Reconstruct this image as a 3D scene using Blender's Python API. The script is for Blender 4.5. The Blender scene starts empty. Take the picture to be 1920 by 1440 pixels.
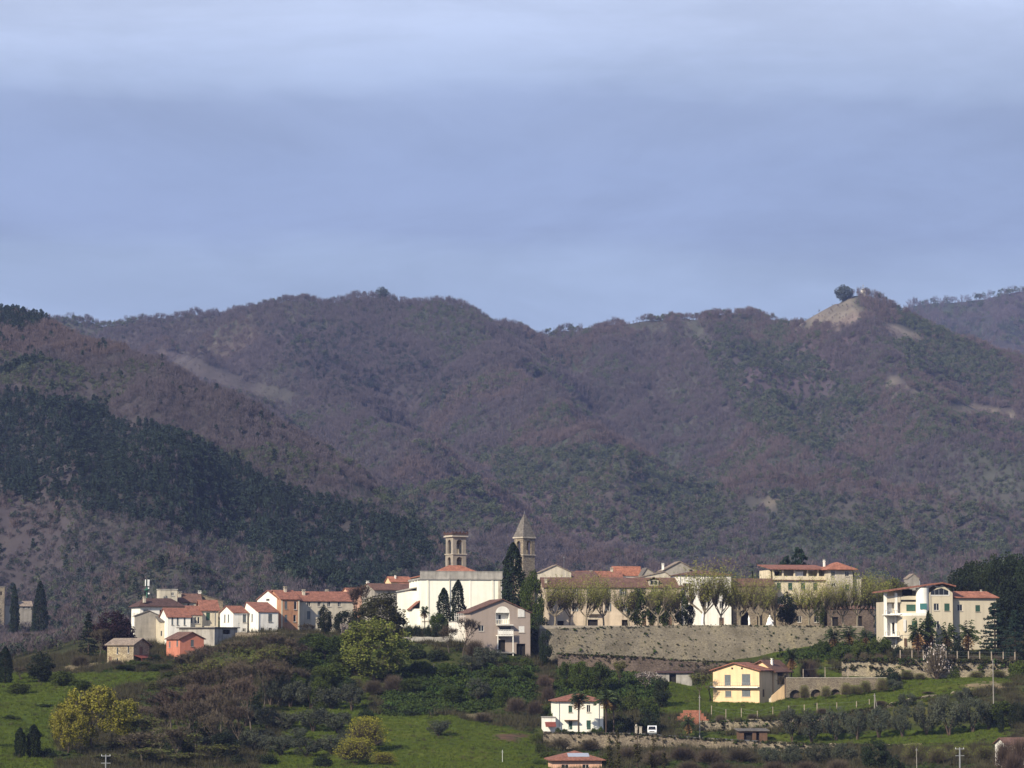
import bpy, bmesh, math, random
import numpy as np
from mathutils import Vector, Matrix

random.seed(7)
RNG = np.random.default_rng(7)
scene = bpy.context.scene
COL = scene.collection

# ------------------------------------------------------------------ camera
FPX = 5600.0                     # focal length in pixels of the 1920 px wide photograph
HOR = 1230.0                     # row of the eye level
PITCH = math.atan((HOR - 720.0) / FPX)
cam_d = bpy.data.cameras.new('camera')
cam_d.sensor_width = 36.0
cam_d.lens = 36.0 * FPX / 1920.0
cam_d.clip_start = 1.0
cam_d.clip_end = 40000.0
cam = bpy.data.objects.new('camera', cam_d)
cam.rotation_euler = (math.pi / 2 + PITCH, 0, 0)
COL.objects.link(cam)
scene.camera = cam

# ------------------------------------------------------------------ sun and sky
SUN_EL = math.radians(33.0)
SUN_AZ = math.radians(39.0)      # to the left of the direction behind the camera
sun_dir = Vector((-math.sin(SUN_AZ) * math.cos(SUN_EL), -math.cos(SUN_AZ) * math.cos(SUN_EL), math.sin(SUN_EL)))
sun_d = bpy.data.lights.new('sun', 'SUN')
sun_d.energy = 5.0
sun_d.angle = math.radians(0.55)
sun_d.color = (1.0, 0.89, 0.70)
sun = bpy.data.objects.new('sun', sun_d)
sun.rotation_euler = (-sun_dir).to_track_quat('-Z', 'Y').to_euler()
sun.location = (-200, -200, 400)
COL.objects.link(sun)

world = bpy.data.worlds.new('World')
scene.world = world
world.use_nodes = True
nt = world.node_tree
nt.nodes.clear()
def nd(tree, t, **kw):
    n = tree.nodes.new(t)
    for k, v in kw.items():
        setattr(n, k, v)
    return n
def ramp(tree, stops, interp='LINEAR'):
    n = tree.nodes.new('ShaderNodeValToRGB')
    n.color_ramp.interpolation = interp
    e = n.color_ramp.elements
    while len(e) < len(stops):
        e.new(0.5)
    for i, (p, c) in enumerate(stops):
        e[i].position = p
        e[i].color = (c[0], c[1], c[2], 1.0) if not isinstance(c, (int, float)) else (c, c, c, 1.0)
    return n
w_out = nd(nt, 'ShaderNodeOutputWorld')
w_bg = nd(nt, 'ShaderNodeBackground')
w_bg.inputs['Strength'].default_value = 0.096
w_sky = nd(nt, 'ShaderNodeTexSky', sky_type='NISHITA', sun_disc=False)
w_sky.sun_elevation = SUN_EL
w_sky.sun_rotation = math.atan2(sun_dir.x, sun_dir.y)
w_sky.dust_density = 1.5
w_tc = nd(nt, 'ShaderNodeTexCoord')
w_sep = nd(nt, 'ShaderNodeSeparateXYZ')
nt.links.new(w_tc.outputs['Generated'], w_sep.inputs[0])
# high layered cloud: soft bands that run round the whole sky, broken by stretched noise
w_map = nd(nt, 'ShaderNodeMapping')
w_map.inputs['Scale'].default_value = (6.0, 6.0, 26.0)
w_map.inputs['Location'].default_value = (1.3, 0.2, 2.0)
nt.links.new(w_tc.outputs['Generated'], w_map.inputs[0])
w_n1 = nd(nt, 'ShaderNodeTexNoise')
w_n1.inputs['Scale'].default_value = 0.9
w_n1.inputs['Detail'].default_value = 5
w_n1.inputs['Roughness'].default_value = 0.55
nt.links.new(w_map.outputs[0], w_n1.inputs[0])
w_mm = nd(nt, 'ShaderNodeMath', operation='MULTIPLY_ADD')
w_mm.inputs[1].default_value = 0.034
nt.links.new(w_n1.outputs['Fac'], w_mm.inputs[0])
w_ms = nd(nt, 'ShaderNodeMath', operation='SUBTRACT')
w_ms.inputs[1].default_value = 0.017
nt.links.new(w_sep.outputs['Z'], w_ms.inputs[0])
nt.links.new(w_ms.outputs[0], w_mm.inputs[2])
SKYC = [(0.0, (2.81, 3.58, 5.27)), (0.118, (3.01, 3.78, 5.45)), (0.131, (3.06, 3.83, 5.50)), (0.140, (2.50, 3.13, 4.93)),
        (0.160, (2.47, 3.10, 4.88)), (0.179, (2.70, 3.33, 5.06)), (0.1865, (3.61, 4.38, 6.21)), (0.215, (4.84, 5.60, 7.49)),
        (0.40, (3.47, 4.08, 5.74)), (1.0, (1.84, 2.58, 4.50))]
w_r = ramp(nt, [(p, tuple(x / 10 for x in c)) for p, c in SKYC])
nt.links.new(w_mm.outputs[0], w_r.inputs[0])
w_sc = nd(nt, 'ShaderNodeVectorMath', operation='SCALE')
w_sc.inputs['Scale'].default_value = 10.0
nt.links.new(w_r.outputs[0], w_sc.inputs[0])
# soft cloud lumps over the bands
w_map2 = nd(nt, 'ShaderNodeMapping')
w_map2.inputs['Scale'].default_value = (9.0, 9.0, 34.0)
w_map2.inputs['Location'].default_value = (7.3, 2.4, 4.1)
nt.links.new(w_tc.outputs['Generated'], w_map2.inputs[0])
w_n2 = nd(nt, 'ShaderNodeTexNoise')
w_n2.inputs['Scale'].default_value = 0.6
w_n2.inputs['Detail'].default_value = 8
w_n2.inputs['Roughness'].default_value = 0.6
w_n2.inputs['Distortion'].default_value = 0.5
nt.links.new(w_map2.outputs[0], w_n2.inputs[0])
w_r2 = ramp(nt, [(0.30, 0.86), (0.70, 1.11)], 'EASE')
nt.links.new(w_n2.outputs['Fac'], w_r2.inputs[0])
w_m2 = nd(nt, 'ShaderNodeMix', data_type='RGBA', blend_type='MULTIPLY')
w_m2.inputs['Factor'].default_value = 1.0
nt.links.new(w_sc.outputs[0], w_m2.inputs['A'])
nt.links.new(w_r2.outputs[0], w_m2.inputs['B'])
# fine wisps
w_map3 = nd(nt, 'ShaderNodeMapping')
w_map3.inputs['Scale'].default_value = (26.0, 26.0, 70.0)
w_map3.inputs['Location'].default_value = (2.0, 6.0, 1.0)
nt.links.new(w_tc.outputs['Generated'], w_map3.inputs[0])
w_n3 = nd(nt, 'ShaderNodeTexNoise')
w_n3.inputs['Scale'].default_value = 0.8
w_n3.inputs['Detail'].default_value = 9
w_n3.inputs['Roughness'].default_value = 0.62
w_n3.inputs['Distortion'].default_value = 1.2
nt.links.new(w_map3.outputs[0], w_n3.inputs[0])
w_r3 = ramp(nt, [(0.35, 0.98), (0.65, 1.02)])
nt.links.new(w_n3.outputs['Fac'], w_r3.inputs[0])
w_m3 = nd(nt, 'ShaderNodeMix', data_type='RGBA', blend_type='MULTIPLY')
w_m3.inputs['Factor'].default_value = 1.0
nt.links.new(w_m2.outputs['Result'], w_m3.inputs['A'])
nt.links.new(w_r3.outputs[0], w_m3.inputs['B'])
w_mix = nd(nt, 'ShaderNodeMix', data_type='RGBA')
w_mix.inputs['Factor'].default_value = 0.9
nt.links.new(w_sky.outputs[0], w_mix.inputs['A'])
nt.links.new(w_m3.outputs['Result'], w_mix.inputs['B'])
nt.links.new(w_mix.outputs['Result'], w_bg.inputs['Color'])
nt.links.new(w_bg.outputs[0], w_out.inputs['Surface'])

# ------------------------------------------------------------------ exposure and renderer
vs = scene.view_settings
vs.view_transform = 'Standard'
vs.look = 'None'
vs.exposure = 0.42
vs.gamma = 1.0
scene.cycles.use_denoising = True
scene.cycles.max_bounces = 5
scene.cycles.diffuse_bounces = 2
scene.cycles.glossy_bounces = 2
scene.cycles.transmission_bounces = 2
scene.cycles.transparent_max_bounces = 4
scene.cycles.volume_bounces = 0
scene.cycles.sample_clamp_indirect = 4.0
HAZE_DENSITY = 0.000052
HAZE_COLOR = (0.40, 0.52, 1.0)

# ------------------------------------------------------------------ helpers
CP, SP = math.cos(PITCH), math.sin(PITCH)
def P(px, py, Y):
    """world point at depth Y seen at photo pixel (px, py)"""
    u = (px - 960.0) / FPX
    v = (720.0 - py) / FPX
    d = (u, CP - SP * v, SP + CP * v)
    s = Y / d[1]
    return Vector((d[0] * s, Y, d[2] * s))
def Pn(px, py, Y):
    u = (np.asarray(px, float) - 960.0) / FPX
    v = (720.0 - np.asarray(py, float)) / FPX
    s = Y / (CP - SP * v)
    return u * s, (SP + CP * v) * s
def proj(x, y, z):
    f = CP * y + SP * z
    u = -SP * y + CP * z
    return 960 + FPX * x / f, 720 - FPX * u / f
def mpp(Y):
    return Y / FPX

def vnoise(x, y, seed=0):
    """2D value noise 0..1"""
    x = np.asarray(x, float); y = np.asarray(y, float)
    xi = np.floor(x).astype(np.int64); yi = np.floor(y).astype(np.int64)
    fx = x - xi; fy = y - yi
    fx = fx * fx * (3 - 2 * fx); fy = fy * fy * (3 - 2 * fy)
    def h(a, b):
        n = (a * 374761393 + b * 668265263 + seed * 1274126177) & 0x7fffffff
        n = ((n ^ (n >> 13)) * 1274126177) & 0x7fffffff
        return ((n ^ (n >> 16)) & 0xffff) / 65535.0
    return (h(xi, yi) * (1 - fx) + h(xi + 1, yi) * fx) * (1 - fy) + (h(xi, yi + 1) * (1 - fx) + h(xi + 1, yi + 1) * fx) * fy
def fbm(x, y, octv=4, seed=0):
    t = 0; a = 0.5; s = 0
    for i in range(octv):
        t = t + a * vnoise(x, y, seed + i * 17); s += a
        x = np.asarray(x) * 2.03; y = np.asarray(y) * 2.03; a *= 0.5
    return t / s
def inpoly(px, py, poly):
    px = np.asarray(px, float); py = np.asarray(py, float)
    r = np.zeros(px.shape, bool)
    n = len(poly)
    for i in range(n):
        x0, y0 = poly[i]; x1, y1 = poly[(i + 1) % n]
        if y0 == y1:
            continue
        c = ((y0 > py) != (y1 > py)) & (px < (x1 - x0) * (py - y0) / (y1 - y0) + x0)
        r ^= c
    return r

def np_mesh(name, V, faces, mats, attrs=None, smooth=False):
    """mesh from a vertex array and a list of (face array, material index)"""
    me = bpy.data.meshes.new(name)
    V = np.asarray(V, np.float32).reshape(-1, 3)
    me.vertices.add(len(V)); me.vertices.foreach_set('co', V.ravel())
    loops = []; starts = []; mi = []; off = 0
    for F, m in faces:
        F = np.asarray(F, np.int32)
        if F.size == 0:
            continue
        k = F.shape[1]
        loops.append(F.ravel()); starts.append(off + np.arange(len(F)) * k); mi.append(np.full(len(F), m, np.int32))
        off += F.size
    if loops:
        loops = np.concatenate(loops); starts = np.concatenate(starts).astype(np.int32); mi = np.concatenate(mi)
        me.loops.add(len(loops)); me.loops.foreach_set('vertex_index', loops.astype(np.int32))
        me.polygons.add(len(starts)); me.polygons.foreach_set('loop_start', starts)
        me.polygons.foreach_set('material_index', mi)
        if smooth:
            me.polygons.foreach_set('use_smooth', np.ones(len(starts), bool))
    for m in mats:
        me.materials.append(m)
    if attrs:
        for an, (ty, dom, arr) in attrs.items():
            a = me.attributes.new(an, ty, dom)
            a.data.foreach_set('color' if ty == 'FLOAT_COLOR' else ('vector' if ty == 'FLOAT_VECTOR' else 'value'), np.asarray(arr).ravel())
    me.update(calc_edges=True)
    me.validate()
    return me
def link(name, me, parent=None, loc=(0, 0, 0)):
    o = bpy.data.objects.new(name, me)
    o.location = loc
    o.parent = parent
    COL.objects.link(o)
    return o
def tag(o, label=None, cat=None, group=None, kind=None):
    if label: o['label'] = label
    if cat: o['category'] = cat
    if group: o['group'] = group
    if kind: o['kind'] = kind
    return o
def thing(name, label, cat, loc, rz=0.0, group=None):
    o = bpy.data.objects.new(name, None)
    o.empty_display_size = 0.5
    o.location = loc
    o.rotation_euler = (0, 0, rz)
    COL.objects.link(o)
    return tag(o, label, cat, group)

class MB:
    """collects boxes, polygons, prisms and tubes into one mesh"""
    def __init__(s):
        s.v = []; s.f = []; s.m = []
    def poly(s, pts, m=0):
        b = len(s.v); s.v += [tuple(p) for p in pts]; s.f.append(tuple(range(b, b + len(pts)))); s.m.append(m)
        return s
    def box(s, x0, x1, y0, y1, z0, z1, m=0):
        b = len(s.v)
        s.v += [(x0, y0, z0), (x1, y0, z0), (x1, y1, z0), (x0, y1, z0), (x0, y0, z1), (x1, y0, z1), (x1, y1, z1), (x0, y1, z1)]
        for f in ((0, 3, 2, 1), (4, 5, 6, 7), (0, 1, 5, 4), (1, 2, 6, 5), (2, 3, 7, 6), (3, 0, 4, 7)):
            s.f.append(tuple(b + i for i in f)); s.m.append(m)
        return s
    def hexa(s, lo, hi, m=0):
        """solid between two matching polygons"""
        b = len(s.v); n = len(lo)
        s.v += [tuple(p) for p in lo] + [tuple(p) for p in hi]
        s.f.append(tuple(b + i for i in reversed(range(n)))); s.m.append(m)
        s.f.append(tuple(b + n + i for i in range(n))); s.m.append(m)
        for i in range(n):
            j = (i + 1) % n
            s.f.append((b + i, b + j, b + n + j, b + n + i)); s.m.append(m)
        return s
    def tube(s, p0, p1, r0, r1=None, n=6, m=0, cap=True):
        r1 = r0 if r1 is None else r1
        p0 = Vector(p0); p1 = Vector(p1); d = (p1 - p0).normalized()
        a = d.orthogonal().normalized(); c = d.cross(a)
        b = len(s.v)
        for p, r in ((p0, r0), (p1, r1)):
            for i in range(n):
                t = 2 * math.pi * i / n
                s.v.append(tuple(p + a * (math.cos(t) * r) + c * (math.sin(t) * r)))
        for i in range(n):
            j = (i + 1) % n
            s.f.append((b + i, b + j, b + n + j, b + n + i)); s.m.append(m)
        if cap:
            s.f.append(tuple(b + i for i in reversed(range(n)))); s.m.append(m)
            s.f.append(tuple(b + n + i for i in range(n))); s.m.append(m)
        return s
    def lathe(s, prof, n=10, m=0, c=(0, 0)):
        b = len(s.v)
        for r, z in prof:
            for i in range(n):
                t = 2 * math.pi * i / n
                s.v.append((c[0] + r * math.cos(t), c[1] + r * math.sin(t), z))
        for k in range(len(prof) - 1):
            for i in range(n):
                j = (i + 1) % n
                s.f.append((b + k * n + i, b + k * n + j, b + (k + 1) * n + j, b + (k + 1) * n + i)); s.m.append(m)
        return s
    def build(s, name, mat, parent=None, loc=(0, 0, 0), rz=0.0):
        me = bpy.data.meshes.new(name)
        me.from_pydata(s.v, [], s.f)
        for mm in (mat if isinstance(mat, (list, tuple)) else [mat]):
            me.materials.append(mm)
        if any(s.m):
            me.polygons.foreach_set('material_index', s.m)
        bm = bmesh.new(); bm.from_mesh(me)
        bmesh.ops.recalc_face_normals(bm, faces=bm.faces)
        bm.to_mesh(me); bm.free()
        me.update()
        o = link(name, me, parent, loc)
        o.rotation_euler = (0, 0, rz)
        return o

# ------------------------------------------------------------------ materials
def mat(name, col, rough=0.9, var=0.25, scale=1.5, bump=0.0, bscale=None, detail=5, spec=0.25, rand=0.0, coord='Object', tint=None, stretch=None, metallic=0.0, stain=0.0):
    m = bpy.data.materials.new(name); m.use_nodes = True
    t = m.node_tree; b = t.nodes['Principled BSDF']
    b.inputs['Roughness'].default_value = rough
    b.inputs['Specular IOR Level'].default_value = spec
    b.inputs['Metallic'].default_value = metallic
    tc = nd(t, 'ShaderNodeTexCoord')
    src = tc.outputs[coord]
    if stretch:
        mp = nd(t, 'ShaderNodeMapping'); mp.inputs['Scale'].default_value = stretch
        t.links.new(src, mp.inputs[0]); src = mp.outputs[0]
    n = nd(t, 'ShaderNodeTexNoise'); n.inputs['Scale'].default_value = scale; n.inputs['Detail'].default_value = detail
    n.inputs['Roughness'].default_value = 0.65
    t.links.new(src, n.inputs[0])
    c2 = tint or tuple(min(1, c * (1 + var)) for c in col)
    c1 = tuple(c * (1 - var) for c in col)
    r = ramp(t, [(0.28, c1), (0.5, col), (0.72, c2)])
    t.links.new(n.outputs['Fac'], r.inputs[0])
    out = r.outputs[0]
    if stain:
        mp2 = nd(t, 'ShaderNodeMapping'); mp2.inputs['Scale'].default_value = (1.3, 1.3, 0.16)
        t.links.new(tc.outputs[coord], mp2.inputs[0])
        n2 = nd(t, 'ShaderNodeTexNoise'); n2.inputs['Scale'].default_value = 0.8; n2.inputs['Detail'].default_value = 6
        t.links.new(mp2.outputs[0], n2.inputs[0])
        r2 = ramp(t, [(0.45, 1.0), (0.75, 1.0 - stain)])
        t.links.new(n2.outputs['Fac'], r2.inputs[0])
        mx2 = nd(t, 'ShaderNodeMix', data_type='RGBA', blend_type='MULTIPLY'); mx2.inputs['Factor'].default_value = 1.0
        t.links.new(out, mx2.inputs['A']); t.links.new(r2.outputs[0], mx2.inputs['B']); out = mx2.outputs['Result']
    if rand:
        oi = nd(t, 'ShaderNodeObjectInfo')
        hsv = nd(t, 'ShaderNodeHueSaturation')
        ma = nd(t, 'ShaderNodeMapRange'); ma.inputs['To Min'].default_value = 1 - rand; ma.inputs['To Max'].default_value = 1 + rand
        t.links.new(oi.outputs['Random'], ma.inputs['Value']); t.links.new(ma.outputs[0], hsv.inputs['Value'])
        mh = nd(t, 'ShaderNodeMapRange'); mh.inputs['To Min'].default_value = 0.5 - rand * 0.05; mh.inputs['To Max'].default_value = 0.5 + rand * 0.05
        mu = nd(t, 'ShaderNodeMath', operation='FRACT'); mq = nd(t, 'ShaderNodeMath', operation='MULTIPLY'); mq.inputs[1].default_value = 7.31
        t.links.new(oi.outputs['Random'], mq.inputs[0]); t.links.new(mq.outputs[0], mu.inputs[0]); t.links.new(mu.outputs[0], mh.inputs['Value'])
        t.links.new(mh.outputs[0], hsv.inputs['Hue'])
        t.links.new(out, hsv.inputs['Color']); out = hsv.outputs[0]
    t.links.new(out, b.inputs['Base Color'])
    if bump:
        nb = nd(t, 'ShaderNodeTexNoise'); nb.inputs['Scale'].default_value = bscale or scale * 4; nb.inputs['Detail'].default_value = 4
        t.links.new(src, nb.inputs[0])
        bp = nd(t, 'ShaderNodeBump'); bp.inputs['Strength'].default_value = bump; bp.inputs['Distance'].default_value = 0.15
        t.links.new(nb.outputs['Fac'], bp.inputs['Height']); t.links.new(bp.outputs[0], b.inputs['Normal'])
    return m
def stone_mat(name, c1, c2, scale=2.2, mortar=0.6):
    """rubble masonry: cells of stone with recessed joints, broad weathering"""
    m = bpy.data.materials.new(name); m.use_nodes = True
    t = m.node_tree; b = t.nodes['Principled BSDF']; b.inputs['Roughness'].default_value = 0.95; b.inputs['Specular IOR Level'].default_value = 0.15
    tc = nd(t, 'ShaderNodeTexCoord')
    mp = nd(t, 'ShaderNodeMapping'); mp.inputs['Scale'].default_value = (1, 1, 1.7); t.links.new(tc.outputs['Object'], mp.inputs[0])
    vo = nd(t, 'ShaderNodeTexVoronoi'); vo.inputs['Scale'].default_value = scale; t.links.new(mp.outputs[0], vo.inputs[0])
    vd = nd(t, 'ShaderNodeTexVoronoi', feature='DISTANCE_TO_EDGE'); vd.inputs['Scale'].default_value = scale; t.links.new(mp.outputs[0], vd.inputs[0])
    sp = nd(t, 'ShaderNodeSeparateXYZ'); t.links.new(vo.outputs['Color'], sp.inputs[0])
    r = ramp(t, [(0.0, c1), (0.55, tuple((a + b_) / 2 for a, b_ in zip(c1, c2))), (1.0, c2)]); t.links.new(sp.outputs[0], r.inputs[0])
    n = nd(t, 'ShaderNodeTexNoise'); n.inputs['Scale'].default_value = 0.22; n.inputs['Detail'].default_value = 6; t.links.new(tc.outputs['Object'], n.inputs[0])
    r2 = ramp(t, [(0.3, (0.72, 0.70, 0.66)), (0.5, (1.0, 0.98, 0.95)), (0.7, (1.18, 1.14, 1.0))]); t.links.new(n.outputs['Fac'], r2.inputs[0])
    mx = nd(t, 'ShaderNodeMix', data_type='RGBA', blend_type='MULTIPLY'); mx.inputs['Factor'].default_value = 1
    t.links.new(r.outputs[0], mx.inputs['A']); t.links.new(r2.outputs[0], mx.inputs['B'])
    r3 = ramp(t, [(0.0, mortar), (0.06, 1.0)]); t.links.new(vd.outputs['Distance'], r3.inputs[0])
    mx2 = nd(t, 'ShaderNodeMix', data_type='RGBA', blend_type='MULTIPLY'); mx2.inputs['Factor'].default_value = 1
    t.links.new(mx.outputs['Result'], mx2.inputs['A']); t.links.new(r3.outputs[0], mx2.inputs['B'])
    t.links.new(mx2.outputs['Result'], b.inputs['Base Color'])
    bp = nd(t, 'ShaderNodeBump'); bp.inputs['Strength'].default_value = 0.8; bp.inputs['Distance'].default_value = 0.2
    t.links.new(r3.outputs[0], bp.inputs['Height']); t.links.new(bp.outputs[0], b.inputs['Normal'])
    return m
def tile_mat(name, col, var=0.42):
    """clay roof tiles: fine ribs down the slope, colour patches and dark lichen"""
    m = bpy.data.materials.new(name); m.use_nodes = True
    t = m.node_tree; b = t.nodes['Principled BSDF']; b.inputs['Roughness'].default_value = 0.9; b.inputs['Specular IOR Level'].default_value = 0.2
    tc = nd(t, 'ShaderNodeTexCoord')
    n = nd(t, 'ShaderNodeTexNoise'); n.inputs['Scale'].default_value = 0.7; n.inputs['Detail'].default_value = 8; n.inputs['Roughness'].default_value = 0.75
    t.links.new(tc.outputs['Object'], n.inputs[0])
    r = ramp(t, [(0.25, tuple(c * (1 - var) * 0.8 for c in col)), (0.5, col), (0.75, tuple(min(1, c * (1 + var)) for c in col))])
    t.links.new(n.outputs['Fac'], r.inputs[0])
    vo = nd(t, 'ShaderNodeTexVoronoi'); vo.inputs['Scale'].default_value = 3.2; t.links.new(tc.outputs['Object'], vo.inputs[0])
    sp = nd(t, 'ShaderNodeSeparateXYZ'); t.links.new(vo.outputs['Color'], sp.inputs[0])
    r2 = ramp(t, [(0.0, 0.72), (1.0, 1.2)]); t.links.new(sp.outputs[0], r2.inputs[0])
    mx = nd(t, 'ShaderNodeMix', data_type='RGBA', blend_type='MULTIPLY'); mx.inputs['Factor'].default_value = 1
    t.links.new(r.outputs[0], mx.inputs['A']); t.links.new(r2.outputs[0], mx.inputs['B'])
    t.links.new(mx.outputs['Result'], b.inputs['Base Color'])
    wv = nd(t, 'ShaderNodeTexWave'); wv.inputs['Scale'].default_value = 1.4; wv.inputs['Distortion'].default_value = 0.6
    t.links.new(tc.outputs['Object'], wv.inputs[0])
    bp = nd(t, 'ShaderNodeBump'); bp.inputs['Strength'].default_value = 0.5; bp.inputs['Distance'].default_value = 0.1
    t.links.new(wv.outputs['Fac'], bp.inputs['Height']); t.links.new(bp.outputs[0], b.inputs['Normal'])
    return m

M = {}
M['white'] = mat('white_plaster', (0.84, 0.81, 0.74), var=0.07, scale=0.5, stain=0.22)
M['church'] = mat('church_plaster', (0.86, 0.84, 0.74), var=0.05, scale=0.35, stain=0.10)
M['cream'] = mat('cream_plaster', (0.62, 0.55, 0.42), var=0.10, scale=0.5, stain=0.25)
M['pale'] = mat('pale_stucco', (0.52, 0.47, 0.38), var=0.14, scale=0.6, stain=0.3)
M['greige'] = mat('greige_plaster', (0.33, 0.27, 0.235), var=0.06, scale=0.4, stain=0.12)
M['grey'] = mat('grey_render', (0.30, 0.275, 0.24), var=0.18, scale=0.7, stain=0.3)
M['yellow'] = mat('yellow_plaster', (0.76, 0.55, 0.33), var=0.06, scale=0.5, stain=0.15)
M['villa'] = mat('pale_yellow_plaster', (0.66, 0.58, 0.42), var=0.1, scale=0.5, stain=0.3)
M['coral'] = mat('coral_plaster', (0.52, 0.20, 0.135), var=0.1, scale=0.6, stain=0.2)
M['terracotta'] = mat('terracotta_plaster', (0.43, 0.23, 0.14), var=0.14, scale=0.6, stain=0.25)
M['rose'] = mat('rose_plaster', (0.54, 0.45, 0.35), var=0.18, scale=0.45, stain=0.35)
M['modern'] = mat('sand_plaster', (0.53, 0.47, 0.36), var=0.06, scale=0.5, stain=0.15)
M['pinkish'] = mat('pink_plaster', (0.70, 0.42, 0.30), var=0.08, scale=0.5, stain=0.15)
M['stone'] = stone_mat('rubble_stone', (0.17, 0.14, 0.11), (0.33, 0.285, 0.22), 3.6, 0.7)
M['bigwall'] = stone_mat('terrace_stone', (0.185, 0.165, 0.13), (0.29, 0.258, 0.20), 3.2, 0.82)
M['darkwall'] = stone_mat('old_brown_stone', (0.09, 0.07, 0.06), (0.18, 0.145, 0.125), 3.2, 0.75)
M['palewall'] = stone_mat('pale_dry_stone', (0.22, 0.19, 0.15), (0.42, 0.37, 0.28), 3.2, 0.7)
M['farmstone'] = stone_mat('farm_stone', (0.22, 0.18, 0.13), (0.42, 0.36, 0.26), 2.6, 0.75)
M['towerstone'] = stone_mat('tower_stone', (0.17, 0.145, 0.12), (0.32, 0.28, 0.225), 2.6, 0.8)
M['belfry'] = mat('belfry_plaster', (0.30, 0.265, 0.22), var=0.2, scale=0.8, stain=0.3)
M['concrete'] = mat('weathered_concrete', (0.36, 0.34, 0.31), var=0.25, scale=0.5, stain=0.45)
M['dressed'] = mat('dressed_stone', (0.46, 0.41, 0.34), var=0.18, scale=0.8, stain=0.3)
M['red'] = tile_mat('red_roof_tiles', (0.25, 0.11, 0.078))
M['orange'] = tile_mat('orange_roof_tiles', (0.32, 0.135, 0.088))
M['brown'] = tile_mat('brown_roof_tiles', (0.15, 0.084, 0.066))
M['darkroof'] = tile_mat('dark_roof_tiles', (0.085, 0.05, 0.045))
M['tan'] = tile_mat('tan_roof_slabs', (0.25, 0.20, 0.16))
M['slate'] = tile_mat('grey_stone_slabs', (0.145, 0.132, 0.12))
M['glass'] = mat('dark_window_glass', (0.015, 0.017, 0.02), rough=0.12, var=0.3, spec=0.5)
M['void'] = mat('unlit_interior', (0.02, 0.018, 0.017), rough=0.9, var=0.2)
M['frame'] = mat('white_window_frame', (0.72, 0.70, 0.66), rough=0.5, var=0.05)
M['browntrim'] = mat('brown_window_frame', (0.16, 0.10, 0.07), rough=0.6, var=0.1)
M['green_sh'] = mat('green_shutter_paint', (0.035, 0.085, 0.06), rough=0.6, var=0.2)
M['grey_sh'] = mat('grey_shutter_paint', (0.13, 0.15, 0.16), rough=0.6, var=0.15)
M['teal'] = mat('teal_blind', (0.055, 0.17, 0.165), rough=0.6, var=0.1)
M['wood'] = mat('brown_wood', (0.12, 0.07, 0.045), rough=0.7, var=0.3)
M['metal'] = mat('grey_metal', (0.32, 0.33, 0.34), rough=0.45, var=0.1, metallic=0.4)
M['mast'] = mat('green_mast_paint', (0.03, 0.11, 0.075), rough=0.5, var=0.1)
M['antenna'] = mat('white_antenna_plastic', (0.70, 0.72, 0.72), rough=0.4, var=0.04)
M['pole'] = mat('pole_concrete', (0.26, 0.24, 0.22), var=0.15)
M['post'] = mat('fence_post_wood', (0.30, 0.25, 0.20), var=0.3)
M['marble'] = mat('white_marble', (0.86, 0.85, 0.82), rough=0.5, var=0.04)
M['carpaint'] = mat('white_car_paint', (0.80, 0.80, 0.80), rough=0.25, var=0.02, spec=0.5)
M['tyre'] = mat('black_rubber', (0.015, 0.015, 0.015), rough=0.8, var=0.1)
M['orange_net'] = mat('orange_mesh', (0.55, 0.22, 0.10), var=0.2)
M['gravel'] = mat('pale_gravel', (0.33, 0.29, 0.235), var=0.25, scale=2.0, coord='Object')
M['asphalt'] = mat('worn_asphalt', (0.10, 0.098, 0.095), var=0.25, scale=1.0)
M['solar'] = mat('solar_glass', (0.33, 0.35, 0.40), rough=0.25, var=0.1, spec=0.6)
M['awning'] = mat('red_awning', (0.17, 0.048, 0.038), var=0.15)
# plants
M['bark'] = mat('brown_bark', (0.075, 0.055, 0.042), var=0.35, scale=4, rand=0.25)
M['greybark'] = mat('grey_trunk_bark', (0.095, 0.078, 0.062), var=0.35, scale=3, rand=0.2)
M['palebark'] = mat('pale_plane_bark', (0.22, 0.19, 0.14), var=0.35, scale=2.5, rand=0.15)
M['twig'] = mat('brown_twigs', (0.086, 0.068, 0.048), var=0.35, scale=1.2, rand=0.3)
M['twigred'] = mat('reddish_twigs', (0.084, 0.060, 0.046), var=0.35, scale=1.2, rand=0.25)
M['leaf'] = mat('green_leaves', (0.042, 0.060, 0.010), var=0.5, scale=0.9, rand=0.25)
M['leafdark'] = mat('dark_evergreen_leaves', (0.015, 0.024, 0.009), var=0.5, scale=0.9, rand=0.3)
M['leafbrown'] = mat('bronze_evergreen_leaves', (0.036, 0.034, 0.011), var=0.5, scale=0.9, rand=0.25)
M['leafyellow'] = mat('yellow_green_spring_leaves', (0.185, 0.175, 0.022), var=0.4, scale=0.9, rand=0.15)
M['leafspring'] = mat('fresh_spring_leaves', (0.115, 0.132, 0.024), var=0.45, scale=0.8, rand=0.15)
M['leafolive'] = mat('grey_olive_leaves', (0.055, 0.063, 0.042), var=0.4, scale=0.9, rand=0.25)
M['leafpurple'] = mat('dark_purple_leaves', (0.022, 0.009, 0.014), var=0.4, scale=0.9)
M['cypress'] = mat('cypress_needles', (0.012, 0.021, 0.009), var=0.5, scale=1.0, rand=0.2)
M['conifer'] = mat('conifer_needles', (0.012, 0.021, 0.013), var=0.5, scale=1.0, rand=0.2)
M['bluecedar'] = mat('blue_cedar_needles', (0.016, 0.033, 0.022), var=0.5, scale=1.0)
M['planeleaf'] = mat('young_plane_leaves', (0.20, 0.205, 0.048), var=0.35, scale=1.0, rand=0.15)
M['blossom'] = mat('pale_blossom', (0.40, 0.35, 0.33), var=0.2, scale=1.0)
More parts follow.
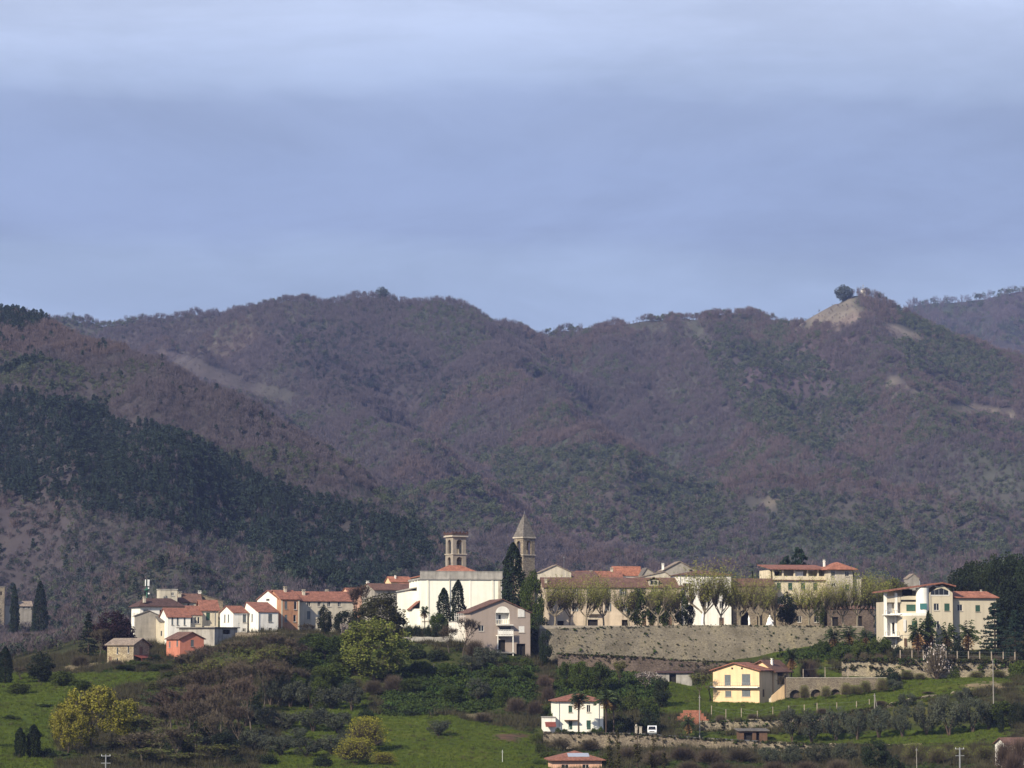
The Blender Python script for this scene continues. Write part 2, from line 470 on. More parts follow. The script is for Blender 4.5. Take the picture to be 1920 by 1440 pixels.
M['frond'] = mat('palm_fronds', (0.045, 0.062, 0.022), var=0.5, scale=1.0, rand=0.2)
M['deadfrond'] = mat('dead_palm_fronds', (0.20, 0.12, 0.055), var=0.4, scale=1.0, rand=0.2)
M['grassblade'] = mat('meadow_grass_blades', (0.070, 0.096, 0.010), var=0.45, scale=0.05, coord='Object', rand=0.2)
M['bramble'] = mat('bramble_leaves', (0.030, 0.050, 0.008), var=0.5, scale=0.8, rand=0.35)
M['scrub'] = mat('dry_scrub', (0.050, 0.046, 0.024), var=0.4, scale=0.8, rand=0.35)
# far forest
M['f_bare'] = mat('far_bare_trees', (0.092, 0.076, 0.088), var=0.2, scale=0.3, rand=0.18)
M['f_red'] = mat('far_russet_trees', (0.108, 0.082, 0.086), var=0.2, scale=0.3, rand=0.16)
M['f_green'] = mat('far_leafing_trees', (0.076, 0.094, 0.054), var=0.25, scale=0.3, rand=0.2)
M['f_ever'] = mat('far_evergreen_trees', (0.032, 0.044, 0.038), var=0.3, scale=0.3, rand=0.25)
M['f_crest'] = mat('haze_paled_crest_leaves', (0.062, 0.078, 0.070), var=0.3, scale=0.3)  # far evergreen tone paled, putting haze into the leaf colour
M['f_pine'] = mat('far_pine_trees', (0.022, 0.037, 0.026), var=0.3, scale=0.3, rand=0.3)

def cover_mat(name, cols, nscale, bump=0.4):
    """ground: colour attribute 'cover' picks between soil/grass/pale earth, noise breaks it up"""
    m = bpy.data.materials.new(name); m.use_nodes = True
    t = m.node_tree; b = t.nodes['Principled BSDF']; b.inputs['Roughness'].default_value = 1.0; b.inputs['Specular IOR Level'].default_value = 0.1
    at = nd(t, 'ShaderNodeAttribute'); at.attribute_name = 'cover'
    sp = nd(t, 'ShaderNodeSeparateXYZ'); t.links.new(at.outputs['Color'], sp.inputs[0])
    tc = nd(t, 'ShaderNodeTexCoord')
    n = nd(t, 'ShaderNodeTexNoise'); n.inputs['Scale'].default_value = nscale; n.inputs['Detail'].default_value = 8; n.inputs['Roughness'].default_value = 0.7
    t.links.new(tc.outputs['Object'], n.inputs[0])
    def var(c):
        r = ramp(t, [(0.3, tuple(x * 0.62 for x in c)), (0.5, c), (0.7, tuple(x * 1.35 for x in c))])
        t.links.new(n.outputs['Fac'], r.inputs[0]); return r.outputs[0]
    nb_ = nd(t, 'ShaderNodeTexNoise'); nb_.inputs['Scale'].default_value = nscale * .16; nb_.inputs['Detail'].default_value = 4
    t.links.new(tc.outputs['Object'], nb_.inputs[0])
    rb_ = ramp(t, [(0.3, (0.72, 0.80, 0.7)), (0.55, (1.0, 1.0, 1.0)), (0.75, (1.5, 1.22, 1.3))]); t.links.new(nb_.outputs['Fac'], rb_.inputs[0])
    out = var(cols[0])
    for k in (1, 2, 3):
        if k >= len(cols):
            break
        mx = nd(t, 'ShaderNodeMix', data_type='RGBA')
        t.links.new(sp.outputs[k - 1], mx.inputs['Factor']); t.links.new(out, mx.inputs['A']); t.links.new(var(cols[k]), mx.inputs['B'])
        out = mx.outputs['Result']
    mxb = nd(t, 'ShaderNodeMix', data_type='RGBA', blend_type='MULTIPLY'); mxb.inputs['Factor'].default_value = 1
    t.links.new(out, mxb.inputs['A']); t.links.new(rb_.outputs[0], mxb.inputs['B']); out = mxb.outputs['Result']
    t.links.new(out, b.inputs['Base Color'])
    bp = nd(t, 'ShaderNodeBump'); bp.inputs['Strength'].default_value = bump; bp.inputs['Distance'].default_value = 0.4
    t.links.new(n.outputs['Fac'], bp.inputs['Height']); t.links.new(bp.outputs[0], b.inputs['Normal'])
    return m
M['ground'] = cover_mat('meadow_and_soil', [(0.042, 0.042, 0.019), (0.058, 0.080, 0.009), (0.21, 0.165, 0.10), (0.105, 0.06, 0.042)], 0.35)
M['hill'] = cover_mat('forest_floor', [(0.056, 0.048, 0.054), (0.046, 0.058, 0.042), (0.17, 0.145, 0.12)], 0.03)

# ------------------------------------------------------------------ the ground: one sheet from the camera to the horizon
GROWS = [
 (520, [(-400, 1475), (960, 1482), (2300, 1482)]),
 (570, [(-400, 1446), (0, 1452), (400, 1462), (960, 1464), (1500, 1468), (2300, 1466)]),
 (620, [(-400, 1392), (0, 1400), (200, 1412), (400, 1430), (600, 1434), (800, 1428), (990, 1432), (1100, 1446), (1500, 1448), (1920, 1446), (2300, 1440)]),
 (655, [(-400, 1345), (0, 1352), (200, 1372), (400, 1404), (600, 1396), (800, 1388), (960, 1394), (1060, 1414), (1300, 1414), (1500, 1420), (1700, 1412), (1920, 1404), (2300, 1395)]),
 (672, [(-400, 1322), (0, 1330), (200, 1344), (400, 1380), (600, 1374), (800, 1368), (960, 1378), (1050, 1402), (1300, 1404), (1500, 1402), (1700, 1392), (1870, 1376), (1920, 1370), (2300, 1360)]),
 (690, [(-400, 1305), (0, 1312), (200, 1312), (400, 1352), (600, 1350), (800, 1346), (1000, 1362), (1100, 1371), (1300, 1384), (1480, 1388), (1600, 1386), (1700, 1380), (1870, 1366), (1920, 1355), (2300, 1350)]),
 (705, [(-400, 1295), (0, 1296), (200, 1295), (400, 1330), (600, 1330), (800, 1328), (1000, 1345), (1100, 1352), (1250, 1345), (1330, 1356), (1480, 1350), (1600, 1340), (1700, 1325), (1870, 1325), (1920, 1325), (2300, 1325)]),
 (722, [(-400, 1285), (0, 1284), (200, 1280), (400, 1308), (600, 1308), (800, 1310), (1000, 1324), (1100, 1334), (1250, 1318), (1330, 1322), (1430, 1323), (1500, 1314), (1600, 1310), (1700, 1298), (1800, 1282), (1920, 1290), (2300, 1290)]),
 (750, [(-400, 1275), (0, 1272), (200, 1256), (330, 1252), (500, 1262), (700, 1255), (850, 1255), (960, 1246), (1050, 1276), (1250, 1285), (1320, 1312), (1440, 1318), (1500, 1296), (1600, 1276), (1700, 1275), (1920, 1268), (2300, 1268)]),
 (768, [(-400, 1268), (0, 1266), (200, 1246), (340, 1242), (500, 1222), (700, 1220), (850, 1215), (950, 1234), (1010, 1256), (1250, 1262), (1380, 1256), (1450, 1244), (1560, 1220), (1660, 1218), (1740, 1226), (1920, 1228), (2300, 1225)]),
 (782, [(-400, 1262), (0, 1262), (200, 1236), (340, 1224), (420, 1206), (500, 1192), (700, 1198), (850, 1195), (1000, 1215), (1030, 1236), (1300, 1250), (1440, 1236), (1560, 1206), (1660, 1208), (1920, 1212), (2300, 1210)]),
 (800, [(-400, 1255), (0, 1255), (200, 1225), (350, 1198), (500, 1186), (700, 1190), (850, 1184), (1000, 1192), (1040, 1232), (1300, 1240), (1560, 1204), (1700, 1200), (1920, 1204), (2300, 1200)]),
 (830, [(-400, 1246), (0, 1245), (240, 1192), (400, 1180), (600, 1178), (800, 1176), (1000, 1182), (1040, 1196), (1600, 1196), (1700, 1196), (1920, 1196), (2300, 1195)]),
 (880, [(-400, 1238), (0, 1234), (240, 1176), (400, 1160), (700, 1150), (1000, 1170), (1040, 1190), (1600, 1190), (1920, 1185), (2300, 1185)]),
 (950, [(-400, 1230), (0, 1224), (240, 1190), (600, 1180), (1000, 1185), (1600, 1190), (1920, 1190), (2300, 1190)]),
 (1040, [(-400, 1222), (0, 1214), (240, 1210), (600, 1208), (1920, 1208), (2300, 1208)]),
 (1300, [(-400, 1205), (2300, 1212)]),
 (2000, [(-400, 1222), (2300, 1222)]),
]
_GY = np.array([r[0] for r in GROWS], float)
def ground_z(x, y):
    x = np.asarray(x, float); y = np.asarray(y, float)
    yc = np.clip(y, _GY[0], _GY[-1])
    px = np.clip(960 + 1.004 * FPX * x / np.maximum(y, 300), -400, 2300)
    Z = np.stack([Pn(px * 0 + 960, np.interp(px, [q[0] for q in r[1]], [q[1] for q in r[1]]), r[0])[1] for r in GROWS])
    k = np.clip(np.searchsorted(_GY, yc, side='right') - 1, 0, len(_GY) - 2)
    t = (yc - _GY[k]) / (_GY[k + 1] - _GY[k])
    z0 = np.take_along_axis(Z, k[None], 0)[0]; z1 = np.take_along_axis(Z, (k + 1)[None], 0)[0]
    z = z0 * (1 - t) + z1 * t
    near = -1.7 - 0.125 * np.clip(y, -600, 250)
    near = np.where(y < 0, -1.7, near)
    wv = np.clip((y - 250) / 270.0, 0, 1); wv = wv * wv * (3 - 2 * wv)
    z = np.where(y < 520, near * (1 - wv) + z * wv, z)
    far = np.clip((y - 2000) / 3000.0, 0, 1)
    z = z * (1 - far)
    bump = (fbm(x / 9.0, y / 9.0, 3, 3) - 0.5) * 1.1 + (fbm(x / 2.6, y / 2.6, 2, 9) - 0.5) * 0.35
    return z + bump * np.clip((y - 480) / 60, 0, 1) * np.clip((1300 - y) / 200, 0, 1)
def gz(x, y):
    return float(ground_z(np.array([x]), np.array([y]))[0])

def geo(a, b, n):
    return list(a + (b - a) * (np.linspace(0, 1, n + 1)[1:]) ** 2.0)
xs = np.arange(-300, 300.1, 2.5)
xr = np.array(geo(300, 5800, 34))
GX = np.concatenate([-xr[::-1], xs, xr])
GYL = np.concatenate([np.arange(-400, 430, 26.0), np.arange(430, 1000, 2.5), np.arange(1000, 1300, 12.0), np.array(geo(1300, 8800, 34))])
XX, YY = np.meshgrid(GX, GYL)
ZZ = ground_z(XX.ravel(), YY.ravel()).reshape(XX.shape)
def grid_faces(ny, nx):
    i = np.arange(ny * nx).reshape(ny, nx)
    return np.stack([i[:-1, :-1].ravel(), i[:-1, 1:].ravel(), i[1:, 1:].ravel(), i[1:, :-1].ravel()], 1)
# what grows where (polygons in photo pixels, used on the projected ground point)
GRASS = [
 [(640, 1445), (650, 1400), (680, 1345), (720, 1335), (860, 1345), (960, 1366), (1000, 1380), (1008, 1400), (1030, 1425), (1046, 1460), (640, 1460)],
 [(-400, 1268), (120, 1262), (300, 1260), (300, 1276), (180, 1296), (110, 1330), (100, 1470), (-400, 1470)],
 [(470, 1460), (530, 1370), (548, 1278), (690, 1270), (700, 1340), (640, 1460)],
 [(1310, 1308), (1480, 1304), (1660, 1288), (1740, 1262), (1860, 1266), (1900, 1280), (1830, 1296), (1600, 1338), (1330, 1350)],
 [(1300, 1381), (1560, 1378), (1900, 1355), (1900, 1400), (1560, 1402), (1300, 1392)],
 [(1430, 1224), (1560, 1200), (1680, 1214), (1600, 1236), (1450, 1244)],
 [(1230, 1270), (1345, 1262), (1335, 1335), (1240, 1345)],
 [(1480, 1272), (1660, 1270), (1640, 1260), (1480, 1262)]]
BRAMB = [
 [(715, 1345), (740, 1262), (870, 1250), (1004, 1252), (1004, 1325), (900, 1334)],
 [(1040, 1250), (1160, 1250), (1240, 1275), (1230, 1320), (1040, 1310)],
 [(560, 1280), (580, 1200), (650, 1200), (650, 1280)],
 [(1530, 1240), (1440, 1230), (1560, 1190), (1660, 1195), (1660, 1225)]]
PALE = [[(868, 1336), (890, 1332), (905, 1344), (880, 1348)], [(120, 1246), (190, 1242), (180, 1256), (120, 1258)], [(1812, 1282), (1870, 1279), (1880, 1290), (1812, 1292)]]
REDD = [[(1003, 1250), (1046, 1250), (1040, 1330), (1012, 1340)], [(930, 1378), (980, 1374), (985, 1388), (930, 1388)]]
def cover_at(x, y, z):
    px, py = proj(x, y, z)
    px = px + (fbm(x / 3, y / 3, 2, 21) - .5) * 20; py = py + (fbm(x / 3, y / 3, 2, 22) - .5) * 10
    def anyp(L):
        r = np.zeros(px.shape, bool)
        for p in L:
            r |= inpoly(px, py, p)
        return r
    ok = (y > 540) & (y < 900)
    return anyp(GRASS) & ok, anyp(BRAMB) & ok, anyp(PALE) & ok, anyp(REDD) & ok
xf, yf, zf = XX.ravel(), YY.ravel(), ZZ.ravel()
cg, cb, cp, cr = cover_at(xf, yf, zf)
patch = fbm(xf / 40, yf / 40, 3, 31)
C = np.zeros((len(xf), 4), np.float32); C[:, 3] = 1
C[:, 0] = np.where(cg, 0.95, np.where(cb, 0.8, np.clip((patch - 0.35) * 1.6, 0.05, 0.7)))
C[:, 1] = np.where(cp, 0.85, 0); C[:, 2] = np.where(cr, 0.9, 0)
me = np_mesh('ground', np.stack([xf, yf, zf], 1), [(grid_faces(*XX.shape), 0)], [M['ground']], {'cover': ('FLOAT_COLOR', 'POINT', C)}, smooth=True)
tag(link('ground', me), kind='structure')

# ------------------------------------------------------------------ mountains: slopes falling away from ridge lines
R_MAIN = [
 [(-500, 601, 3700), (-150, 594, 3600), (100, 591, 3600), (270, 588, 3550), (400, 571, 3500), (480, 557, 3470), (540, 551, 3450), (600, 554, 3450), (660, 556, 3450), (700, 554, 3450), (760, 561, 3450), (800, 557, 3420), (840, 551, 3400), (875, 569, 3400),
  (930, 597, 3450), (1000, 619, 3550), (1060, 613, 3600), (1120, 603, 3600), (1170, 589, 3520), (1260, 584, 3500), (1340, 575, 3450), (1400, 575, 3450), (1425, 585, 3450), (1480, 583, 3400), (1540, 567, 3350), (1600, 548, 3300), (1640, 548, 3300), (1690, 581, 3300),
  (1760, 609, 3250), (1850, 641, 3200), (1950, 671, 3100), (2100, 691, 3000), (2400, 711, 2900)],
 [(500, 566, 3450), (560, 640, 3200), (640, 720, 2950), (740, 810, 2650), (860, 900, 2350), (960, 980, 2100)],
 [(270, 597, 3550), (360, 650, 3200), (440, 740, 2850), (520, 830, 2500)],
 [(860, 565, 3400), (940, 660, 3150), (1040, 750, 2900), (1120, 820, 2650)],
 [(1120, 612, 3600), (1160, 680, 3300), (1260, 760, 3050), (1350, 830, 2850), (1450, 890, 2700)],
 [(1340, 584, 3450), (1400, 680, 3100), (1470, 780, 2850), (1550, 860, 2600)],
 [(1620, 557, 3300), (1650, 650, 3050), (1700, 740, 2850), (1780, 800, 2700), (1950, 840, 2600), (2200, 860, 2500)],
 [(700, 900, 2400), (860, 862, 2500), (1000, 830, 2500), (1200, 850, 2450), (1450, 892, 2400), (1700, 932, 2350), (1950, 1000, 2300), (2200, 1040, 2200)],
 [(700, 975, 2250), (900, 965, 2300), (1200, 972, 2250), (1500, 988, 2200), (1750, 1008, 2180), (1950, 1040, 2150), (2200, 1050, 2100)],
 [(850, 1075, 1950), (1050, 1062, 1960), (1400, 1055, 1950), (1750, 1075, 1940), (2200, 1085, 1900)]]
R_SPUR = [
 [(-600, 540, 2500), (-300, 546, 2400), (-100, 558, 2250), (20, 570, 2150), (75, 572, 2120), (110, 605, 2080), (200, 632, 2000), (300, 664, 1950), (400, 723, 1880), (480, 783, 1820), (560, 844, 1760), (640, 913, 1700), (720, 973, 1640), (800, 1028, 1580), (900, 1073, 1520), (1000, 1098, 1480)],
 [(50, 592, 2130), (90, 740, 1880), (140, 900, 1650), (200, 1050, 1450)],
 [(300, 684, 1950), (300, 820, 1740), (310, 960, 1540), (330, 1080, 1380)],
 [(480, 795, 1820), (500, 920, 1640), (530, 1020, 1480), (560, 1100, 1340)],
 [(-200, 570, 2300), (-150, 760, 1900), (-100, 950, 1600), (-60, 1100, 1380)],
 [(-400, 1150, 1250), (0, 1165, 1210), (130, 1165, 1200), (250, 1160, 1230), (450, 1125, 1270), (700, 1120, 1290)]]
R_FAR = [[(1400, 677, 5200), (1560, 627, 5200), (1650, 593, 5200), (1720, 569, 5200), (1800, 555, 5200), (1860, 547, 5200), (1900, 539, 5200), (1960, 543, 5200), (2100, 527, 5200), (2500, 547, 5200)],
 [(1900, 552, 5200), (1880, 620, 4900), (1850, 680, 4600)], [(1760, 572, 5200), (1740, 640, 4900)]]
def ridge_samples(R):
    S = []
    for line in R:
        pts = [P(*q) for q in line]
        for a, b in zip(pts[:-1], pts[1:]):
            n = max(2, int((b - a).length / 22))
            for i in range(n):
                S.append(tuple(a.lerp(b, i / n)))
        S.append(tuple(pts[-1]))
    return np.array(S)
class Hill:
    def __init__(s, R, k, warp, amp, seed):
        s.S = ridge_samples(R); s.n0 = len(ridge_samples(R[:1])); s.k = k; s.warp = warp; s.amp = amp; s.seed = seed
    def crest(s, x, y):
        """height of the main crest on the line of sight through this bearing"""
        q = s.S[:s.n0]; a = q[:, 0] / q[:, 1]; o = np.argsort(a)
        return np.interp(np.asarray(x) / np.asarray(y), a[o], q[o, 2])
    def z(s, x, y):
        x = np.asarray(x, float); y = np.asarray(y, float)
        out = np.empty(x.shape)
        for i in range(0, len(x), 20000):
            a = x[i:i + 20000]; b = y[i:i + 20000]
            d = np.sqrt((a[:, None] - s.S[None, :, 0]) ** 2 + (b[:, None] - s.S[None, :, 1]) ** 2 + 6.0)
            rough = 1.0 + 0.34 * (fbm(a / 130, b / 130, 3, s.seed) - 0.5) * 2
            h = s.S[None, :, 2] - s.k * rough[:, None] * d
            hm = h.max(1)
            out[i:i + 20000] = hm + 5.0 * np.log(np.exp(np.clip((h - hm[:, None]) / 5.0, -30, 0)).sum(1)) - 6.0
        near = 1.0
        g1 = fbm(x / 150 + s.seed, y / 190, 3, s.seed + 9); gully = 1 - np.abs(2 * g1 - 1) * 2.2
        fade = np.clip((s.crest(x, y) - out) / 70.0, 0, 1)
        out = out + gully * 26.0 * fade - 13.0 * fade
        return out + (fbm(x / 60, y / 60, 4, s.seed + 5) - 0.5) * s.amp * near
HILLS = {
 'mountain': (Hill(R_MAIN, 0.70, 0, 24, 40), (-900, 1000), (1250, 4300), 13.0),
 'wooded_spur': (Hill(R_SPUR, 0.66, 0, 18, 50), (-900, 250), (1080, 3000), 11.0),
 'far_mountain': (Hill(R_FAR, 0.5, 0, 18, 60), (200, 2600), (4300, 6200), 30.0)}
CLEAR = [[(1430, 606), (1500, 582), (1560, 564), (1606, 555), (1616, 590), (1592, 612), (1520, 610)], [(1278, 600), (1312, 600), (1335, 640), (1300, 640)], [(1170, 605), (1260, 605), (1240, 625), (1180, 628)],
 [(295, 660), (350, 662), (420, 705), (560, 745), (540, 762), (440, 738), (380, 716), (320, 692)], [(1400, 938), (1452, 940), (1450, 960), (1400, 956)], [(1655, 700), (1680, 705), (1730, 745), (1700, 745)],
 [(1640, 605), (1700, 612), (1740, 645), (1680, 640)], [(1780, 760), (1905, 770), (1905, 786), (1790, 778)], [(0, 1015), (70, 1018), (60, 1035), (0, 1030)], [(0, 1160), (75, 1165), (70, 1180), (0, 1185)], [(650, 905), (720, 940), (700, 950), (640, 920)]]
def clearing(px, py):
    r = np.zeros(np.shape(px), bool)
    for p in CLEAR:
        r |= inpoly(px, py, p)
    return r
for hn, (H, (x0, x1), (y0, y1), st) in HILLS.items():
    ax = np.arange(x0, x1 + 1, st); ay = np.arange(y0, y1 + 1, st)
    X2, Y2 = np.meshgrid(ax, ay)
    Z2 = H.z(X2.ravel(), Y2.ravel())
    gzz = ground_z(X2.ravel(), Y2.ravel())
    Z2 = np.maximum(Z2, gzz - 12)
    F = grid_faces(*X2.shape)
    keep = (Z2[F] > (gzz[F] - 11)).any(1)
    F = F[keep]
    used = np.unique(F); rem = -np.ones(len(Z2), int); rem[used] = np.arange(len(used))
    V = np.stack([X2.ravel(), Y2.ravel(), Z2], 1)[used]
    ppx, ppy = proj(V[:, 0], V[:, 1], V[:, 2])
    cl = clearing(ppx + (fbm(V[:, 0] / 20, V[:, 1] / 20, 2, 3) - .5) * 30, ppy)
    C = np.zeros((len(V), 4), np.float32); C[:, 3] = 1
    C[:, 0] = np.clip((fbm(V[:, 0] / 150, V[:, 1] / 150, 3, 77) - 0.4) * 2.5, 0, 0.8)
    C[:, 1] = np.where(cl, np.where(ppx > 1440, 0.8, 0.16), 0)
    me = np_mesh(hn, V, [(rem[F], 0)], [M['hill']], {'cover': ('FLOAT_COLOR', 'POINT', C)}, smooth=True)
    tag(link(hn, me), kind='structure')

# ------------------------------------------------------------------ leaf, twig and tube meshes for plants
def rand_unit(n, rng):
    v = rng.normal(size=(n, 3)); return v / np.linalg.norm(v, axis=1)[:, None]
def leaf_quads(c, size, rng, up=0.0, asp=0.6):
    n = len(c)
    a = rand_unit(n, rng); a[:, 2] *= (1 - up); a /= np.linalg.norm(a, axis=1)[:, None]
    b = np.cross(a, rand_unit(n, rng)); b /= np.maximum(np.linalg.norm(b, axis=1)[:, None], 1e-6)
    s = (np.asarray(size) * rng.uniform(0.6, 1.35, n))[:, None]
    V = np.stack([c - a * s, c + b * s * asp, c + a * s, c - b * s * asp], 1).reshape(-1, 3)
    return V, np.arange(4 * n).reshape(n, 4)
def blades(p0, p1, w, rng):
    n = len(p0); d = p1 - p0
    b = np.cross(d, rand_unit(n, rng)); b /= np.maximum(np.linalg.norm(b, axis=1)[:, None], 1e-6)
    w = (np.asarray(w) * np.ones(n))[:, None]
    V = np.stack([p0 - b * w, p0 + b * w, p1], 1).reshape(-1, 3)
    return V, np.arange(3 * n).reshape(n, 3)
def tubes(segs, n=5):
    segs = np.array(segs, float)          # p0(3) p1(3) r0 r1
    if len(segs) == 0:
        return np.zeros((0, 3)), np.zeros((0, 4), int)
    p0 = segs[:, :3]; p1 = segs[:, 3:6]; d = p1 - p0; d /= np.maximum(np.linalg.norm(d, axis=1)[:, None], 1e-6)
    ref = np.where(np.abs(d[:, 2:3]) > 0.9, np.array([[1., 0, 0]]), np.array([[0, 0, 1.]]))
    a = np.cross(d, ref); a /= np.linalg.norm(a, axis=1)[:, None]; b = np.cross(d, a)
    t = np.arange(n) * 2 * np.pi / n
    ring = a[:, None] * np.cos(t)[None, :, None] + b[:, None] * np.sin(t)[None, :, None]
    V = np.stack([p0[:, None] + ring * segs[:, 6, None, None], p1[:, None] + ring * segs[:, 7, None, None]], 1).reshape(-1, 3)
    base = np.arange(len(segs))[:, None] * 2 * n; i = np.arange(n)[None]; j = (i + 1) % n
    F = np.stack([base + i, base + j, base + n + j, base + n + i], 2).reshape(-1, 4)
    return V, F
def skeleton(rng, h, r, trunk_frac=0.3, forks=4, spread=0.8, levels=4, tr=None, upward=0.35):
    """branch segments and the points where twigs start"""
    segs = []; tips = []
    tr = tr or h * 0.022
    def grow(p, d, L, rad, lev):
        k = 2
        for i in range(k):
            nd_ = d + rng.normal(size=3) * 0.13; nd_[2] += 0.05; nd_ /= np.linalg.norm(nd_)
            q = p + nd_ * L / k; r1 = rad * (0.82 if i == 0 else 0.72)
            segs.append((*p, *q, rad, r1))
            if lev >= 1: tips.append((q.copy(), nd_.copy(), lev))
            p, d, rad = q, nd_, r1
        if lev < levels:
            m = forks if lev == 0 else int(rng.integers(2, 4))
            az0 = rng.uniform(0, 6.28)
            for j in range(m):
                az = az0 + j * 6.283 / m + rng.normal() * 0.35
                side = np.array([math.cos(az), math.sin(az), 0.0])
                nd_ = d * (0.75 if lev else 0.55) + side * spread * rng.uniform(0.7, 1.2); nd_[2] += upward
                nd_ /= np.linalg.norm(nd_)
                grow(p, nd_, L * rng.uniform(0.62, 0.82), rad * 0.62, lev + 1)
    grow(np.zeros(3), np.array([0, 0, 1.0]), h * trunk_frac, tr, 0)
    segs = np.array(segs)
    # fit to the wanted height and radius
    pts = np.concatenate([segs[:, :3], segs[:, 3:6]])
    sz = h * 0.95 / max(pts[:, 2].max(), 1e-3); sr = r * 0.92 / max(np.percentile(np.hypot(pts[:, 0], pts[:, 1]), 98), 1e-3)
    S = np.array([sr, sr, sz])
    segs[:, :3] *= S; segs[:, 3:6] *= S
    return segs, [(t * S, d, l) for t, d, l in tips]

# ------------------------------------------------------------------ far woods, planted tree by tree over the slopes (each wood reads as one mass)
def far_proto(kind, seed):
    rng = np.random.default_rng(seed)
    if kind in ('bare', 'red'):
        n = 78
        th = rng.uniform(0, 6.28, n); u = rng.uniform(0.15, 1, n) ** 0.6; hh = rng.uniform(0.25, 1, n)
        e = np.stack([3.6 * u * np.cos(th) * np.sqrt(1.02 - (hh - .35) ** 2), 3.6 * u * np.sin(th) * np.sqrt(1.02 - (hh - .35) ** 2), 2.5 + 6.8 * hh], 1)
        s = e * np.array([0.62, 0.62, 1]); s[:, 2] -= rng.uniform(1.2, 2.6, n)
        V, F = blades(s, e, 0.13, rng)
        V2, F2 = blades(np.array([[0, 0, -1.0], [0.2, 0, -1.0]]), np.array([[0.3, 0, 7.], [-.2, .3, 6.5]]), 0.14, rng)
        return np.concatenate([V, V2]), np.concatenate([F, F2 + len(V)])
    if kind in ('green', 'ever'):
        n = 130; k = 10
        cc = rand_unit(k, rng) * np.array([2.6, 2.6, 2.4]) * rng.uniform(0.5, 1, (k, 1)) + np.array([0, 0, 5.0])
        c = cc[rng.integers(0, k, n)] + rand_unit(n, rng) * rng.uniform(0.5, 1.5, (n, 1))
        c[:, 2] = np.maximum(c[:, 2], 0.4)
        V, F = leaf_quads(c, 0.45, rng)
        return V, F
    n = 190                                            # pine
    hh = rng.uniform(0.12, 1, n) ** 0.8; th = rng.uniform(0, 6.28, n)
    rr = 3.7 * (1.04 - hh) ** 0.5 * (0.75 + 0.35 * np.sin(hh * 30)) * rng.uniform(0.5, 1.05, n)
    c = np.stack([rr * np.cos(th), rr * np.sin(th), 9.5 * hh], 1)
    return leaf_quads(c, 0.72, rng, up=0.4)
PROTO = {}
def proto_coll(name, items):
    """unlinked collection of prototype meshes; returns the index of each by sorted name"""
    c = bpy.data.collections.new(name)
    objs = []
    for nme, me in items:
        o = bpy.data.objects.new(nme, me); c.objects.link(o); objs.append(o)
    order = sorted(range(len(objs)), key=lambda i: objs[i].name)
    pos = [0] * len(objs)
    for r_, i in enumerate(order): pos[i] = r_
    return c, pos
def scatter(name, pts, idx, scl, rot, coll, parent=None):
    me = bpy.data.meshes.new(name)
    me.vertices.add(len(pts)); me.vertices.foreach_set('co', np.asarray(pts, np.float32).ravel())
    a = me.attributes.new('pick', 'INT', 'POINT'); a.data.foreach_set('value', np.asarray(idx, np.int32))
    a = me.attributes.new('size', 'FLOAT_VECTOR', 'POINT'); a.data.foreach_set('vector', np.asarray(scl, np.float32).ravel())
    a = me.attributes.new('turn', 'FLOAT_VECTOR', 'POINT'); a.data.foreach_set('vector', np.asarray(rot, np.float32).ravel())
    o = link(name, me, parent)
    g = bpy.data.node_groups.new(name, 'GeometryNodeTree')
    g.interface.new_socket('Geometry', in_out='INPUT', socket_type='NodeSocketGeometry')
    g.interface.new_socket('Geometry', in_out='OUTPUT', socket_type='NodeSocketGeometry')
    gi = nd(g, 'NodeGroupInput'); go = nd(g, 'NodeGroupOutput')
    ci = nd(g, 'GeometryNodeCollectionInfo'); ci.inputs['Collection'].default_value = coll
    ci.inputs['Separate Children'].default_value = True; ci.inputs['Reset Children'].default_value = True
    ip = nd(g, 'GeometryNodeInstanceOnPoints'); ip.inputs['Pick Instance'].default_value = True
    def attr(n_, ty):
        q = nd(g, 'GeometryNodeInputNamedAttribute', data_type=ty); q.inputs['Name'].default_value = n_
        return [s_ for s_ in q.outputs if s_.enabled and s_.name == 'Attribute'][0]
    er = nd(g, 'FunctionNodeEulerToRotation')
    g.links.new(attr('turn', 'FLOAT_VECTOR'), er.inputs[0])
    g.links.new(gi.outputs[0], ip.inputs['Points']); g.links.new(ci.outputs[0], ip.inputs['Instance'])
    g.links.new(attr('pick', 'INT'), ip.inputs['Instance Index']); g.links.new(er.outputs[0], ip.inputs['Rotation'])
    g.links.new(attr('size', 'FLOAT_VECTOR'), ip.inputs['Scale'])
    g.links.new(ip.outputs[0], go.inputs[0])
    md = o.modifiers.new('planting', 'NODES'); md.node_group = g
    return o
items = []; far_kinds = []
for k, nv in (('bare', 4), ('red', 3), ('green', 3), ('ever', 3), ('pine', 3)):
    for v in range(nv):
        V, F = far_proto(k, 100 + len(items))
        items.append((f'far_{k}_{v}', np_mesh(f'far_{k}_tree', V, [(F, 0)], [M['f_' + k]]))); far_kinds.append(k)
far_coll, far_pos = proto_coll('far_tree_kinds', items)
KIDX = {k: [far_pos[i] for i, kk in enumerate(far_kinds) if kk == k] for k in set(far_kinds)}
PINE = [[(-100, 735), (120, 745), (260, 760), (340, 790), (470, 850), (560, 905), (640, 945), (740, 985), (830, 1060), (700, 1110), (560, 1080), (430, 1030), (300, 985), (100, 960), (-100, 965)],
        [(-100, 540), (80, 540), (110, 620), (60, 650), (-100, 660)]]
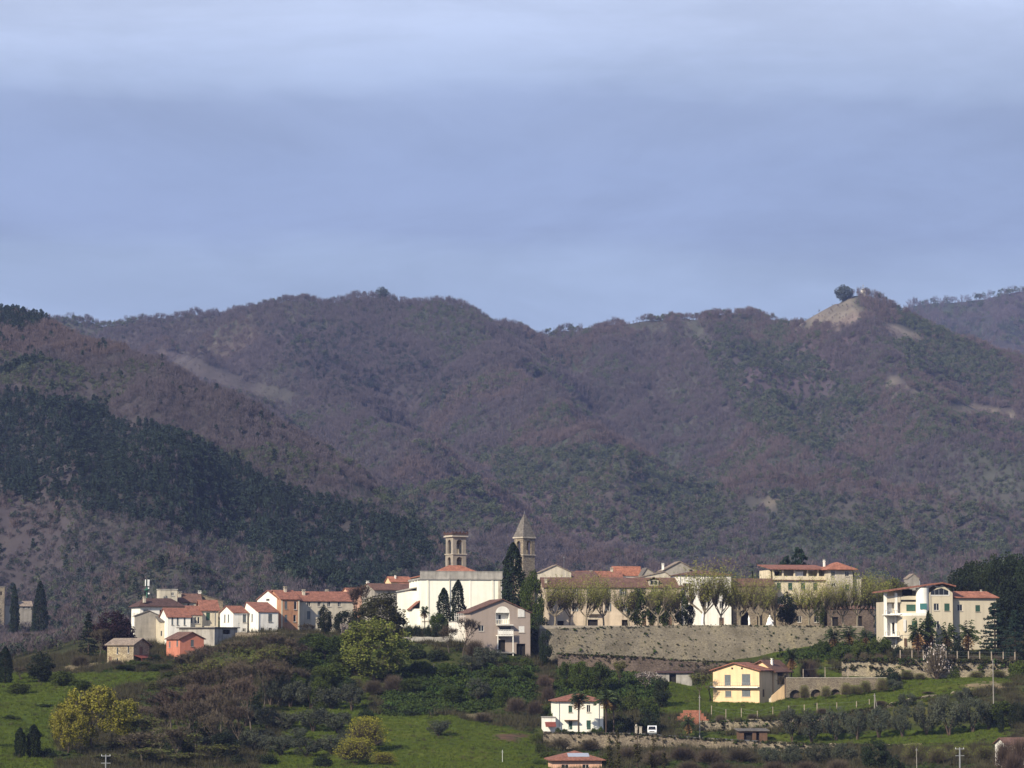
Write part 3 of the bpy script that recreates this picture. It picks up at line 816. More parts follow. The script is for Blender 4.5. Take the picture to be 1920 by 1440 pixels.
GREENP = [[(900, 850), (1150, 840), (1320, 900), (1420, 960), (1300, 1060), (1060, 1010), (940, 930)], [(0, 665), (150, 690), (200, 740), (0, 730)], [(1680, 580), (1800, 640), (1900, 680), (1900, 760), (1700, 700)],
          [(1440, 920), (1800, 960), (1920, 1040), (1700, 1060), (1440, 1030)], [(1300, 640), (1500, 650), (1640, 760), (1560, 860), (1400, 800)], [(680, 930), (900, 900), (960, 1000), (800, 1010)]]
def wood(name, hn, n, yr, label, sc, wedge=1.12):
    H = HILLS[hn][0]
    rng = np.random.default_rng(len(name) * 13 + n)
    y = np.sqrt(rng.uniform(yr[0] ** 2, yr[1] ** 2, n))
    x = rng.uniform(-1, 1, n) * y * 960 / FPX * wedge
    (x0, x1), (y0, y1) = HILLS[hn][1], HILLS[hn][2]
    ok = (x > x0) & (x < x1) & (y > y0) & (y < y1); x, y = x[ok], y[ok]
    z = H.z(x, y); g = ground_z(x, y)
    ok = z > g - 4; x, y, z = x[ok], y[ok], np.maximum(z, g)[ok]
    px, py = proj(x, y, z)
    cl = clearing(px + (fbm(x / 20, y / 20, 2, 3) - .5) * 26, py); keep = ~cl | (rng.uniform(size=len(x)) < np.where(px < 1400, 0.42, 0.14))
    # behind the crest nothing shows: leave those out
    x, y, z, px, py, cl = [q[keep] for q in (x, y, z, px, py, cl)]
    nz = fbm(x / 70, y / 70, 3, 5); nz2 = fbm(x / 160 + 9, y / 160, 3, 8); u = rng.uniform(size=len(x))
    kind = np.full(len(x), 0)                                    # bare
    kind[nz2 > 0.56] = 1                                         # russet
    kind[(nz > 0.56) & (u < 0.5)] = 2                           # leafing
    kind[(u > 0.965) & (nz < 0.55)] = 3; kind[(u > .86) & (px > 1250)] = 2                           # evergreen
    gr = np.zeros(len(x), bool)
    for p_ in GREENP: gr |= inpoly(px, py, p_)
    kind[gr & (u < 0.7)] = 2; kind[gr & (u > 0.84)] = 3
    cloud_shade = inpoly(px + (nz - .5) * 90, py + (nz2 - .5) * 60, [(470, 610), (650, 600), (760, 650), (875, 720), (840, 765), (700, 740), (560, 700)]); kind[cloud_shade & (u < .25)] = 3  # extra evergreens stand in for a cloud shadow on this slope
    pi = np.zeros(len(x), bool)
    jx = px + (nz - .5) * 220; jy = py + (nz2 - .5) * 160 + (nz - .5) * 90
    for p_ in PINE: pi |= inpoly(jx, jy, p_)
    kind[pi & (u < 0.78)] = 4; kind[pi & (u >= 0.78) & (u < 0.88)] = 3
    if hn == 'wooded_spur':
        kind[(~pi) & (u > 0.965)] = 4; kind[(~pi) & (py > 930) & (u < .32)] = 3; kind[(~pi) & (py > 930) & (u > .32) & (u < .5)] = 2
    names = ['bare', 'red', 'green', 'ever', 'pine']
    idx = np.zeros(len(x), int)
    for k_, nme in enumerate(names):
        m_ = kind == k_; idx[m_] = rng.choice(KIDX[nme], m_.sum())
    s = sc * rng.uniform(0.6, 1.25, len(x)) * np.where(cl, 0.4, 1.0) * (0.8 + 0.5 * fbm(x / 40, y / 40, 2, 90))
    scl = np.stack([s * rng.uniform(.85, 1.2, len(x)), s * rng.uniform(.85, 1.2, len(x)), s], 1)
    rot = np.stack([rng.normal(size=len(x)) * .05, rng.normal(size=len(x)) * .05, rng.uniform(0, 6.28, len(x))], 1)
    o = scatter(name, np.stack([x, y, z], 1), idx, scl, rot, far_coll)
    return tag(o, label, 'forest', kind='stuff')
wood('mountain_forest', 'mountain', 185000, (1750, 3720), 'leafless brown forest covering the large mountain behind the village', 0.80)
wood('spur_forest', 'wooded_spur', 115000, (1120, 2450), 'dark pine and bare forest on the nearer slope at left', 0.60)
wood('far_mountain_forest', 'far_mountain', 16000, (4450, 5400), 'purple bare forest on the far ridge at right', 1.5)

def valley_wood():
    rng = np.random.default_rng(61); n = 5200
    y = np.sqrt(rng.uniform(835 ** 2, 1230 ** 2, n)); px = rng.uniform(-120, 250, n); px = np.where(y < 930, np.minimum(px, 215), px)
    x = (px - 960) / FPX * y; z = ground_z(x, y)
    u = rng.uniform(size=n); nz = fbm(x / 18, y / 18, 3, 12)
    ok = (nz > .36) & ~((y < 870) & (px > 150)); x, y, z, u, nz = x[ok], y[ok], z[ok], u[ok], nz[ok]
    kind = np.where(u < .45, 0, np.where(u < .6, 1, np.where(u < .78, 2, 3)))
    idx = np.zeros(len(x), int)
    for k_, nme in enumerate(['bare', 'red', 'green', 'ever']):
        m_ = kind == k_; idx[m_] = rng.choice(KIDX[nme], m_.sum())
    s = rng.uniform(.3, .62, len(x))
    o = scatter('valley_wood', np.stack([x, y, z], 1), idx, np.stack([s, s, s], 1), np.stack([0 * x, 0 * x, rng.uniform(0, 6.28, len(x))], 1), far_coll)
    tag(o, 'hazy mixed wood filling the valley left of the village', 'forest', kind='stuff')
valley_wood()

# ------------------------------------------------------------------ the air between
def haze_box():
    b = MB().box(-6000, 6000, -450, 9000, -45, 760)
    m = bpy.data.materials.new('haze_air'); m.use_nodes = True
    t = m.node_tree; t.nodes.clear()
    o = nd(t, 'ShaderNodeOutputMaterial'); v = nd(t, 'ShaderNodeVolumePrincipled')
    v.inputs['Color'].default_value = (*HAZE_COLOR, 1); v.inputs['Density'].default_value = HAZE_DENSITY
    v.inputs['Anisotropy'].default_value = 0.0
    t.links.new(v.outputs[0], o.inputs['Volume'])
    ob = b.build('haze', m)
    tag(ob, 'pale blue haze in the air over the valley', 'haze', kind='stuff')
haze_box()

# ------------------------------------------------------------------ houses
def face_panel(mb, o, u, n, W, z0, z1, holes, depth=0.28):
    """a wall face from o along u (outward normal n) with real window holes and reveals; holes are (u0, z0, u1, z1)"""
    us = sorted(set([0.0, W] + [h[0] for h in holes] + [h[2] for h in holes]))
    zs = sorted(set([z0, z1] + [h[1] for h in holes] + [h[3] for h in holes]))
    pt = lambda a, z, d=0.0: (o[0] + u[0] * a - n[0] * d, o[1] + u[1] * a - n[1] * d, z)
    for i in range(len(us) - 1):
        for j in range(len(zs) - 1):
            cu, cz = (us[i] + us[i + 1]) / 2, (zs[j] + zs[j + 1]) / 2
            if any(h[0] < cu < h[2] and h[1] < cz < h[3] for h in holes):
                continue
            mb.poly([pt(us[i], zs[j]), pt(us[i + 1], zs[j]), pt(us[i + 1], zs[j + 1]), pt(us[i], zs[j + 1])])
    for a, b, c, d in holes:
        q = [(a, b), (c, b), (c, d), (a, d)]
        for k in range(4):
            p, r = q[k], q[(k + 1) % 4]
            mb.poly([pt(p[0], p[1]), pt(r[0], r[1]), pt(r[0], r[1], depth), pt(p[0], p[1], depth)])

class House:
    """corner house: local x runs along the right-hand face (y=0), local y along the left-hand face (x=0)"""
    def __init__(s, name, label, c, a, b, base, eave, Y, yaw, wall, roof=None, cat='house', group=None, Wl=None, Wr=None, sink=5.0):
        s.m = mpp(Y); s.c, s.a, s.b, s.base, s.Y = c, a, b, base, Y
        t = math.radians(yaw); s.yaw = t
        s.Wr = Wr or (b - c) * s.m / max(math.cos(t), 0.05)
        s.Wl = Wl or (c - a) * s.m / max(math.sin(t), 0.05)
        s.H = (base - eave) * s.m
        s.o = P(c, base, Y)
        s.root = thing(name, label, cat, s.o, t, group)
        s.wallmat = wall; s.sink = sink
        s.holes = {'L': [], 'R': []}; s.wins = []
        s.gable = None; s.trim = None
    def uv(s, f, px, py):
        if f == 'R':
            return (px - s.c) / (s.b - s.c) * s.Wr, (s.base - py) * s.m
        return (s.c - px) / (s.c - s.a) * s.Wl, (s.base - py) * s.m
    def win(s, f, x0, y0, x1, y1, style='d', frame='frame'):
        u0, z1 = s.uv(f, x0, y0); u1, z0 = s.uv(f, x1, y1)
        u0, u1 = min(u0, u1), max(u0, u1)
        s.wins.append((f, u0, z0, u1, z1, style, frame))
        if z1 < s.H - 0.05 and u0 > 0.05 and u1 < (s.Wr if f == 'R' else s.Wl) - 0.05:
            s.holes[f].append((u0, z0, u1, z1))
        return s
    def row(s, f, xs, y0, y1, w, style='d', frame='frame'):
        for x in xs:
            s.win(f, x - w / 2, y0, x + w / 2, y1, style, frame)
        return s
    def L(s, f, u, z, d):
        """local point on face f, d metres in front of it"""
        return (u, -d, z) if f == 'R' else (-d, u, z)
    def fbox(s, mb, f, u0, u1, z0, z1, d0, d1, m=0):
        if f == 'R':
            mb.box(u0, u1, -d1, -d0, z0, z1, m)
        else:
            mb.box(-d1, -d0, u0, u1, z0, z1, m)
        return mb
    def walls(s):
        mb = MB(); W, D, H = s.Wr, s.Wl, s.H
        face_panel(mb, (0, 0), (1, 0), (0, -1), W, -s.sink, H, s.holes['R'])
        face_panel(mb, (0, 0), (0, 1), (-1, 0), D, -s.sink, H, s.holes['L'])
        mb.poly([(W, 0, -s.sink), (W, D, -s.sink), (W, D, H), (W, 0, H)])
        mb.poly([(0, D, -s.sink), (W, D, -s.sink), (W, D, H), (0, D, H)])
        if s.gable:
            f, rise, ap = s.gable
            if f == 'L':
                for x in (0, W): mb.poly([(x, 0, H), (x, D, H), (x, ap * D, H + rise)])
            else:
                for y in (0, D): mb.poly([(0, y, H), (W, y, H), (ap * W, y, H + rise)])
        o = mb.build('wall', s.wallmat, s.root)
        return o
    def gable_roof(s, f, rise, mt, ap=0.5, over=0.5, th=0.22, over_e=None):
        s.gable = (f, rise, ap); oe = over_e if over_e is not None else over
        mb = MB(); W, D, H = s.Wr, s.Wl, s.H
        S, Ln = (D, W) if f == 'L' else (W, D)
        q = (lambda a, l, z: (l, a, z)) if f == 'L' else (lambda a, l, z: (a, l, z))
        zr = H + rise
        for a0, a1 in ((0.0, ap * S), (S, ap * S)):
            sl = rise / abs(a1 - a0); e = a0 + (-oe if a0 < a1 else oe)
            ze = H - oe * sl
            lo = [q(e, -over, ze + .02), q(a1, -over, zr + .02), q(a1, Ln + over, zr + .02), q(e, Ln + over, ze + .02)]
            hi = [q(e, -over, ze + th), q(a1, -over, zr + th), q(a1, Ln + over, zr + th), q(e, Ln + over, ze + th)]
            mb.hexa(lo, hi)
        s.roof = mb.build('roof', mt, s.root)
        s.zr = lambda x, y: H + rise * (1 - abs((y if f == 'L' else x) - ap * S) / (ap * S if (y if f == 'L' else x) < ap * S else (1 - ap) * S)) + th
        return s
    def hip_roof(s, rise, mt, over=0.6, th=0.2, inset=None):
        mb = MB(); W, D, H = s.Wr, s.Wl, s.H; o = over
        ins = inset if inset is not None else min(W, D) / 2 + o
        lo = [(-o, -o, H + .02), (W + o, -o, H + .02), (W + o, D + o, H + .02), (-o, D + o, H + .02)]
        e = [(x, y, H + th) for x, y, z in lo]
        mb.hexa(lo, e)
        if W >= D:
            r0 = (-o + ins, D / 2, H + rise); r1 = (W + o - ins, D / 2, H + rise)
            for F in ([e[0], e[1], r1, r0], [e[2], e[3], r0, r1], [e[1], e[2], r1], [e[3], e[0], r0]): mb.poly(F)
        else:
            r0 = (W / 2, -o + ins, H + rise); r1 = (W / 2, D + o - ins, H + rise)
            for F in ([e[1], e[2], r1, r0], [e[3], e[0], r0, r1], [e[0], e[1], r0], [e[2], e[3], r1]): mb.poly(F)
        mb.v = [(x, y, z) for x, y, z in mb.v]
        s.roof = mb.build('roof', mt, s.root)
        s.zr = lambda x, y: H + rise * 0.8
        return s
    def shed_roof(s, drop_face, rise, mt, over=0.4, th=0.18):
        """single slope, lowest at the given face"""
        mb = MB(); W, D, H = s.Wr, s.Wl, s.H; o = over
        if drop_face == 'R':
            k = rise / D; z = lambda x, y: H + k * y
        elif drop_face == 'L':
            k = rise / W; z = lambda x, y: H + k * x
        else:
            k = rise / W; z = lambda x, y: H + rise - k * x
        c = [(-o, -o), (W + o, -o), (W + o, D + o), (-o, D + o)]
        mb.hexa([(x, y, z(x, y) + .02) for x, y in c], [(x, y, z(x, y) + th) for x, y in c])
        s.roof = mb.build('roof', mt, s.root)
        w = MB()
        cc = [(0, 0), (W, 0), (W, D), (0, D)]
        for i in range(4):
            p, q = cc[i], cc[(i + 1) % 4]
            w.poly([(*p, H - .01), (*q, H - .01), (*q, z(*q) + 0.03), (*p, z(*p) + 0.03)])
        w.build('wall', s.wallmat, s.root)
        s.zr = lambda x, y: z(x, y) + th
        return s
    def flat_roof(s, mt, up=0.25, over=0.15):
        mb = MB().box(-over, s.Wr + over, -over, s.Wl + over, s.H + .003, s.H + up)
        s.roof = mb.build('roof', mt, s.root); s.zr = lambda x, y: s.H + up
        return s
    def chimney(s, u, v, h=1.3, w=0.7, mt=None):
        x, y = u * s.Wr, v * s.Wl; z = s.zr(x, y)
        mb = MB().box(x - w / 2, x + w / 2, y - w / 2, y + w / 2, z - 0.8, z + h)
        mb.box(x - w * .68, x + w * .68, y - w * .68, y + w * .68, z + h + .003, z + h + 0.14)
        for dx in (-.3, .3):
            mb.box(x + dx * w - .1, x + dx * w + .1, y - .1, y + .1, z + h + .143, z + h + 0.42)
        mb.box(x - w * .62, x + w * .62, y - w * .62, y + w * .62, z + h + .423, z + h + 0.52)
        mb.build('chimney', mt or M['pale'], s.roof)
        return s
    def finish(s, downpipe=()):
        s.walls()
        for f, u0, z0, u1, z1, st, fr in s.wins:
            hole = any(abs(h[0] - u0) < 1e-6 and abs(h[1] - z0) < 1e-6 for h in s.holes[f])
            b = -0.17 if hole else 0.03
            k = 0.07
            fm = M[fr]
            if st in ('hole',):
                s.fbox(MB(), f, u0, u1, z0, z1, -0.7 if hole else 0.0, -0.6 if hole else .03).build('opening', M['void'], s.root)
                continue
            mb = MB()
            s.fbox(mb, f, u0, u0 + k, z0, z1, b, b + .09); s.fbox(mb, f, u1 - k, u1, z0, z1, b, b + .09)
            s.fbox(mb, f, u0 + k, u1 - k, z1 - k, z1, b, b + .09); s.fbox(mb, f, u0 + k, u1 - k, z0, z0 + k, b, b + .09)
            um = (u0 + u1) / 2
            if u1 - u0 > 0.8: s.fbox(mb, f, um - .04, um + .04, z0 + k, z1 - k, b, b + .085)
            nm = 'door' if st == 'door' else 'window'
            if st == 'door':
                s.fbox(mb, f, u0 + k, u1 - k, z0 + k, z1 - k, b + .01, b + .05)
                mb.build('door', M['browntrim'] if fr == 'frame' else fm, s.root)
                continue
            w = mb.build(nm, fm, s.root)
            s.fbox(MB(), f, u0 + k, u1 - k, z0 + k, z1 - k, b + .01, b + .045).build('pane', M['glass'], w)
            if z0 > 0.6:
                s.fbox(MB(), f, u0 - .1, u1 + .1, z0 - .12, z0 - .003, 0.003, .16).build('sill', M['dressed'], w)
            if st[0] == 's':                       # closed shutters, two leaves with slat lines
                sm = M[{'s': 'green_sh', 'sg': 'grey_sh', 'sb': 'wood', 'sw': 'frame', 'st': 'teal'}[st]]
                for a_, b_ in ((u0, um - .01), (um + .01, u1)):
                    mb = MB(); s.fbox(mb, f, a_, b_, z0, z1, b + .1, b + .13)
                    n = max(3, int((z1 - z0) / 0.22))
                    for i in range(n):
                        zz = z0 + (i + .5) * (z1 - z0) / n
                        s.fbox(mb, f, a_ + .05, b_ - .05, zz - .05, zz + .05, b + .133, b + .165)
                    mb.build('shutter', sm, w)
            if st[0] == 'o':                       # open shutters folded back on the wall
                sm = M[{'o': 'green_sh', 'og': 'grey_sh', 'ob': 'wood', 'ow': 'frame'}[st]]
                hw = (u1 - u0) / 2
                for a_, b_ in ((u0 - hw, u0 - .02), (u1 + .02, u1 + hw)):
                    mb = MB(); s.fbox(mb, f, a_, b_, z0, z1, .01, .06)
                    n = max(3, int((z1 - z0) / 0.22))
                    for i in range(n):
                        zz = z0 + (i + .5) * (z1 - z0) / n
                        s.fbox(mb, f, a_ + .05, b_ - .05, zz - .05, zz + .05, .063, .085)
                    mb.build('shutter', sm, w)
        for f, px in downpipe:
            u, _ = s.uv(f, px, s.base)
            d = s.L(f, u, -2, .12); e = s.L(f, u, s.H - .1, .12)
            MB().tube(d, e, 0.06, n=6).build('downpipe', M['metal'], s.root)
        return s

def arch_outline(W, H, openings, seg=10):
    """2D outline of a wall W x H whose lower edge is bitten by arches (u0, u1, spring height)"""
    pts = [(0, 0)]
    for u0, u1, sp in openings:
        r = (u1 - u0) / 2; cx = (u0 + u1) / 2
        pts.append((u0, 0)); pts.append((u0, sp))
        for i in range(1, seg):
            t = math.pi - math.pi * i / seg
            pts.append((cx + r * math.cos(t), sp + r * math.sin(t)))
        pts.append((u1, sp)); pts.append((u1, 0))
    pts += [(W, 0), (W, H), (0, H)]
    return pts
def extrude_outline(mb, pts, tf0, tf1, m=0):
    """solid from a 2D outline, tf maps (u, v) to the front and back face"""
    mb.hexa([tf0(*p) for p in pts], [tf1(*p) for p in pts], m)

# ---- left end of the village
h = House('white_hip_house', 'white house with dark brown hipped roof at the left end of the village', 262, 240, 340, 1166, 1138, 830, 24, M['white'])
h.hip_roof(2.5, M['darkroof'], over=0.7, inset=3.2).chimney(.12, .1, .5)
h.win('R', 268, 1143, 277, 1151, 'sg').win('R', 297, 1143, 304, 1150, 'd').win('R', 312, 1140, 317, 1148, 'd')
h.row('L', [244, 248, 252, 256], 1149, 1155, 2.2).finish()

h = House('tall_white_house', 'tall blank cream house end with one small square window above dark roofs', 300, 290, 331, 1140, 1106, 855, 18, M['pale'])
h.flat_roof(M['concrete']).win('R', 320, 1111, 325, 1117).finish()

h = House('dark_roofed_house', 'beige house with dark red brown roof and white chimney behind the cream block', 334, 322, 376, 1150, 1129, 862, 15, M['pale'])
h.gable_roof('L', 2.3, M['brown'], over=0.4).chimney(.1, .3, .9, .9).win('R', 350, 1131, 355, 1136).finish()

h = House('stone_gable_house', 'grey stone house end with lopsided gable and white chimney', 372, 366, 417, 1150, 1127, 868, 10, M['stone'])
h.gable_roof('R', 1.9, M['slate'], ap=.1, over=.25).chimney(.05, .12, 1.3, .8, M['white']).finish()

h = House('grey_barn', 'plain grey rendered barn with low gable beside the purple tree', 254, 248, 298, 1200, 1155, 806, 12, M['grey'], cat='barn')
h.gable_roof('R', 1.3, M['slate'], ap=.55, over=.25).finish()

h = House('lean_to_house', 'beige lean-to house with sloping grey slab roof beside the grey barn', 299, 296, 314, 1195, 1166, 800, 14, M['cream'], Wl=10)
h.shed_roof('R', 1.9, M['slate'], over=.3).win('R', 301, 1183, 304, 1193).finish()

h = House('white_terrace_house', 'long white house with red roof and three tall shuttered windows', 314, 309, 355, 1198, 1157, 797, 20, M['white'], Wl=9)
h.gable_roof('L', 2.3, M['red'], over=.35).row('R', [322.5, 332, 344.5], 1158, 1172, 3.4, 'sg').win('R', 322, 1190, 329, 1198, 'door').finish()

h = House('cream_terrace_house', 'small cream terrace house with three narrow windows under a red roof', 355.5, 352, 378, 1188, 1153.5, 800, 20, M['cream'], Wl=9)
h.gable_roof('L', 2.4, M['red'], over=.2).row('R', [359, 365.5, 371.5], 1157, 1169, 3.6, 'd').finish()

h = House('shuttered_cream_house', 'cream house with one big green shutter and low terrace wall', 378, 374, 408, 1180, 1144, 803, 14, M['cream'], Wl=10)
h.gable_roof('L', 2.6, M['red'], over=.5).win('R', 386, 1149, 393, 1163, 's')
mb = MB(); h.fbox(mb, 'R', 0.3, 3.6, 0, 0.9, 1.2, 1.4); h.fbox(mb, 'R', 0.3, 0.5, 0, 0.9, 0.01, 1.2); mb.build('terrace_wall', M['pale'], h.root)
h.finish(downpipe=[('R', 402)])

h = House('small_white_gable_house', 'small white gable house with two slit windows left of its taller twin', 437, 408, 462, 1186, 1149, 795, 32, M['white'])
h.gable_roof('L', 1.7, M['red'], over=.3).win('L', 417, 1152, 420, 1166, 'sg').win('L', 425, 1152, 428, 1166, 'sg').win('R', 454, 1152, 460, 1167, 'sg').win('R', 454, 1178, 460, 1184).finish()

h = House('white_gable_house', 'white gable house with cream side wall beneath the long red roof', 484, 451, 520, 1188, 1148, 793, 30, M['white'])
h.gable_roof('L', 2.6, M['red'], ap=.78, over=.25).win('L', 469, 1151, 472, 1165, 'sg').win('L', 469.5, 1178, 472, 1184).win('R', 502, 1151, 509, 1166, 'sg').win('R', 489, 1177, 495, 1184).win('R', 503, 1177, 509, 1184)
h.finish(downpipe=[('R', 485), ('R', 519)])

h = House('large_white_gable_house', 'tall blank white gable end of the long red roofed row', 523, 475, 526, 1180, 1124, 802, 30, M['white'], Wr=6)
h.gable_roof('L', 2.4, M['red'], over=.3).chimney(.5, .75, .8, .7, M['white']).win('L', 495, 1122.5, 502, 1126, 'hole').finish()

h = House('terracotta_house', 'terracotta row house with dark windows and pale corner strips', 526.5, 515, 560, 1186, 1124, 800.5, 26, M['terracotta'], Wl=11)
h.gable_roof('L', 2.4, M['red'], over=.3).chimney(.55, .4, .9).win('R', 533, 1128, 538, 1142, 'sg').win('R', 550, 1128, 555, 1143, 'd').win('R', 533, 1153, 538, 1166, 'sg').win('R', 549, 1153, 554, 1166, 'd')
for u_ in (.05, h.Wr - .45): h.fbox(MB(), 'R', u_, u_ + .4, 0, h.H - .2, .005, .06).build('corner_strip', M['cream'], h.root)
h.finish()

h = House('long_grey_row_house', 'long weathered white row house half hidden by dark shrubs', 560.5, 550, 660, 1186, 1127, 806, 22, M['pale'], Wl=11)
h.gable_roof('L', 2.5, M['red'], over=.35).row('R', [578, 597, 615, 634], 1128, 1137, 6, 'd').row('R', [578, 597, 616], 1146, 1161, 5.5, 'sg').chimney(.15, .3, .9).chimney(.65, .6, .6).finish(downpipe=[('R', 604)])

h = House('garage', 'low grey concrete garage with dark square opening below the white houses', 402, 330, 440, 1218, 1178, 783, 54, M['concrete'], cat='garage')
h.flat_roof(M['slate'], .3, .5).win('R', 416, 1180.5, 428, 1189, 'hole').finish()

h = House('coral_house', 'bright coral house with brown roof and small side porch', 337, 306, 379, 1246, 1198, 772, 32, M['coral'])
h.gable_roof('R', 1.6, M['brown'], over=.45).win('L', 312, 1203, 315.5, 1214, 'sg').win('L', 329, 1200.5, 332.5, 1211.5, 'sg').win('R', 356, 1200, 361.5, 1212, 'sg').win('L', 311, 1226, 316, 1241, 'door')
W = h.Wr
mb = MB().hexa([(1.2, -2.4, 2.6), (W + .5, -2.4, 2.6), (W + .5, -.004, 3.5), (1.2, -.004, 3.5)], [(1.2, -2.4, 2.75), (W + .5, -2.4, 2.75), (W + .5, -.004, 3.65), (1.2, -.004, 3.65)])
mb.build('porch_roof', M['brown'], h.root)
for x in (1.5, W / 2 + 1, W + .2):
    MB().box(x - .1, x + .1, -2.3, -2.1, -3, 2.6).build('post', M['wood'], h.root)
h.finish()

h = House('stone_farmhouse', 'old stone farmhouse with pale tiled roof at the left edge of the village', 250, 197, 274, 1250, 1209, 768, 62, M['farmstone'], cat='farmhouse')
h.gable_roof('R', 1.5, M['tan'], over=.5).win('L', 216, 1214, 219.5, 1227).win('L', 238, 1212, 241.5, 1225).win('L', 216, 1234, 219.5, 1246).win('L', 201, 1231, 206, 1246, 'door').win('R', 259, 1213, 264, 1229, 'door')
mb = MB().hexa([(0.2, -2.5, 2.1), (h.Wr + 3, -2.5, 2.1), (h.Wr + 3, -.004, 2.9), (.2, -.004, 2.9)], [(.2, -2.5, 2.2), (h.Wr + 3, -2.5, 2.2), (h.Wr + 3, -.004, 3.0), (.2, -.004, 3.0)])
mb.build('awning', M['awning'], h.root)
for x in (.5, 3.5, h.Wr + 2.7):
    MB().box(x - .08, x + .08, -2.4, -2.24, -3, 2.15).build('post', M['awning'], h.root)
h.finish()

# roofs peeping out behind, centre left
h = House('orange_roofed_house', 'pale yellow house with bright orange roof highest of the roofs left of the church', 733, 721, 770, 1125, 1091, 905, 22, M['yellow'])
h.gable_roof('L', 1.5, M['orange'], over=.3).chimney(.3, .3, .4, .4, M['white']).finish()
h = House('grey_walled_house', 'grey stone house with brown red roof left of the church', 702, 676, 776, 1150, 1106, 845, 30, M['grey'])
h.gable_roof('L', 1.7, M['brown'], over=.4).win('R', 709, 1111, 712.5, 1121).win('R', 731, 1111, 734.5, 1121).chimney(.02, .6, .5, .6, M['white']).finish()
h = House('salmon_roofed_house', 'small salmon house with low red roof behind the bare tree', 655, 638, 690, 1140, 1112, 865, 25, M['pinkish'])
h.gable_roof('L', 1.4, M['red'], over=.3).finish()
h = House('red_roofed_cottage', 'low cottage with red roof beside the bright orange roof', 752, 742, 778, 1128, 1102, 880, 20, M['cream'])
h.gable_roof('L', 1.2, M['red'], over=.3).finish()

# ---- the church
m_ = mpp(815)
h = House('church', 'large plain white church with grey parapet and shallow red roof', 789, 777, 940, 1184, 1087, 815, 9, M['church'], cat='church', Wl=26)
W, D, H = h.Wr, h.Wl, h.H
mb = MB().box(-.35, W + .35, -.35, 0.5, H + .003, H + .5).box(-.2, W + .2, -.2, .45, H + .503, H + 2.15).box(-.3, W + .3, -.3, .5, H + 2.153, H + 2.3)
mb.box(-.35, .5, .503, D, H + .003, H + .5)
mb.build('parapet', M['concrete'], h.root)
mb = MB()
e = [(3.2, 4, H + 1.2), (W - 3.2, 4, H + 1.2), (W - 3.2, D - 1, H + 1.2), (3.2, D - 1, H + 1.2)]
r0, r1 = (W * .42, D / 2, H + 4.3), (W * .58, D / 2, H + 4.3)
for F in ([e[0], e[1], r1, r0], [e[2], e[3], r0, r1], [e[1], e[2], r1], [e[3], e[0], r0]): mb.poly(F)
mb.box(.2, W - .2, .52, D - .1, H + .9, H + 1.19)
h.roof = mb.build('roof', M['orange'], h.root)
for px, w in ((801, 3), (843, 2.2), (881, 2.4), (922, 3), (936, 5)):
    u, _ = h.uv('R', px, h.base)
    h.fbox(MB(), 'R', u - w * m_ / 2, u + w * m_ / 2, -3, H - .02, .004, .10).build('pilaster', M['dressed' if px in (936,) else 'church'], h.root)
for px in (802.5, 842, 923.5):
    u, _ = h.uv('R', px, h.base)
    MB().tube((u, -.35, -2), (u, -.35, H), .06).build('downpipe', M['dressed'], h.root)
h.fbox(MB(), 'R', .3, W - .3, 2.6, 2.9, .004, .12).build('string_course', M['dressed'], h.root)
for v in (6, 12, 18):
    h.fbox(MB(), 'L', v, v + .8, -3, H - .02, .004, .25).build('pilaster', M['church'], h.root)
# left aisle and lean-to, set back along the flank
mb = MB().box(-3.4, -.003, 9, D, -4, 11.2)
mb.build('side_aisle', M['church'], h.root)
mb = MB().hexa([(-3.8, 8.6, 11.2), (-.003, 8.6, 12.0), (-.003, D, 12.0), (-3.8, D, 11.2)], [(-3.8, 8.6, 11.5), (-.003, 8.6, 12.3), (-.003, D, 12.3), (-3.8, D, 11.5)])
mb.build('aisle_roof', M['concrete'], h.root)
MB().box(-2.2, -.004, 2, 8.99, -4, 6.2).build('sacristy', M['church'], h.root)
MB().hexa([(-2.7, 1.6, 5.9), (-.004, 1.6, 8.2), (-.004, 8.98, 8.2), (-2.7, 8.98, 5.9)], [(-2.7, 1.6, 6.15), (-.004, 1.6, 8.45), (-.004, 8.98, 8.45), (-2.7, 8.98, 6.15)]).build('sacristy_roof', M['red'], h.root)
h.finish()

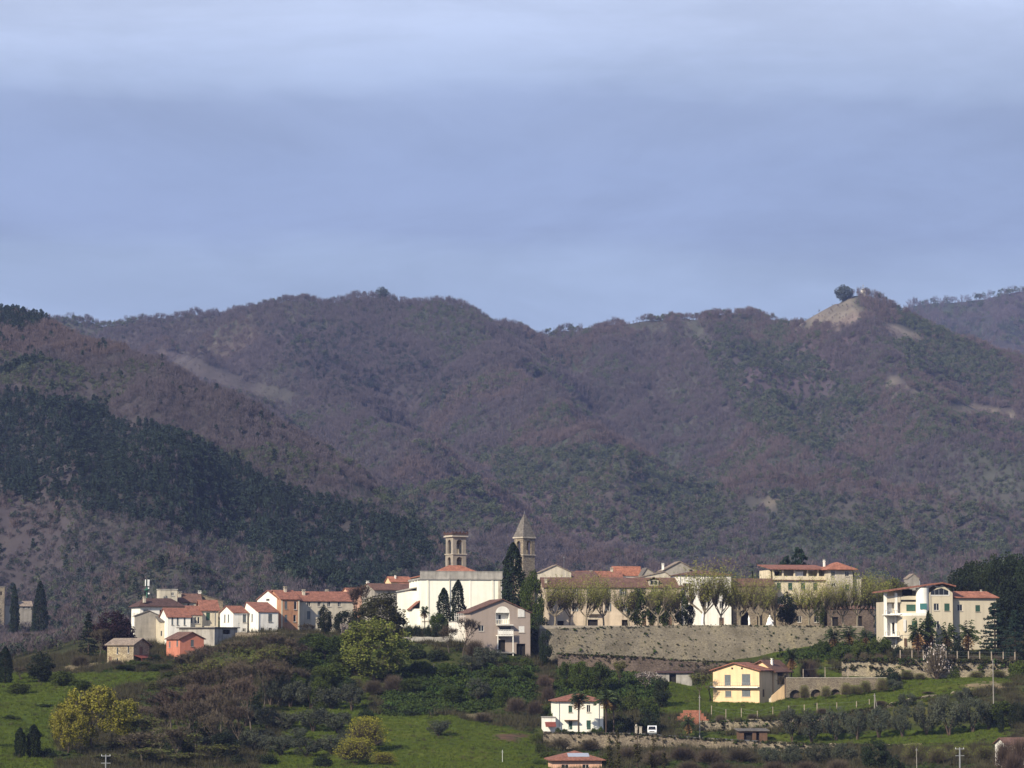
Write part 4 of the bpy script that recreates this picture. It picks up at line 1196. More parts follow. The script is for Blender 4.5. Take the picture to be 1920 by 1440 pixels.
def belfry_face(root, o, u, n, W, z0, z1, op, sp, mt, th=.5, name='belfry_wall'):
    """one tower face with one arched opening standing on z0"""
    mb = MB()
    tf0 = lambda a, z: (o[0] + u[0] * a, o[1] + u[1] * a, z0 + z)
    tf1 = lambda a, z: (o[0] + u[0] * a - n[0] * th, o[1] + u[1] * a - n[1] * th, z0 + z)
    extrude_outline(mb, arch_outline(W, z1 - z0, [(op[0], op[1], sp)]), tf0, tf1)
    return mb.build(name, mt, root)
def tower(name, label, c, Y, yaw, W, base, stages, mt, top):
    """square tower; stages are (z0, z1, arch u0, arch u1, spring) with fractions of W for u"""
    o = P(c, base, Y)
    t = thing(name, label, 'tower', o, math.radians(yaw))
    zlow = stages[0][0]
    MB().box(0, W, 0, W, -6, zlow - .25).build('shaft', mt, t)
    for i, (z0, z1, a, b, sp) in enumerate(stages):
        ins = 0.05 * i
        MB().box(-.22, W + .22, -.22, W + .22, z0 - .247, z0 - .003).build('cornice', M['dressed'], t)
        for o2, u, n in (((ins, ins), (1, 0), (0, -1)), ((ins, W - ins), (0, -1), (-1, 0)), ((W - ins, ins), (0, 1), (1, 0)), ((W - ins, W - ins), (-1, 0), (0, 1))):
            WW = W - 2 * ins
            side = n[0] != 0
            of = .503 if side else 0
            o3 = (o2[0] + u[0] * of, o2[1] + u[1] * of); W3 = WW - 2 * of
            belfry_face(t, o3, u, n, W3, z0, z1, (a * WW - of, b * WW - of), sp, mt)
        MB().tube((W / 2, W / 2, z0 + sp * .95), (W / 2, W / 2, z0 + sp * .55), .12, .45, n=10).build('bell', M['metal'], t)
        MB().box(.6, W - .6, W / 2 - .06, W / 2 + .06, z0 + sp * .95, z0 + sp).build('bell_beam', M['wood'], t)
    return t
mt_ = mpp(838)
t = tower('bell_tower', 'square pale bell tower with two tiers of arched openings behind the church', 849, 838, 30, 4.3, 1100, [(5.2, 8.9, .28, .72, 2.2), (9.25, 13.9, .27, .73, 3.0)], M['belfry'], None)
mb = MB().box(-.4, 4.7, -.4, 4.7, 13.95, 14.3).box(-.15, 4.45, -.15, 4.45, 14.303, 14.6)
mb.build('cornice', M['dressed'], t)
crown = MB().box(-.4, 4.7, -.4, 0.0, 14.603, 15.15).box(-.4, 4.7, 4.3, 4.7, 14.603, 15.15).box(-.4, 0, .003, 4.297, 14.603, 15.15).box(4.3, 4.7, .003, 4.297, 14.603, 15.15)
for k in range(5):
    for y_ in (-.4, 4.42):
        crown.box(-.4 + k * 1.165, .04 + k * 1.165, y_, y_ + .28, 15.153, 15.5)
crown.build('crown', M['darkroof'], t)
t = tower('spired_bell_tower', 'stone bell tower with pointed pyramid spire beside the tall cypress', 981, 832, 38, 4.1, 1130, [(13.4, 17.9, .3, .7, 3.0)], M['towerstone'], None)
mb = MB().box(-.3, 4.4, -.3, 4.4, 17.95, 18.3)
mb.build('cornice', M['dressed'], t)
mb = MB()
prof = [(2.35, 18.303), (1.95, 19.2), (1.4, 20.9), (.8, 22.9), (.05, 24.9)]
for (ra, za), (rb, zb) in zip(prof[:-1], prof[1:]):
    for k in range(4):
        q = [(-1, -1), (1, -1), (1, 1), (-1, 1)]
        p0, p1 = q[k], q[(k + 1) % 4]
        mb.poly([(2.05 + p0[0] * ra, 2.05 + p0[1] * ra, za), (2.05 + p1[0] * ra, 2.05 + p1[1] * ra, za), (2.05 + p1[0] * rb, 2.05 + p1[1] * rb, zb), (2.05 + p0[0] * rb, 2.05 + p0[1] * rb, zb)])
sp_ = mb.build('spire', M['slate'], t)
MB().tube((2.05, 2.05, 24.8), (2.05, 2.05, 25.6), .06).build('finial', M['metal'], sp_)

# ---- greige house with the tall arch, in front of the church
h = House('greige_gable_house', 'large grey beige gable house with tall white arched niche and balconies', 882, 866, 994, 1236, 1149, 770, 14, M['greige'], Wl=13)
m_ = h.m; W, D, H = h.Wr, h.Wl, h.H
h.gable_roof('R', 3.3, M['brown'], ap=.53, over=.5, th=.25)
def U(px): return h.uv('R', px, 0)[0]
def Zv(py): return (h.base - py) * m_
h.win('R', 897, 1173, 907, 1184, 'd').win('R', 970.5, 1142, 983, 1157, 'sw').win('R', 972, 1174, 983, 1186, 'sw')
h.win('R', 934, 1200, 947, 1222, 'hole').win('R', 968, 1207, 985, 1231, 'hole')
h.holes['R'].append((U(929), Zv(1170), U(955), H - .06))
niche = MB()
u0, u1, z0, z1 = U(929), U(955), Zv(1170), H - .06
h.fbox(niche, 'R', u0 + .01, u1 - .01, z0 + .01, z1, -1.5, -1.4)
h.fbox(niche, 'R', u0 + .005, u0 + .06, z0 + .02, z1, -1.39, -.01); h.fbox(niche, 'R', u1 - .06, u1 - .005, z0 + .02, z1, -1.39, -.01)
h.fbox(niche, 'R', u0 + .005, u1 - .005, z0 - .1, z0 + .005, -1.5, .1)
arch_w = u1 - u0
# arched head standing proud on the gable above the opening
pts = [(u0, z1 + .003)] + [((u0 + u1) / 2 - arch_w / 2 * math.cos(math.pi * i / 12), z1 + .003 + arch_w / 2 * .9 * math.sin(math.pi * i / 12)) for i in range(1, 12)] + [(u1, z1 + .003)]
niche.hexa([(p[0], -.004, p[1]) for p in pts], [(p[0], -.05, p[1]) for p in pts])
niche.build('arched_niche', M['white'], h.root)
for k in range(7):
    u = u0 + .2 + k * (arch_w - .4) / 6
    h.fbox(MB(), 'R', u - .06, u + .06, z0 + .01, z0 + 1.0, -.2, -.08).build('baluster', M['cream'], h.root)
h.fbox(MB(), 'R', u0 + .07, u1 - .07, z0 + 1.003, z0 + 1.12, -.25, -.03).build('handrail', M['frame'], h.root)
h.fbox(MB(), 'R', u0 + 1.1, u0 + 1.7, z0 + 1.2, z0 + 2.3, -1.39, -1.36).build('window', M['glass'], h.root)
b0, b1 = U(930), U(960)
bal = h.fbox(MB(), 'R', b0, b1, Zv(1193), Zv(1191), .003, 1.5).build('balcony', M['white'], h.root)
for px in (931, 936, 941, 946, 951, 956, 959.5):
    h.fbox(MB(), 'R', U(px) - .05, U(px) + .05, Zv(1191) + .003, Zv(1182), 1.38, 1.46).build('baluster', M['frame'], bal)
h.fbox(MB(), 'R', b0, b1, Zv(1182) + .003, Zv(1181), 1.36, 1.48).build('handrail', M['frame'], bal)
h.fbox(MB(), 'R', b0 + .1, b1 - .1, Zv(1190), Zv(1183), 1.40, 1.43).build('balcony_panel', M['white'], bal)
h.fbox(MB(), 'R', U(930), U(931.5), Zv(1236), Zv(1193) - .003, 1.2, 1.45).build('pillar', M['white'], h.root)
h.fbox(MB(), 'R', U(958.5), U(960), Zv(1236), Zv(1193) - .003, 1.2, 1.45).build('pillar', M['white'], h.root)
h.fbox(MB(), 'R', U(936), U(957), Zv(1190), Zv(1176), .003, .05).build('window', M['glass'], h.root)
h.fbox(MB(), 'R', b0, b1, Zv(1173), Zv(1171.5), .003, 1.4).build('balcony_canopy', M['white'], h.root)
h.fbox(MB(), 'R', U(932), U(962), Zv(1225), Zv(1223), .003, 1.6).build('terrace_slab', M['concrete'], h.root)
h.finish()
# roof side terrace on the left flank of the house
h2 = House('white_roof_terrace', 'white walled terrace with railing left of the grey beige gable house', 852, 846, 880, 1215, 1166, 775, 12, M['white'], cat='terrace', Wl=8)
h2.flat_roof(M['concrete'], .15)
for k in range(9):
    u = .1 + k * (h2.Wr - .2) / 8
    MB().box(u - .05, u + .05, -.1, 0, h2.H + .153, h2.H + 2.2).build('railing_post', M['frame'], h2.root)
MB().box(0, h2.Wr, -.1, 0, h2.H + 1.3, h2.H + 1.42).build('handrail', M['frame'], h2.root)
h2.finish()

# ------------------------------------------------------------------ promenade terrace and its great wall
PROM_Z = P(1300, 1173, 790).z
prom_edge = [(1012, 780), (1080, 783), (1150, 786), (1230, 789), (1300, 791), (1380, 793), (1460, 795), (1540, 797), (1620, 800)]
edge = [P(px, 1173, Y) for px, Y in prom_edge]
top = [(v.x, v.y + .3) for v in edge] + [(edge[-1].x + 12, 935), (edge[0].x + 3, 935)]
mb = MB().hexa([(x, y, PROM_Z - 14) for x, y in top], [(x, y, PROM_Z - .05) for x, y in top])
tag(mb.build('promenade', M['gravel']), kind='structure')
def wall_along(name, label, pts, mt, thick=0.7, batter=0.0, cat='stone wall', rough=0.12, coping=None, sink=2.5, seed=1):
    """stone wall along a line of (px, top row, bottom row, depth) with an uneven top"""
    rng = np.random.default_rng(seed)
    P0 = []
    for (a, b) in zip(pts[:-1], pts[1:]):
        ta, tb = P(a[0], a[1], a[3]), P(b[0], b[1], b[3]); ba, bb = P(a[0], a[2], a[3]), P(b[0], b[2], b[3])
        n = max(1, int((tb - ta).length / 1.6))
        for i in range(n):
            P0.append((ta.lerp(tb, i / n), ba.lerp(bb, i / n)))
    P0.append((P(pts[-1][0], pts[-1][1], pts[-1][3]), P(pts[-1][0], pts[-1][2], pts[-1][3])))
    o = P0[0][1].copy()
    V = []; F = []
    nrow = 4
    for i, (t, b) in enumerate(P0):
        zt = t.z + rng.normal() * rough
        d = (P0[min(i + 1, len(P0) - 1)][0] - P0[max(i - 1, 0)][0]); nn = Vector((d.y, -d.x, 0)).normalized()
        zb = b.z - sink
        for k in range(nrow + 1):
            f = k / nrow; z = zt * (1 - f) + zb * f
            off = nn * (batter * (zt - z) + (rng.normal() * 0.05 if 0 < k < nrow else 0))
            V.append((t.x + off.x - o.x, t.y + off.y - o.y, z - o.z))
        bk = nn * (-thick)
        V.append((t.x + bk.x - o.x, t.y + bk.y - o.y, zt - o.z)); V.append((t.x + bk.x - o.x, t.y + bk.y - o.y, zb - o.z))
    R = nrow + 3
    order = [nrow + 2, nrow + 1] + list(range(0, nrow + 1))
    for i in range(len(P0) - 1):
        for k in range(len(order)):
            a, b = order[k], order[(k + 1) % len(order)]
            F.append((i * R + a, i * R + b, (i + 1) * R + b, (i + 1) * R + a))
    mbx = MB(); mbx.v = V; mbx.f = F + [tuple(order), tuple((len(P0) - 1) * R + a for a in order)]; mbx.m = [0] * len(mbx.f)
    ob = mbx.build(name, mt, None, o)
    tag(ob, label, cat, kind='thing')
    return ob
wall_pts = [(1012, 1179, 1230, 779.5), (1080, 1177, 1236, 782.5), (1150, 1175.5, 1240, 785.5), (1230, 1173.5, 1246, 788.5), (1300, 1172, 1250, 790.5), (1380, 1172, 1248, 792.5), (1460, 1173, 1236, 794.5), (1540, 1174, 1214, 796.5), (1620, 1176, 1206, 799.5)]
big = wall_along('terrace_wall', 'great tan stone retaining wall under the tree lined promenade', wall_pts, M['bigwall'], thick=1.2, batter=0.10, rough=.05, sink=4, seed=3)
lw = wall_along('lower_terrace_wall', 'dark brown stone wall at the foot of the great promenade wall', [(1046, 1225, 1258, 768), (1120, 1228, 1262, 768), (1190, 1231, 1264, 767), (1250, 1236, 1264, 767), (1330, 1243, 1262, 768), (1400, 1243, 1258, 769)], M['darkwall'], thick=.9, batter=.08, seed=4)
rw = wall_along('villa_terrace_wall', 'long pale stone retaining wall in front of the modern villa', [(1578, 1238, 1262, 753), (1640, 1236, 1270, 752), (1700, 1237, 1276, 751), (1800, 1239, 1278, 751), (1900, 1241, 1272, 751), (2020, 1243, 1270, 751)], M['palewall'], thick=.9, seed=5, rough=.2)
ow = wall_along('olive_terrace_wall', 'low tumbled stone wall along the grassy bank below the yellow house', [(1312, 1354, 1378, 697), (1390, 1351, 1376, 698), (1450, 1349, 1370, 699), (1560, 1341, 1356, 702), (1640, 1326, 1345, 706), (1720, 1309, 1330, 711), (1790, 1301, 1318, 715)], M['palewall'], thick=.8, seed=6, rough=.25)
rdw = wall_along('road_wall', 'grey stone retaining wall holding up the road below the white house', [(1019, 1373, 1414, 668), (1100, 1374, 1414, 668), (1200, 1377, 1414, 668), (1320, 1385, 1412, 668), (1430, 1391, 1408, 668)], M['stone'], thick=.8, batter=.05, seed=7)
mw = wall_along('meadow_edge_wall', 'low sunlit stone wall under the strip of bright grass', [(1430, 1391, 1404, 667.5), (1560, 1396, 1408, 667), (1700, 1398, 1412, 666), (1800, 1395, 1410, 667), (1868, 1390, 1408, 668)], M['palewall'], thick=.8, seed=8, rough=.2)
wall_along('village_foot_wall', 'low stone wall under the white houses at left', [(441, 1186, 1200, 788), (520, 1186, 1198, 787), (592, 1186, 1198, 789)], M['stone'], thick=.8, seed=9)
wall_along('hedge_wall', 'grey parapet wall under the dark hedge left of the grey beige house', [(755, 1194, 1204, 777), (850, 1194, 1204, 776)], M['concrete'], thick=.6, seed=10)
# weeds rooted in the joints of the great wall: too small and many to count
def tuft(n, r, hgt, s, seed):
    rng = np.random.default_rng(seed)
    c = rand_unit(n, rng) * np.array([r, r, hgt * .6]) * rng.uniform(.2, 1, (n, 1)); c[:, 2] = np.abs(c[:, 2])
    return leaf_quads(c, s, rng)
items = []
for k in range(3):
    V, F = tuft(26, .45, .5, .16, 300 + k); items.append((f'weed_{k}', np_mesh('wall_weed', V, [(F, 0)], [M['bramble']])))
for k in range(2):
    V, F = tuft(30, .4, .5, .13, 310 + k); items.append((f'weed_dry_{k}', np_mesh('wall_weed_dry', V, [(F, 0)], [M['scrub']])))
weed_coll, weed_pos = proto_coll('wall_weeds_kinds', items)
rng = np.random.default_rng(44)
n = 900
wx = rng.uniform(1030, 1600, n); wt = np.where(rng.uniform(size=n) < .3, rng.uniform(-.02, .05, n), rng.beta(1.3, 1.0, n))
pts = []
for x, t in zip(wx, wt):
    tp = np.interp(x, [q[0] for q in wall_pts], [q[1] for q in wall_pts]); bt = np.interp(x, [q[0] for q in wall_pts], [q[2] for q in wall_pts]); Yw = np.interp(x, [q[0] for q in wall_pts], [q[3] for q in wall_pts])
    v = P(x, tp + (bt - tp) * t, Yw); zt = P(x, tp, Yw).z
    v.y -= 0.10 * (zt - v.z) + 0.05
    pts.append(tuple(v - big.location))
s = rng.lognormal(-.8, .5, n); s = np.minimum(s, 1.9)
o = scatter('wall_weeds', np.array(pts), rng.integers(0, 5, n), np.stack([s * 1.2, s * .8, s], 1), np.stack([n * [0.0], n * [0.0], rng.uniform(0, 6.28, n)], 1).reshape(n, 3), weed_coll, big)
tag(o, kind='stuff')

# dry grass and weeds along the rims of the walls
def rim(wall, pts, n, s0, s1, name='rim_growth', seed=5, hang=.25):
    rg = np.random.default_rng(seed); out = []
    for _ in range(n):
        x = rg.uniform(pts[0][0], pts[-1][0]); f = lambda k: np.interp(x, [q[0] for q in pts], [q[k] for q in pts])
        v = P(x, f(1), f(3)); t = rg.uniform()
        v.y += -.15 + .5 * rg.uniform(); v.z += -.15 - (hang * 6 * rg.uniform() if t < .3 else 0)
        if t < .3: v.y -= .25
        out.append(tuple(v - wall.location))
    s = rg.uniform(s0, s1, n)
    o = scatter(name, np.array(out), np.where(rg.uniform(size=n) < .3, rg.integers(0, 3, n), rg.integers(3, 5, n)), np.stack([s, s, s], 1), np.stack([np.zeros(n), np.zeros(n), rg.uniform(0, 6.28, n)], 1), weed_coll, wall)
    tag(o, kind='stuff')
rim(rw, [(1578, 1238, 0, 753), (1700, 1237, 0, 751), (1900, 1241, 0, 751), (2020, 1243, 0, 751)], 620, .8, 2.6, hang=.4)
rim(ow, [(1312, 1354, 0, 697), (1450, 1349, 0, 699), (1560, 1341, 0, 702), (1640, 1326, 0, 706), (1720, 1309, 0, 711), (1790, 1301, 0, 715)], 420, .6, 1.7, seed=6)
rim(rdw, [(1019, 1373, 0, 668), (1100, 1374, 0, 668), (1200, 1377, 0, 668), (1320, 1385, 0, 668), (1430, 1391, 0, 668)], 380, .4, 1.6, seed=7, hang=.7)
rim(mw, [(1430, 1391, 0, 667.5), (1560, 1396, 0, 667), (1700, 1398, 0, 666), (1868, 1390, 0, 668)], 420, .6, 1.6, seed=8)
rim(lw, [(1046, 1225, 0, 768), (1190, 1231, 0, 767), (1250, 1236, 0, 767), (1400, 1243, 0, 769)], 300, .5, 1.5, seed=9)
# arched stone wall behind the yellow house
def arched_wall():
    a, b = P(1476, 1308, 729), P(1662, 1300, 733)
    d = (b - a); L = math.hypot(d.x, d.y); rz = math.atan2(d.y, d.x); m_ = mpp(730)
    t = thing('arched_wall', 'stone terrace wall with a row of low dark arches right of the yellow house', 'stone wall', (a.x, a.y, a.z), rz); t['kind'] = 'thing'
    H = 4.7
    u = lambda px: (px - 1476) / (1662 - 1476) * L
    ops = [(u(1481), u(1501), .55), (u(1520), u(1540), .65), (u(1557), u(1576), .75), (u(1632), u(1650), .8)]
    mb = MB(); pts = arch_outline(L, H, ops, 10)
    extrude_outline(mb, pts, lambda x, z: (x, 0, z), lambda x, z: (x, .8, z))
    mb.build('masonry', M['stone'], t)
    MB().box(0, L, .803, 2.6, 0, H - .1).build('vault_fill', M['darkwall'], t)
    MB().box(-.05, L + .05, -.1, .9, H + .003, H + .16).build('coping', M['dressed'], t)
arched_wall()

# ------------------------------------------------------------------ buildings along the promenade
def Pb(Y): return HOR - (PROM_Z - .05) * FPX / Y * 1.0
BP = 1230 - PROM_Z * FPX / 822 - .2
h = House('long_rose_house', 'long old rose plastered house with brown red roof behind the plane trees', 1020, 1012, 1278, BP, 1101, 822, 5, M['rose'], Wl=12, sink=2)
h.gable_roof('L', 2.6, M['brown'], over=.5).chimney(.02, .2, .8)
h.row('R', [1047, 1078, 1107, 1138, 1168, 1198, 1228], 1103, 1117, 6.5, 'og').row('R', [1052, 1078, 1140, 1170], 1131, 1146, 6, 'og')
h.row('R', [1200, 1226, 1252], 1131, 1143, 6, 's')
h.row('R', [1208, 1222, 1258], 1156, BP - .5, 8, 'door').win('R', 1166, 1162, 1178, BP - .5, 'hole')
for x0, x1, yt in ((1045, 1057, 1160), (1102, 1121, 1157.5)):
    h.win('R', x0, yt + 4, x1, BP - .4, 'hole')
    u0, u1 = h.uv('R', x0, 0)[0], h.uv('R', x1, 0)[0]; zt = (BP - yt - 4) * h.m
    pts = [(u0 - .35, zt + .01)] + [((u0 + u1) / 2 - ((u1 - u0) / 2 + .35) * math.cos(math.pi * i / 10), zt + .01 + .9 * math.sin(math.pi * i / 10)) for i in range(1, 10)] + [(u1 + .35, zt + .01)]
    MB().hexa([(p[0], -.003, p[1]) for p in pts], [(p[0], -.08, p[1]) for p in pts]).build('arch_surround', M['dressed'], h.root)
u0, u1 = h.uv('R', 1098, 0)[0], h.uv('R', 1125, 0)[0]
bal = h.fbox(MB(), 'R', u0, u1, 3.5, 3.7, .003, 1.2).build('balcony', M['dressed'], h.root)
for k in range(11):
    u = u0 + .1 + k * (u1 - u0 - .2) / 10
    h.fbox(MB(), 'R', u - .06, u + .06, 3.703, 4.5, 1.02, 1.12).build('baluster', M['dressed'], bal)
h.fbox(MB(), 'R', u0, u1, 4.503, 4.62, .98, 1.18).build('handrail', M['dressed'], bal)
# dormer
du, dz = h.uv('R', 1227, 0)[0], h.H
mb = MB().box(du - 1.3, du + 1.3, .6, 4.5, dz + .3, dz + 2.0)
dm = mb.build('dormer', M['pale'], h.root)
mb = MB().hexa([(du - 1.6, .2, dz + 1.95), (du, .2, dz + 2.7), (du, 5.5, dz + 2.7), (du - 1.6, 5.5, dz + 1.95)], [(du - 1.6, .2, dz + 2.1), (du, .2, dz + 2.85), (du, 5.5, dz + 2.85), (du - 1.6, 5.5, dz + 2.1)])
mb.hexa([(du + 1.6, .2, dz + 1.95), (du, .2, dz + 2.7), (du, 5.5, dz + 2.7), (du + 1.6, 5.5, dz + 1.95)], [(du + 1.6, .2, dz + 2.1), (du, .2, dz + 2.85), (du, 5.5, dz + 2.85), (du + 1.6, 5.5, dz + 2.1)])
mb.build('dormer_roof', M['brown'], dm)
for a_ in (-.95, .1):
    MB().box(du + a_, du + a_ + .85, .53, .595, dz + .75, dz + 1.85).build('dormer_window', M['glass'], dm)
h.finish()

h = House('tall_white_palazzo', 'tall white house with flat eaves behind the middle plane trees', 1273, 1262, 1372, BP, 1079, 826, 8, M['white'], Wl=12, sink=2)
h.hip_roof(1.5, M['brown'], over=.5).row('R', [1288, 1321, 1352], 1094, 1110, 6.5, 'ob').row('R', [1288, 1320, 1353], 1127, 1141, 6, 'd')
h.win('R', 1283, 1155, 1292, 1163).win('R', 1349, 1158, 1358, BP - .4, 'door', 'wood')
h.finish(downpipe=[('R', 1276)])

h = House('arched_gate_house', 'brown roofed stone wing with one large dark archway', 1374, 1368, 1452, BP, 1099, 830, 5, M['stone'], Wl=10, sink=2)
h.gable_roof('L', 2.0, M['brown'], over=.4).row('R', [1380, 1412, 1430], 1103, 1113, 5.5, 'sb')
u0, u1 = h.uv('R', 1386, 0)[0], h.uv('R', 1404, 0)[0]
h.holes['R'].append((u0, .02, u1, 4.6))
h.fbox(MB(), 'R', u0 - .3, u1 + .3, 0, 6.2, -3.2, -3.1).build('gateway_interior', M['void'], h.root)
r_ = (u1 - u0) / 2
mb = MB()
for sgn in (0, 1):
    pts = [((u0 + u1) / 2 - r_ * math.cos(math.pi / 2 * (i / 8 + sgn)), 3.3 + 1.29 * math.sin(math.pi / 2 * (i / 8 + sgn))) for i in range(9)]
    pts = pts + ([(u0, 4.59)] if sgn == 0 else [(u1, 4.59)])
    mb.hexa([(p[0], .02, p[1]) for p in pts], [(p[0], .3, p[1]) for p in pts])
mb.build('arch_head', M['stone'], h.root)
h.win('R', 1420, 1150, 1430, BP - .4, 'hole').finish()

h = House('yellow_villa', 'pale yellow villa with roof terrace and green shuttered windows', 1450, 1434, 1557, BP, 1089, 834, 12, M['villa'], Wl=13, sink=2)
h.row('R', [1461, 1483, 1507.5, 1531], 1093, 1106, 8, 's').row('R', [1461, 1483, 1507, 1531], 1120, 1131, 7, 's')
W, D, H = h.Wr, h.Wl, h.H
MB().box(-.3, W + .3, -.5, .5, H + .003, H + .25).build('cornice', M['brown'], h.root)
h.fbox(MB(), 'R', 0, W, H + .253, H + 1.3, -.3, -.02).build('parapet', M['villa'], h.root)
MB().box(0, W, 3.2, D, H + .003, H + 3.05).build('loggia_back', M['villa'], h.root)
for px in (1452, 1470, 1492, 1517, 1537, 1555):
    u = h.uv('R', px, 0)[0]
    MB().box(u - .22, u + .22, .35, .75, H + 1.303, H + 3.05).build('loggia_pillar', M['villa'], h.root)
for a_, b_ in ((1453, 1468), (1499, 1516)):
    MB().box(h.uv('R', a_, 0)[0], h.uv('R', b_, 0)[0], 3.1, 3.19, H + .3, H + 2.6).build('loggia_opening', M['void'], h.root)
MB().box(h.uv('R', 1494, 0)[0], h.uv('R', 1510, 0)[0], 1.0, 1.05, H + 1.3, H + 2.6).build('hanging_sheet', M['frame'], h.root)
h.roof = MB().hexa([(-.6, -.6, H + 3.053), (W + .3, -.6, H + 3.053), (W + .3, D + .4, H + 4.6), (-.6, D + .4, H + 4.6)], [(-.6, -.6, H + 3.3), (W + .3, -.6, H + 3.3), (W + .3, D + .4, H + 4.85), (-.6, D + .4, H + 4.85)]).build('roof', M['red'], h.root)
h.finish()
h = House('villa_tower_house', 'square yellow house with red hipped roof at the right of the yellow villa', 1558, 1548, 1601, BP, 1069, 833, 14, M['pale'], Wl=9, sink=2)
h.hip_roof(2.3, M['orange'], over=1.2).win('R', 1559.5, 1071, 1567, 1081, 'd').win('R', 1586, 1071, 1594, 1081, 'd').win('R', 1560, 1094, 1568, 1100).win('R', 1586, 1096, 1594, 1108, 's').chimney(.02, .6, .6, .5, M['white']).finish()
h = House('white_annex', 'small annex with white sloping roof right of the red hipped house', 1602, 1598, 1616, BP, 1085, 836, 10, M['pale'], Wl=7, sink=2)
h.shed_roof('X', 1.8, M['white'], over=.3).finish()
h = House('stone_ground_house', 'low rough stone house front under the plane trees', 1462, 1456, 1545, BP, 1140, 826, 6, M['stone'], Wl=6, sink=2)
h.shed_roof('R', .8, M['brown'], over=.3).win('R', 1495, 1155, 1503, 1167).win('R', 1527, 1155, 1536, 1167).finish()
h = House('dark_stone_house', 'dark stone house front with doorways at the right end of the promenade', 1552, 1547, 1640, BP, 1142, 828, 5, M['darkwall'], Wl=6, sink=2)
h.shed_roof('R', .9, M['brown'], over=.3).win('R', 1560, 1157, 1572, BP - .4, 'hole').win('R', 1607, 1155, 1617, BP - .4, 'hole').finish()

# houses behind
h = House('pale_gable_house', 'pale stone house with low gable right of the spired tower', 1014, 1008, 1071, 1140, 1073, 866, 8, M['pale'])
h.gable_roof('R', 2.0, M['tan'], over=.35).finish()
h = House('red_roofed_row_house', 'white house under the longer of two red roofs behind the rose house', 1085, 1078, 1168, 1130, 1086, 878, 10, M['white'])
h.gable_roof('L', 2.3, M['red'], over=.3).chimney(.3, .2, .9).chimney(.8, .5, .5).finish()
h = House('bright_red_roofed_house', 'white house with bright red roof left of the big grey gable', 1152, 1146, 1203, 1130, 1078, 884, 14, M['white'])
h.gable_roof('L', 2.4, M['orange'], over=.3).finish()
h = House('brown_roofed_house', 'house with long brown red roof behind the left plane trees', 1060, 1050, 1120, 1130, 1083, 872, 6, M['pale'])
h.gable_roof('L', 1.8, M['brown'], over=.3).finish()
h = House('grey_end_house', 'grey house end with gently sloping roof beside the bright red roof', 1204, 1198, 1234, 1130, 1079, 880, 8, M['grey'])
h.gable_roof('R', 2.1, M['slate'], ap=.3, over=.3).finish()
h = House('big_grey_gable_house', 'big grey beige house with broad low gable against the forest', 1244, 1238, 1306, 1130, 1070, 874, 8, M['grey'])
h.gable_roof('R', 2.6, M['tan'], ap=.5, over=.4).chimney(.0, .1, 1.4, .6, M['white']).win('R', 1293, 1068, 1299, 1071, 'hole').finish()
h = House('low_lean_roof_house', 'low house with sloping tan roof before the big grey gable', 1198, 1192, 1262, 1130, 1083, 858, 8, M['pale'])
h.gable_roof('R', 1.6, M['tan'], ap=.75, over=.3).finish()

# ------------------------------------------------------------------ modern villa
h = House('modern_villa', 'sand coloured modern villa with long red sloping roof and pentagonal window', 1744, 1722, 1788, 1216, 1112, 772, 6, M['modern'], cat='villa', Wl=9)
m_ = h.m; W, D, H = h.Wr, h.Wl, h.H
Xp = lambda px: (px - 1744) / (1788 - 1744) * W
Zp = lambda py: (1216 - py) * m_
h.gable = ('R', Zp(1097) - H, .55)
h.win('R', 1752, 1132, 1762, 1145).win('R', 1772, 1132, 1782, 1146, 's').win('R', 1752, 1165, 1762, 1178)
# pentagon window in the gable, standing in a shallow surround
pent = [(Xp(1746.5), Zp(1116)), (Xp(1780), Zp(1116)), (Xp(1780), Zp(1108.5)), (Xp(1767), Zp(1103)), (Xp(1746.5), Zp(1109))]
MB().hexa([(x, -.03, z) for x, z in pent], [(x, -.006, z) for x, z in pent]).build('pentagon_window', M['glass'], h.root)
for px in (1754, 1762, 1771):
    MB().box(Xp(px) - .05, Xp(px) + .05, -.06, -.033, Zp(1116), Zp(1105.5)).build('mullion', M['metal'], h.root)
MB().box(Xp(1780.2), Xp(1782), -.1, -.006, Zp(1117), Zp(1108)).build('window_jamb', M['frame'], h.root)
MB().box(Xp(1746), Xp(1782), -.12, -.006, Zp(1117.5), Zp(1116) - .003).build('window_sill', M['frame'], h.root)
# left wing with loggias, the long roof slopes down to it
xl = Xp(1661)
MB().box(xl + 4.2, -.9, 1.2, D + 2, -5, Zp(1129)).build('left_wing', M['modern'], h.root)
MB().box(xl, xl + 4.19, 2.6, D + 2, -5, Zp(1129)).build('left_wing', M['modern'], h.root)
MB().box(xl + 4.2, -.9, .9, 1.197, Zp(1125), Zp(1118)).build('loggia_parapet', M['modern'], h.root)
MB().box(xl, xl + 4.1, .9, 1.1, Zp(1130), Zp(1118)).build('loggia_parapet', M['modern'], h.root)
MB().box(xl + 3.0, -.9, 4.5, D + 2, Zp(1129) + .003, Zp(1107)).build('loggia_back', M['modern'], h.root)
MB().box(Xp(1700), Xp(1719), 4.4, 4.497, Zp(1117), Zp(1105)).build('loggia_opening', M['void'], h.root)
for px in (1662, 1682):
    MB().box(Xp(px) - .35, Xp(px) + .35, .85, 1.5, -5, Zp(1112)).build('pillar', M['white'], h.root)
for px, w_, y0_, y1_ in ((1710.5, 17, 1134, 1146),):
    MB().box(Xp(px - w_ / 2), Xp(px + w_ / 2), 1.1, 1.19, Zp(y1_), Zp(y0_)).build('teal_blind', M['green_sh'], h.root)
MB().box(Xp(1664), Xp(1677), 2.5, 2.59, Zp(1150), Zp(1132)).build('doorway', M['white'], h.root)
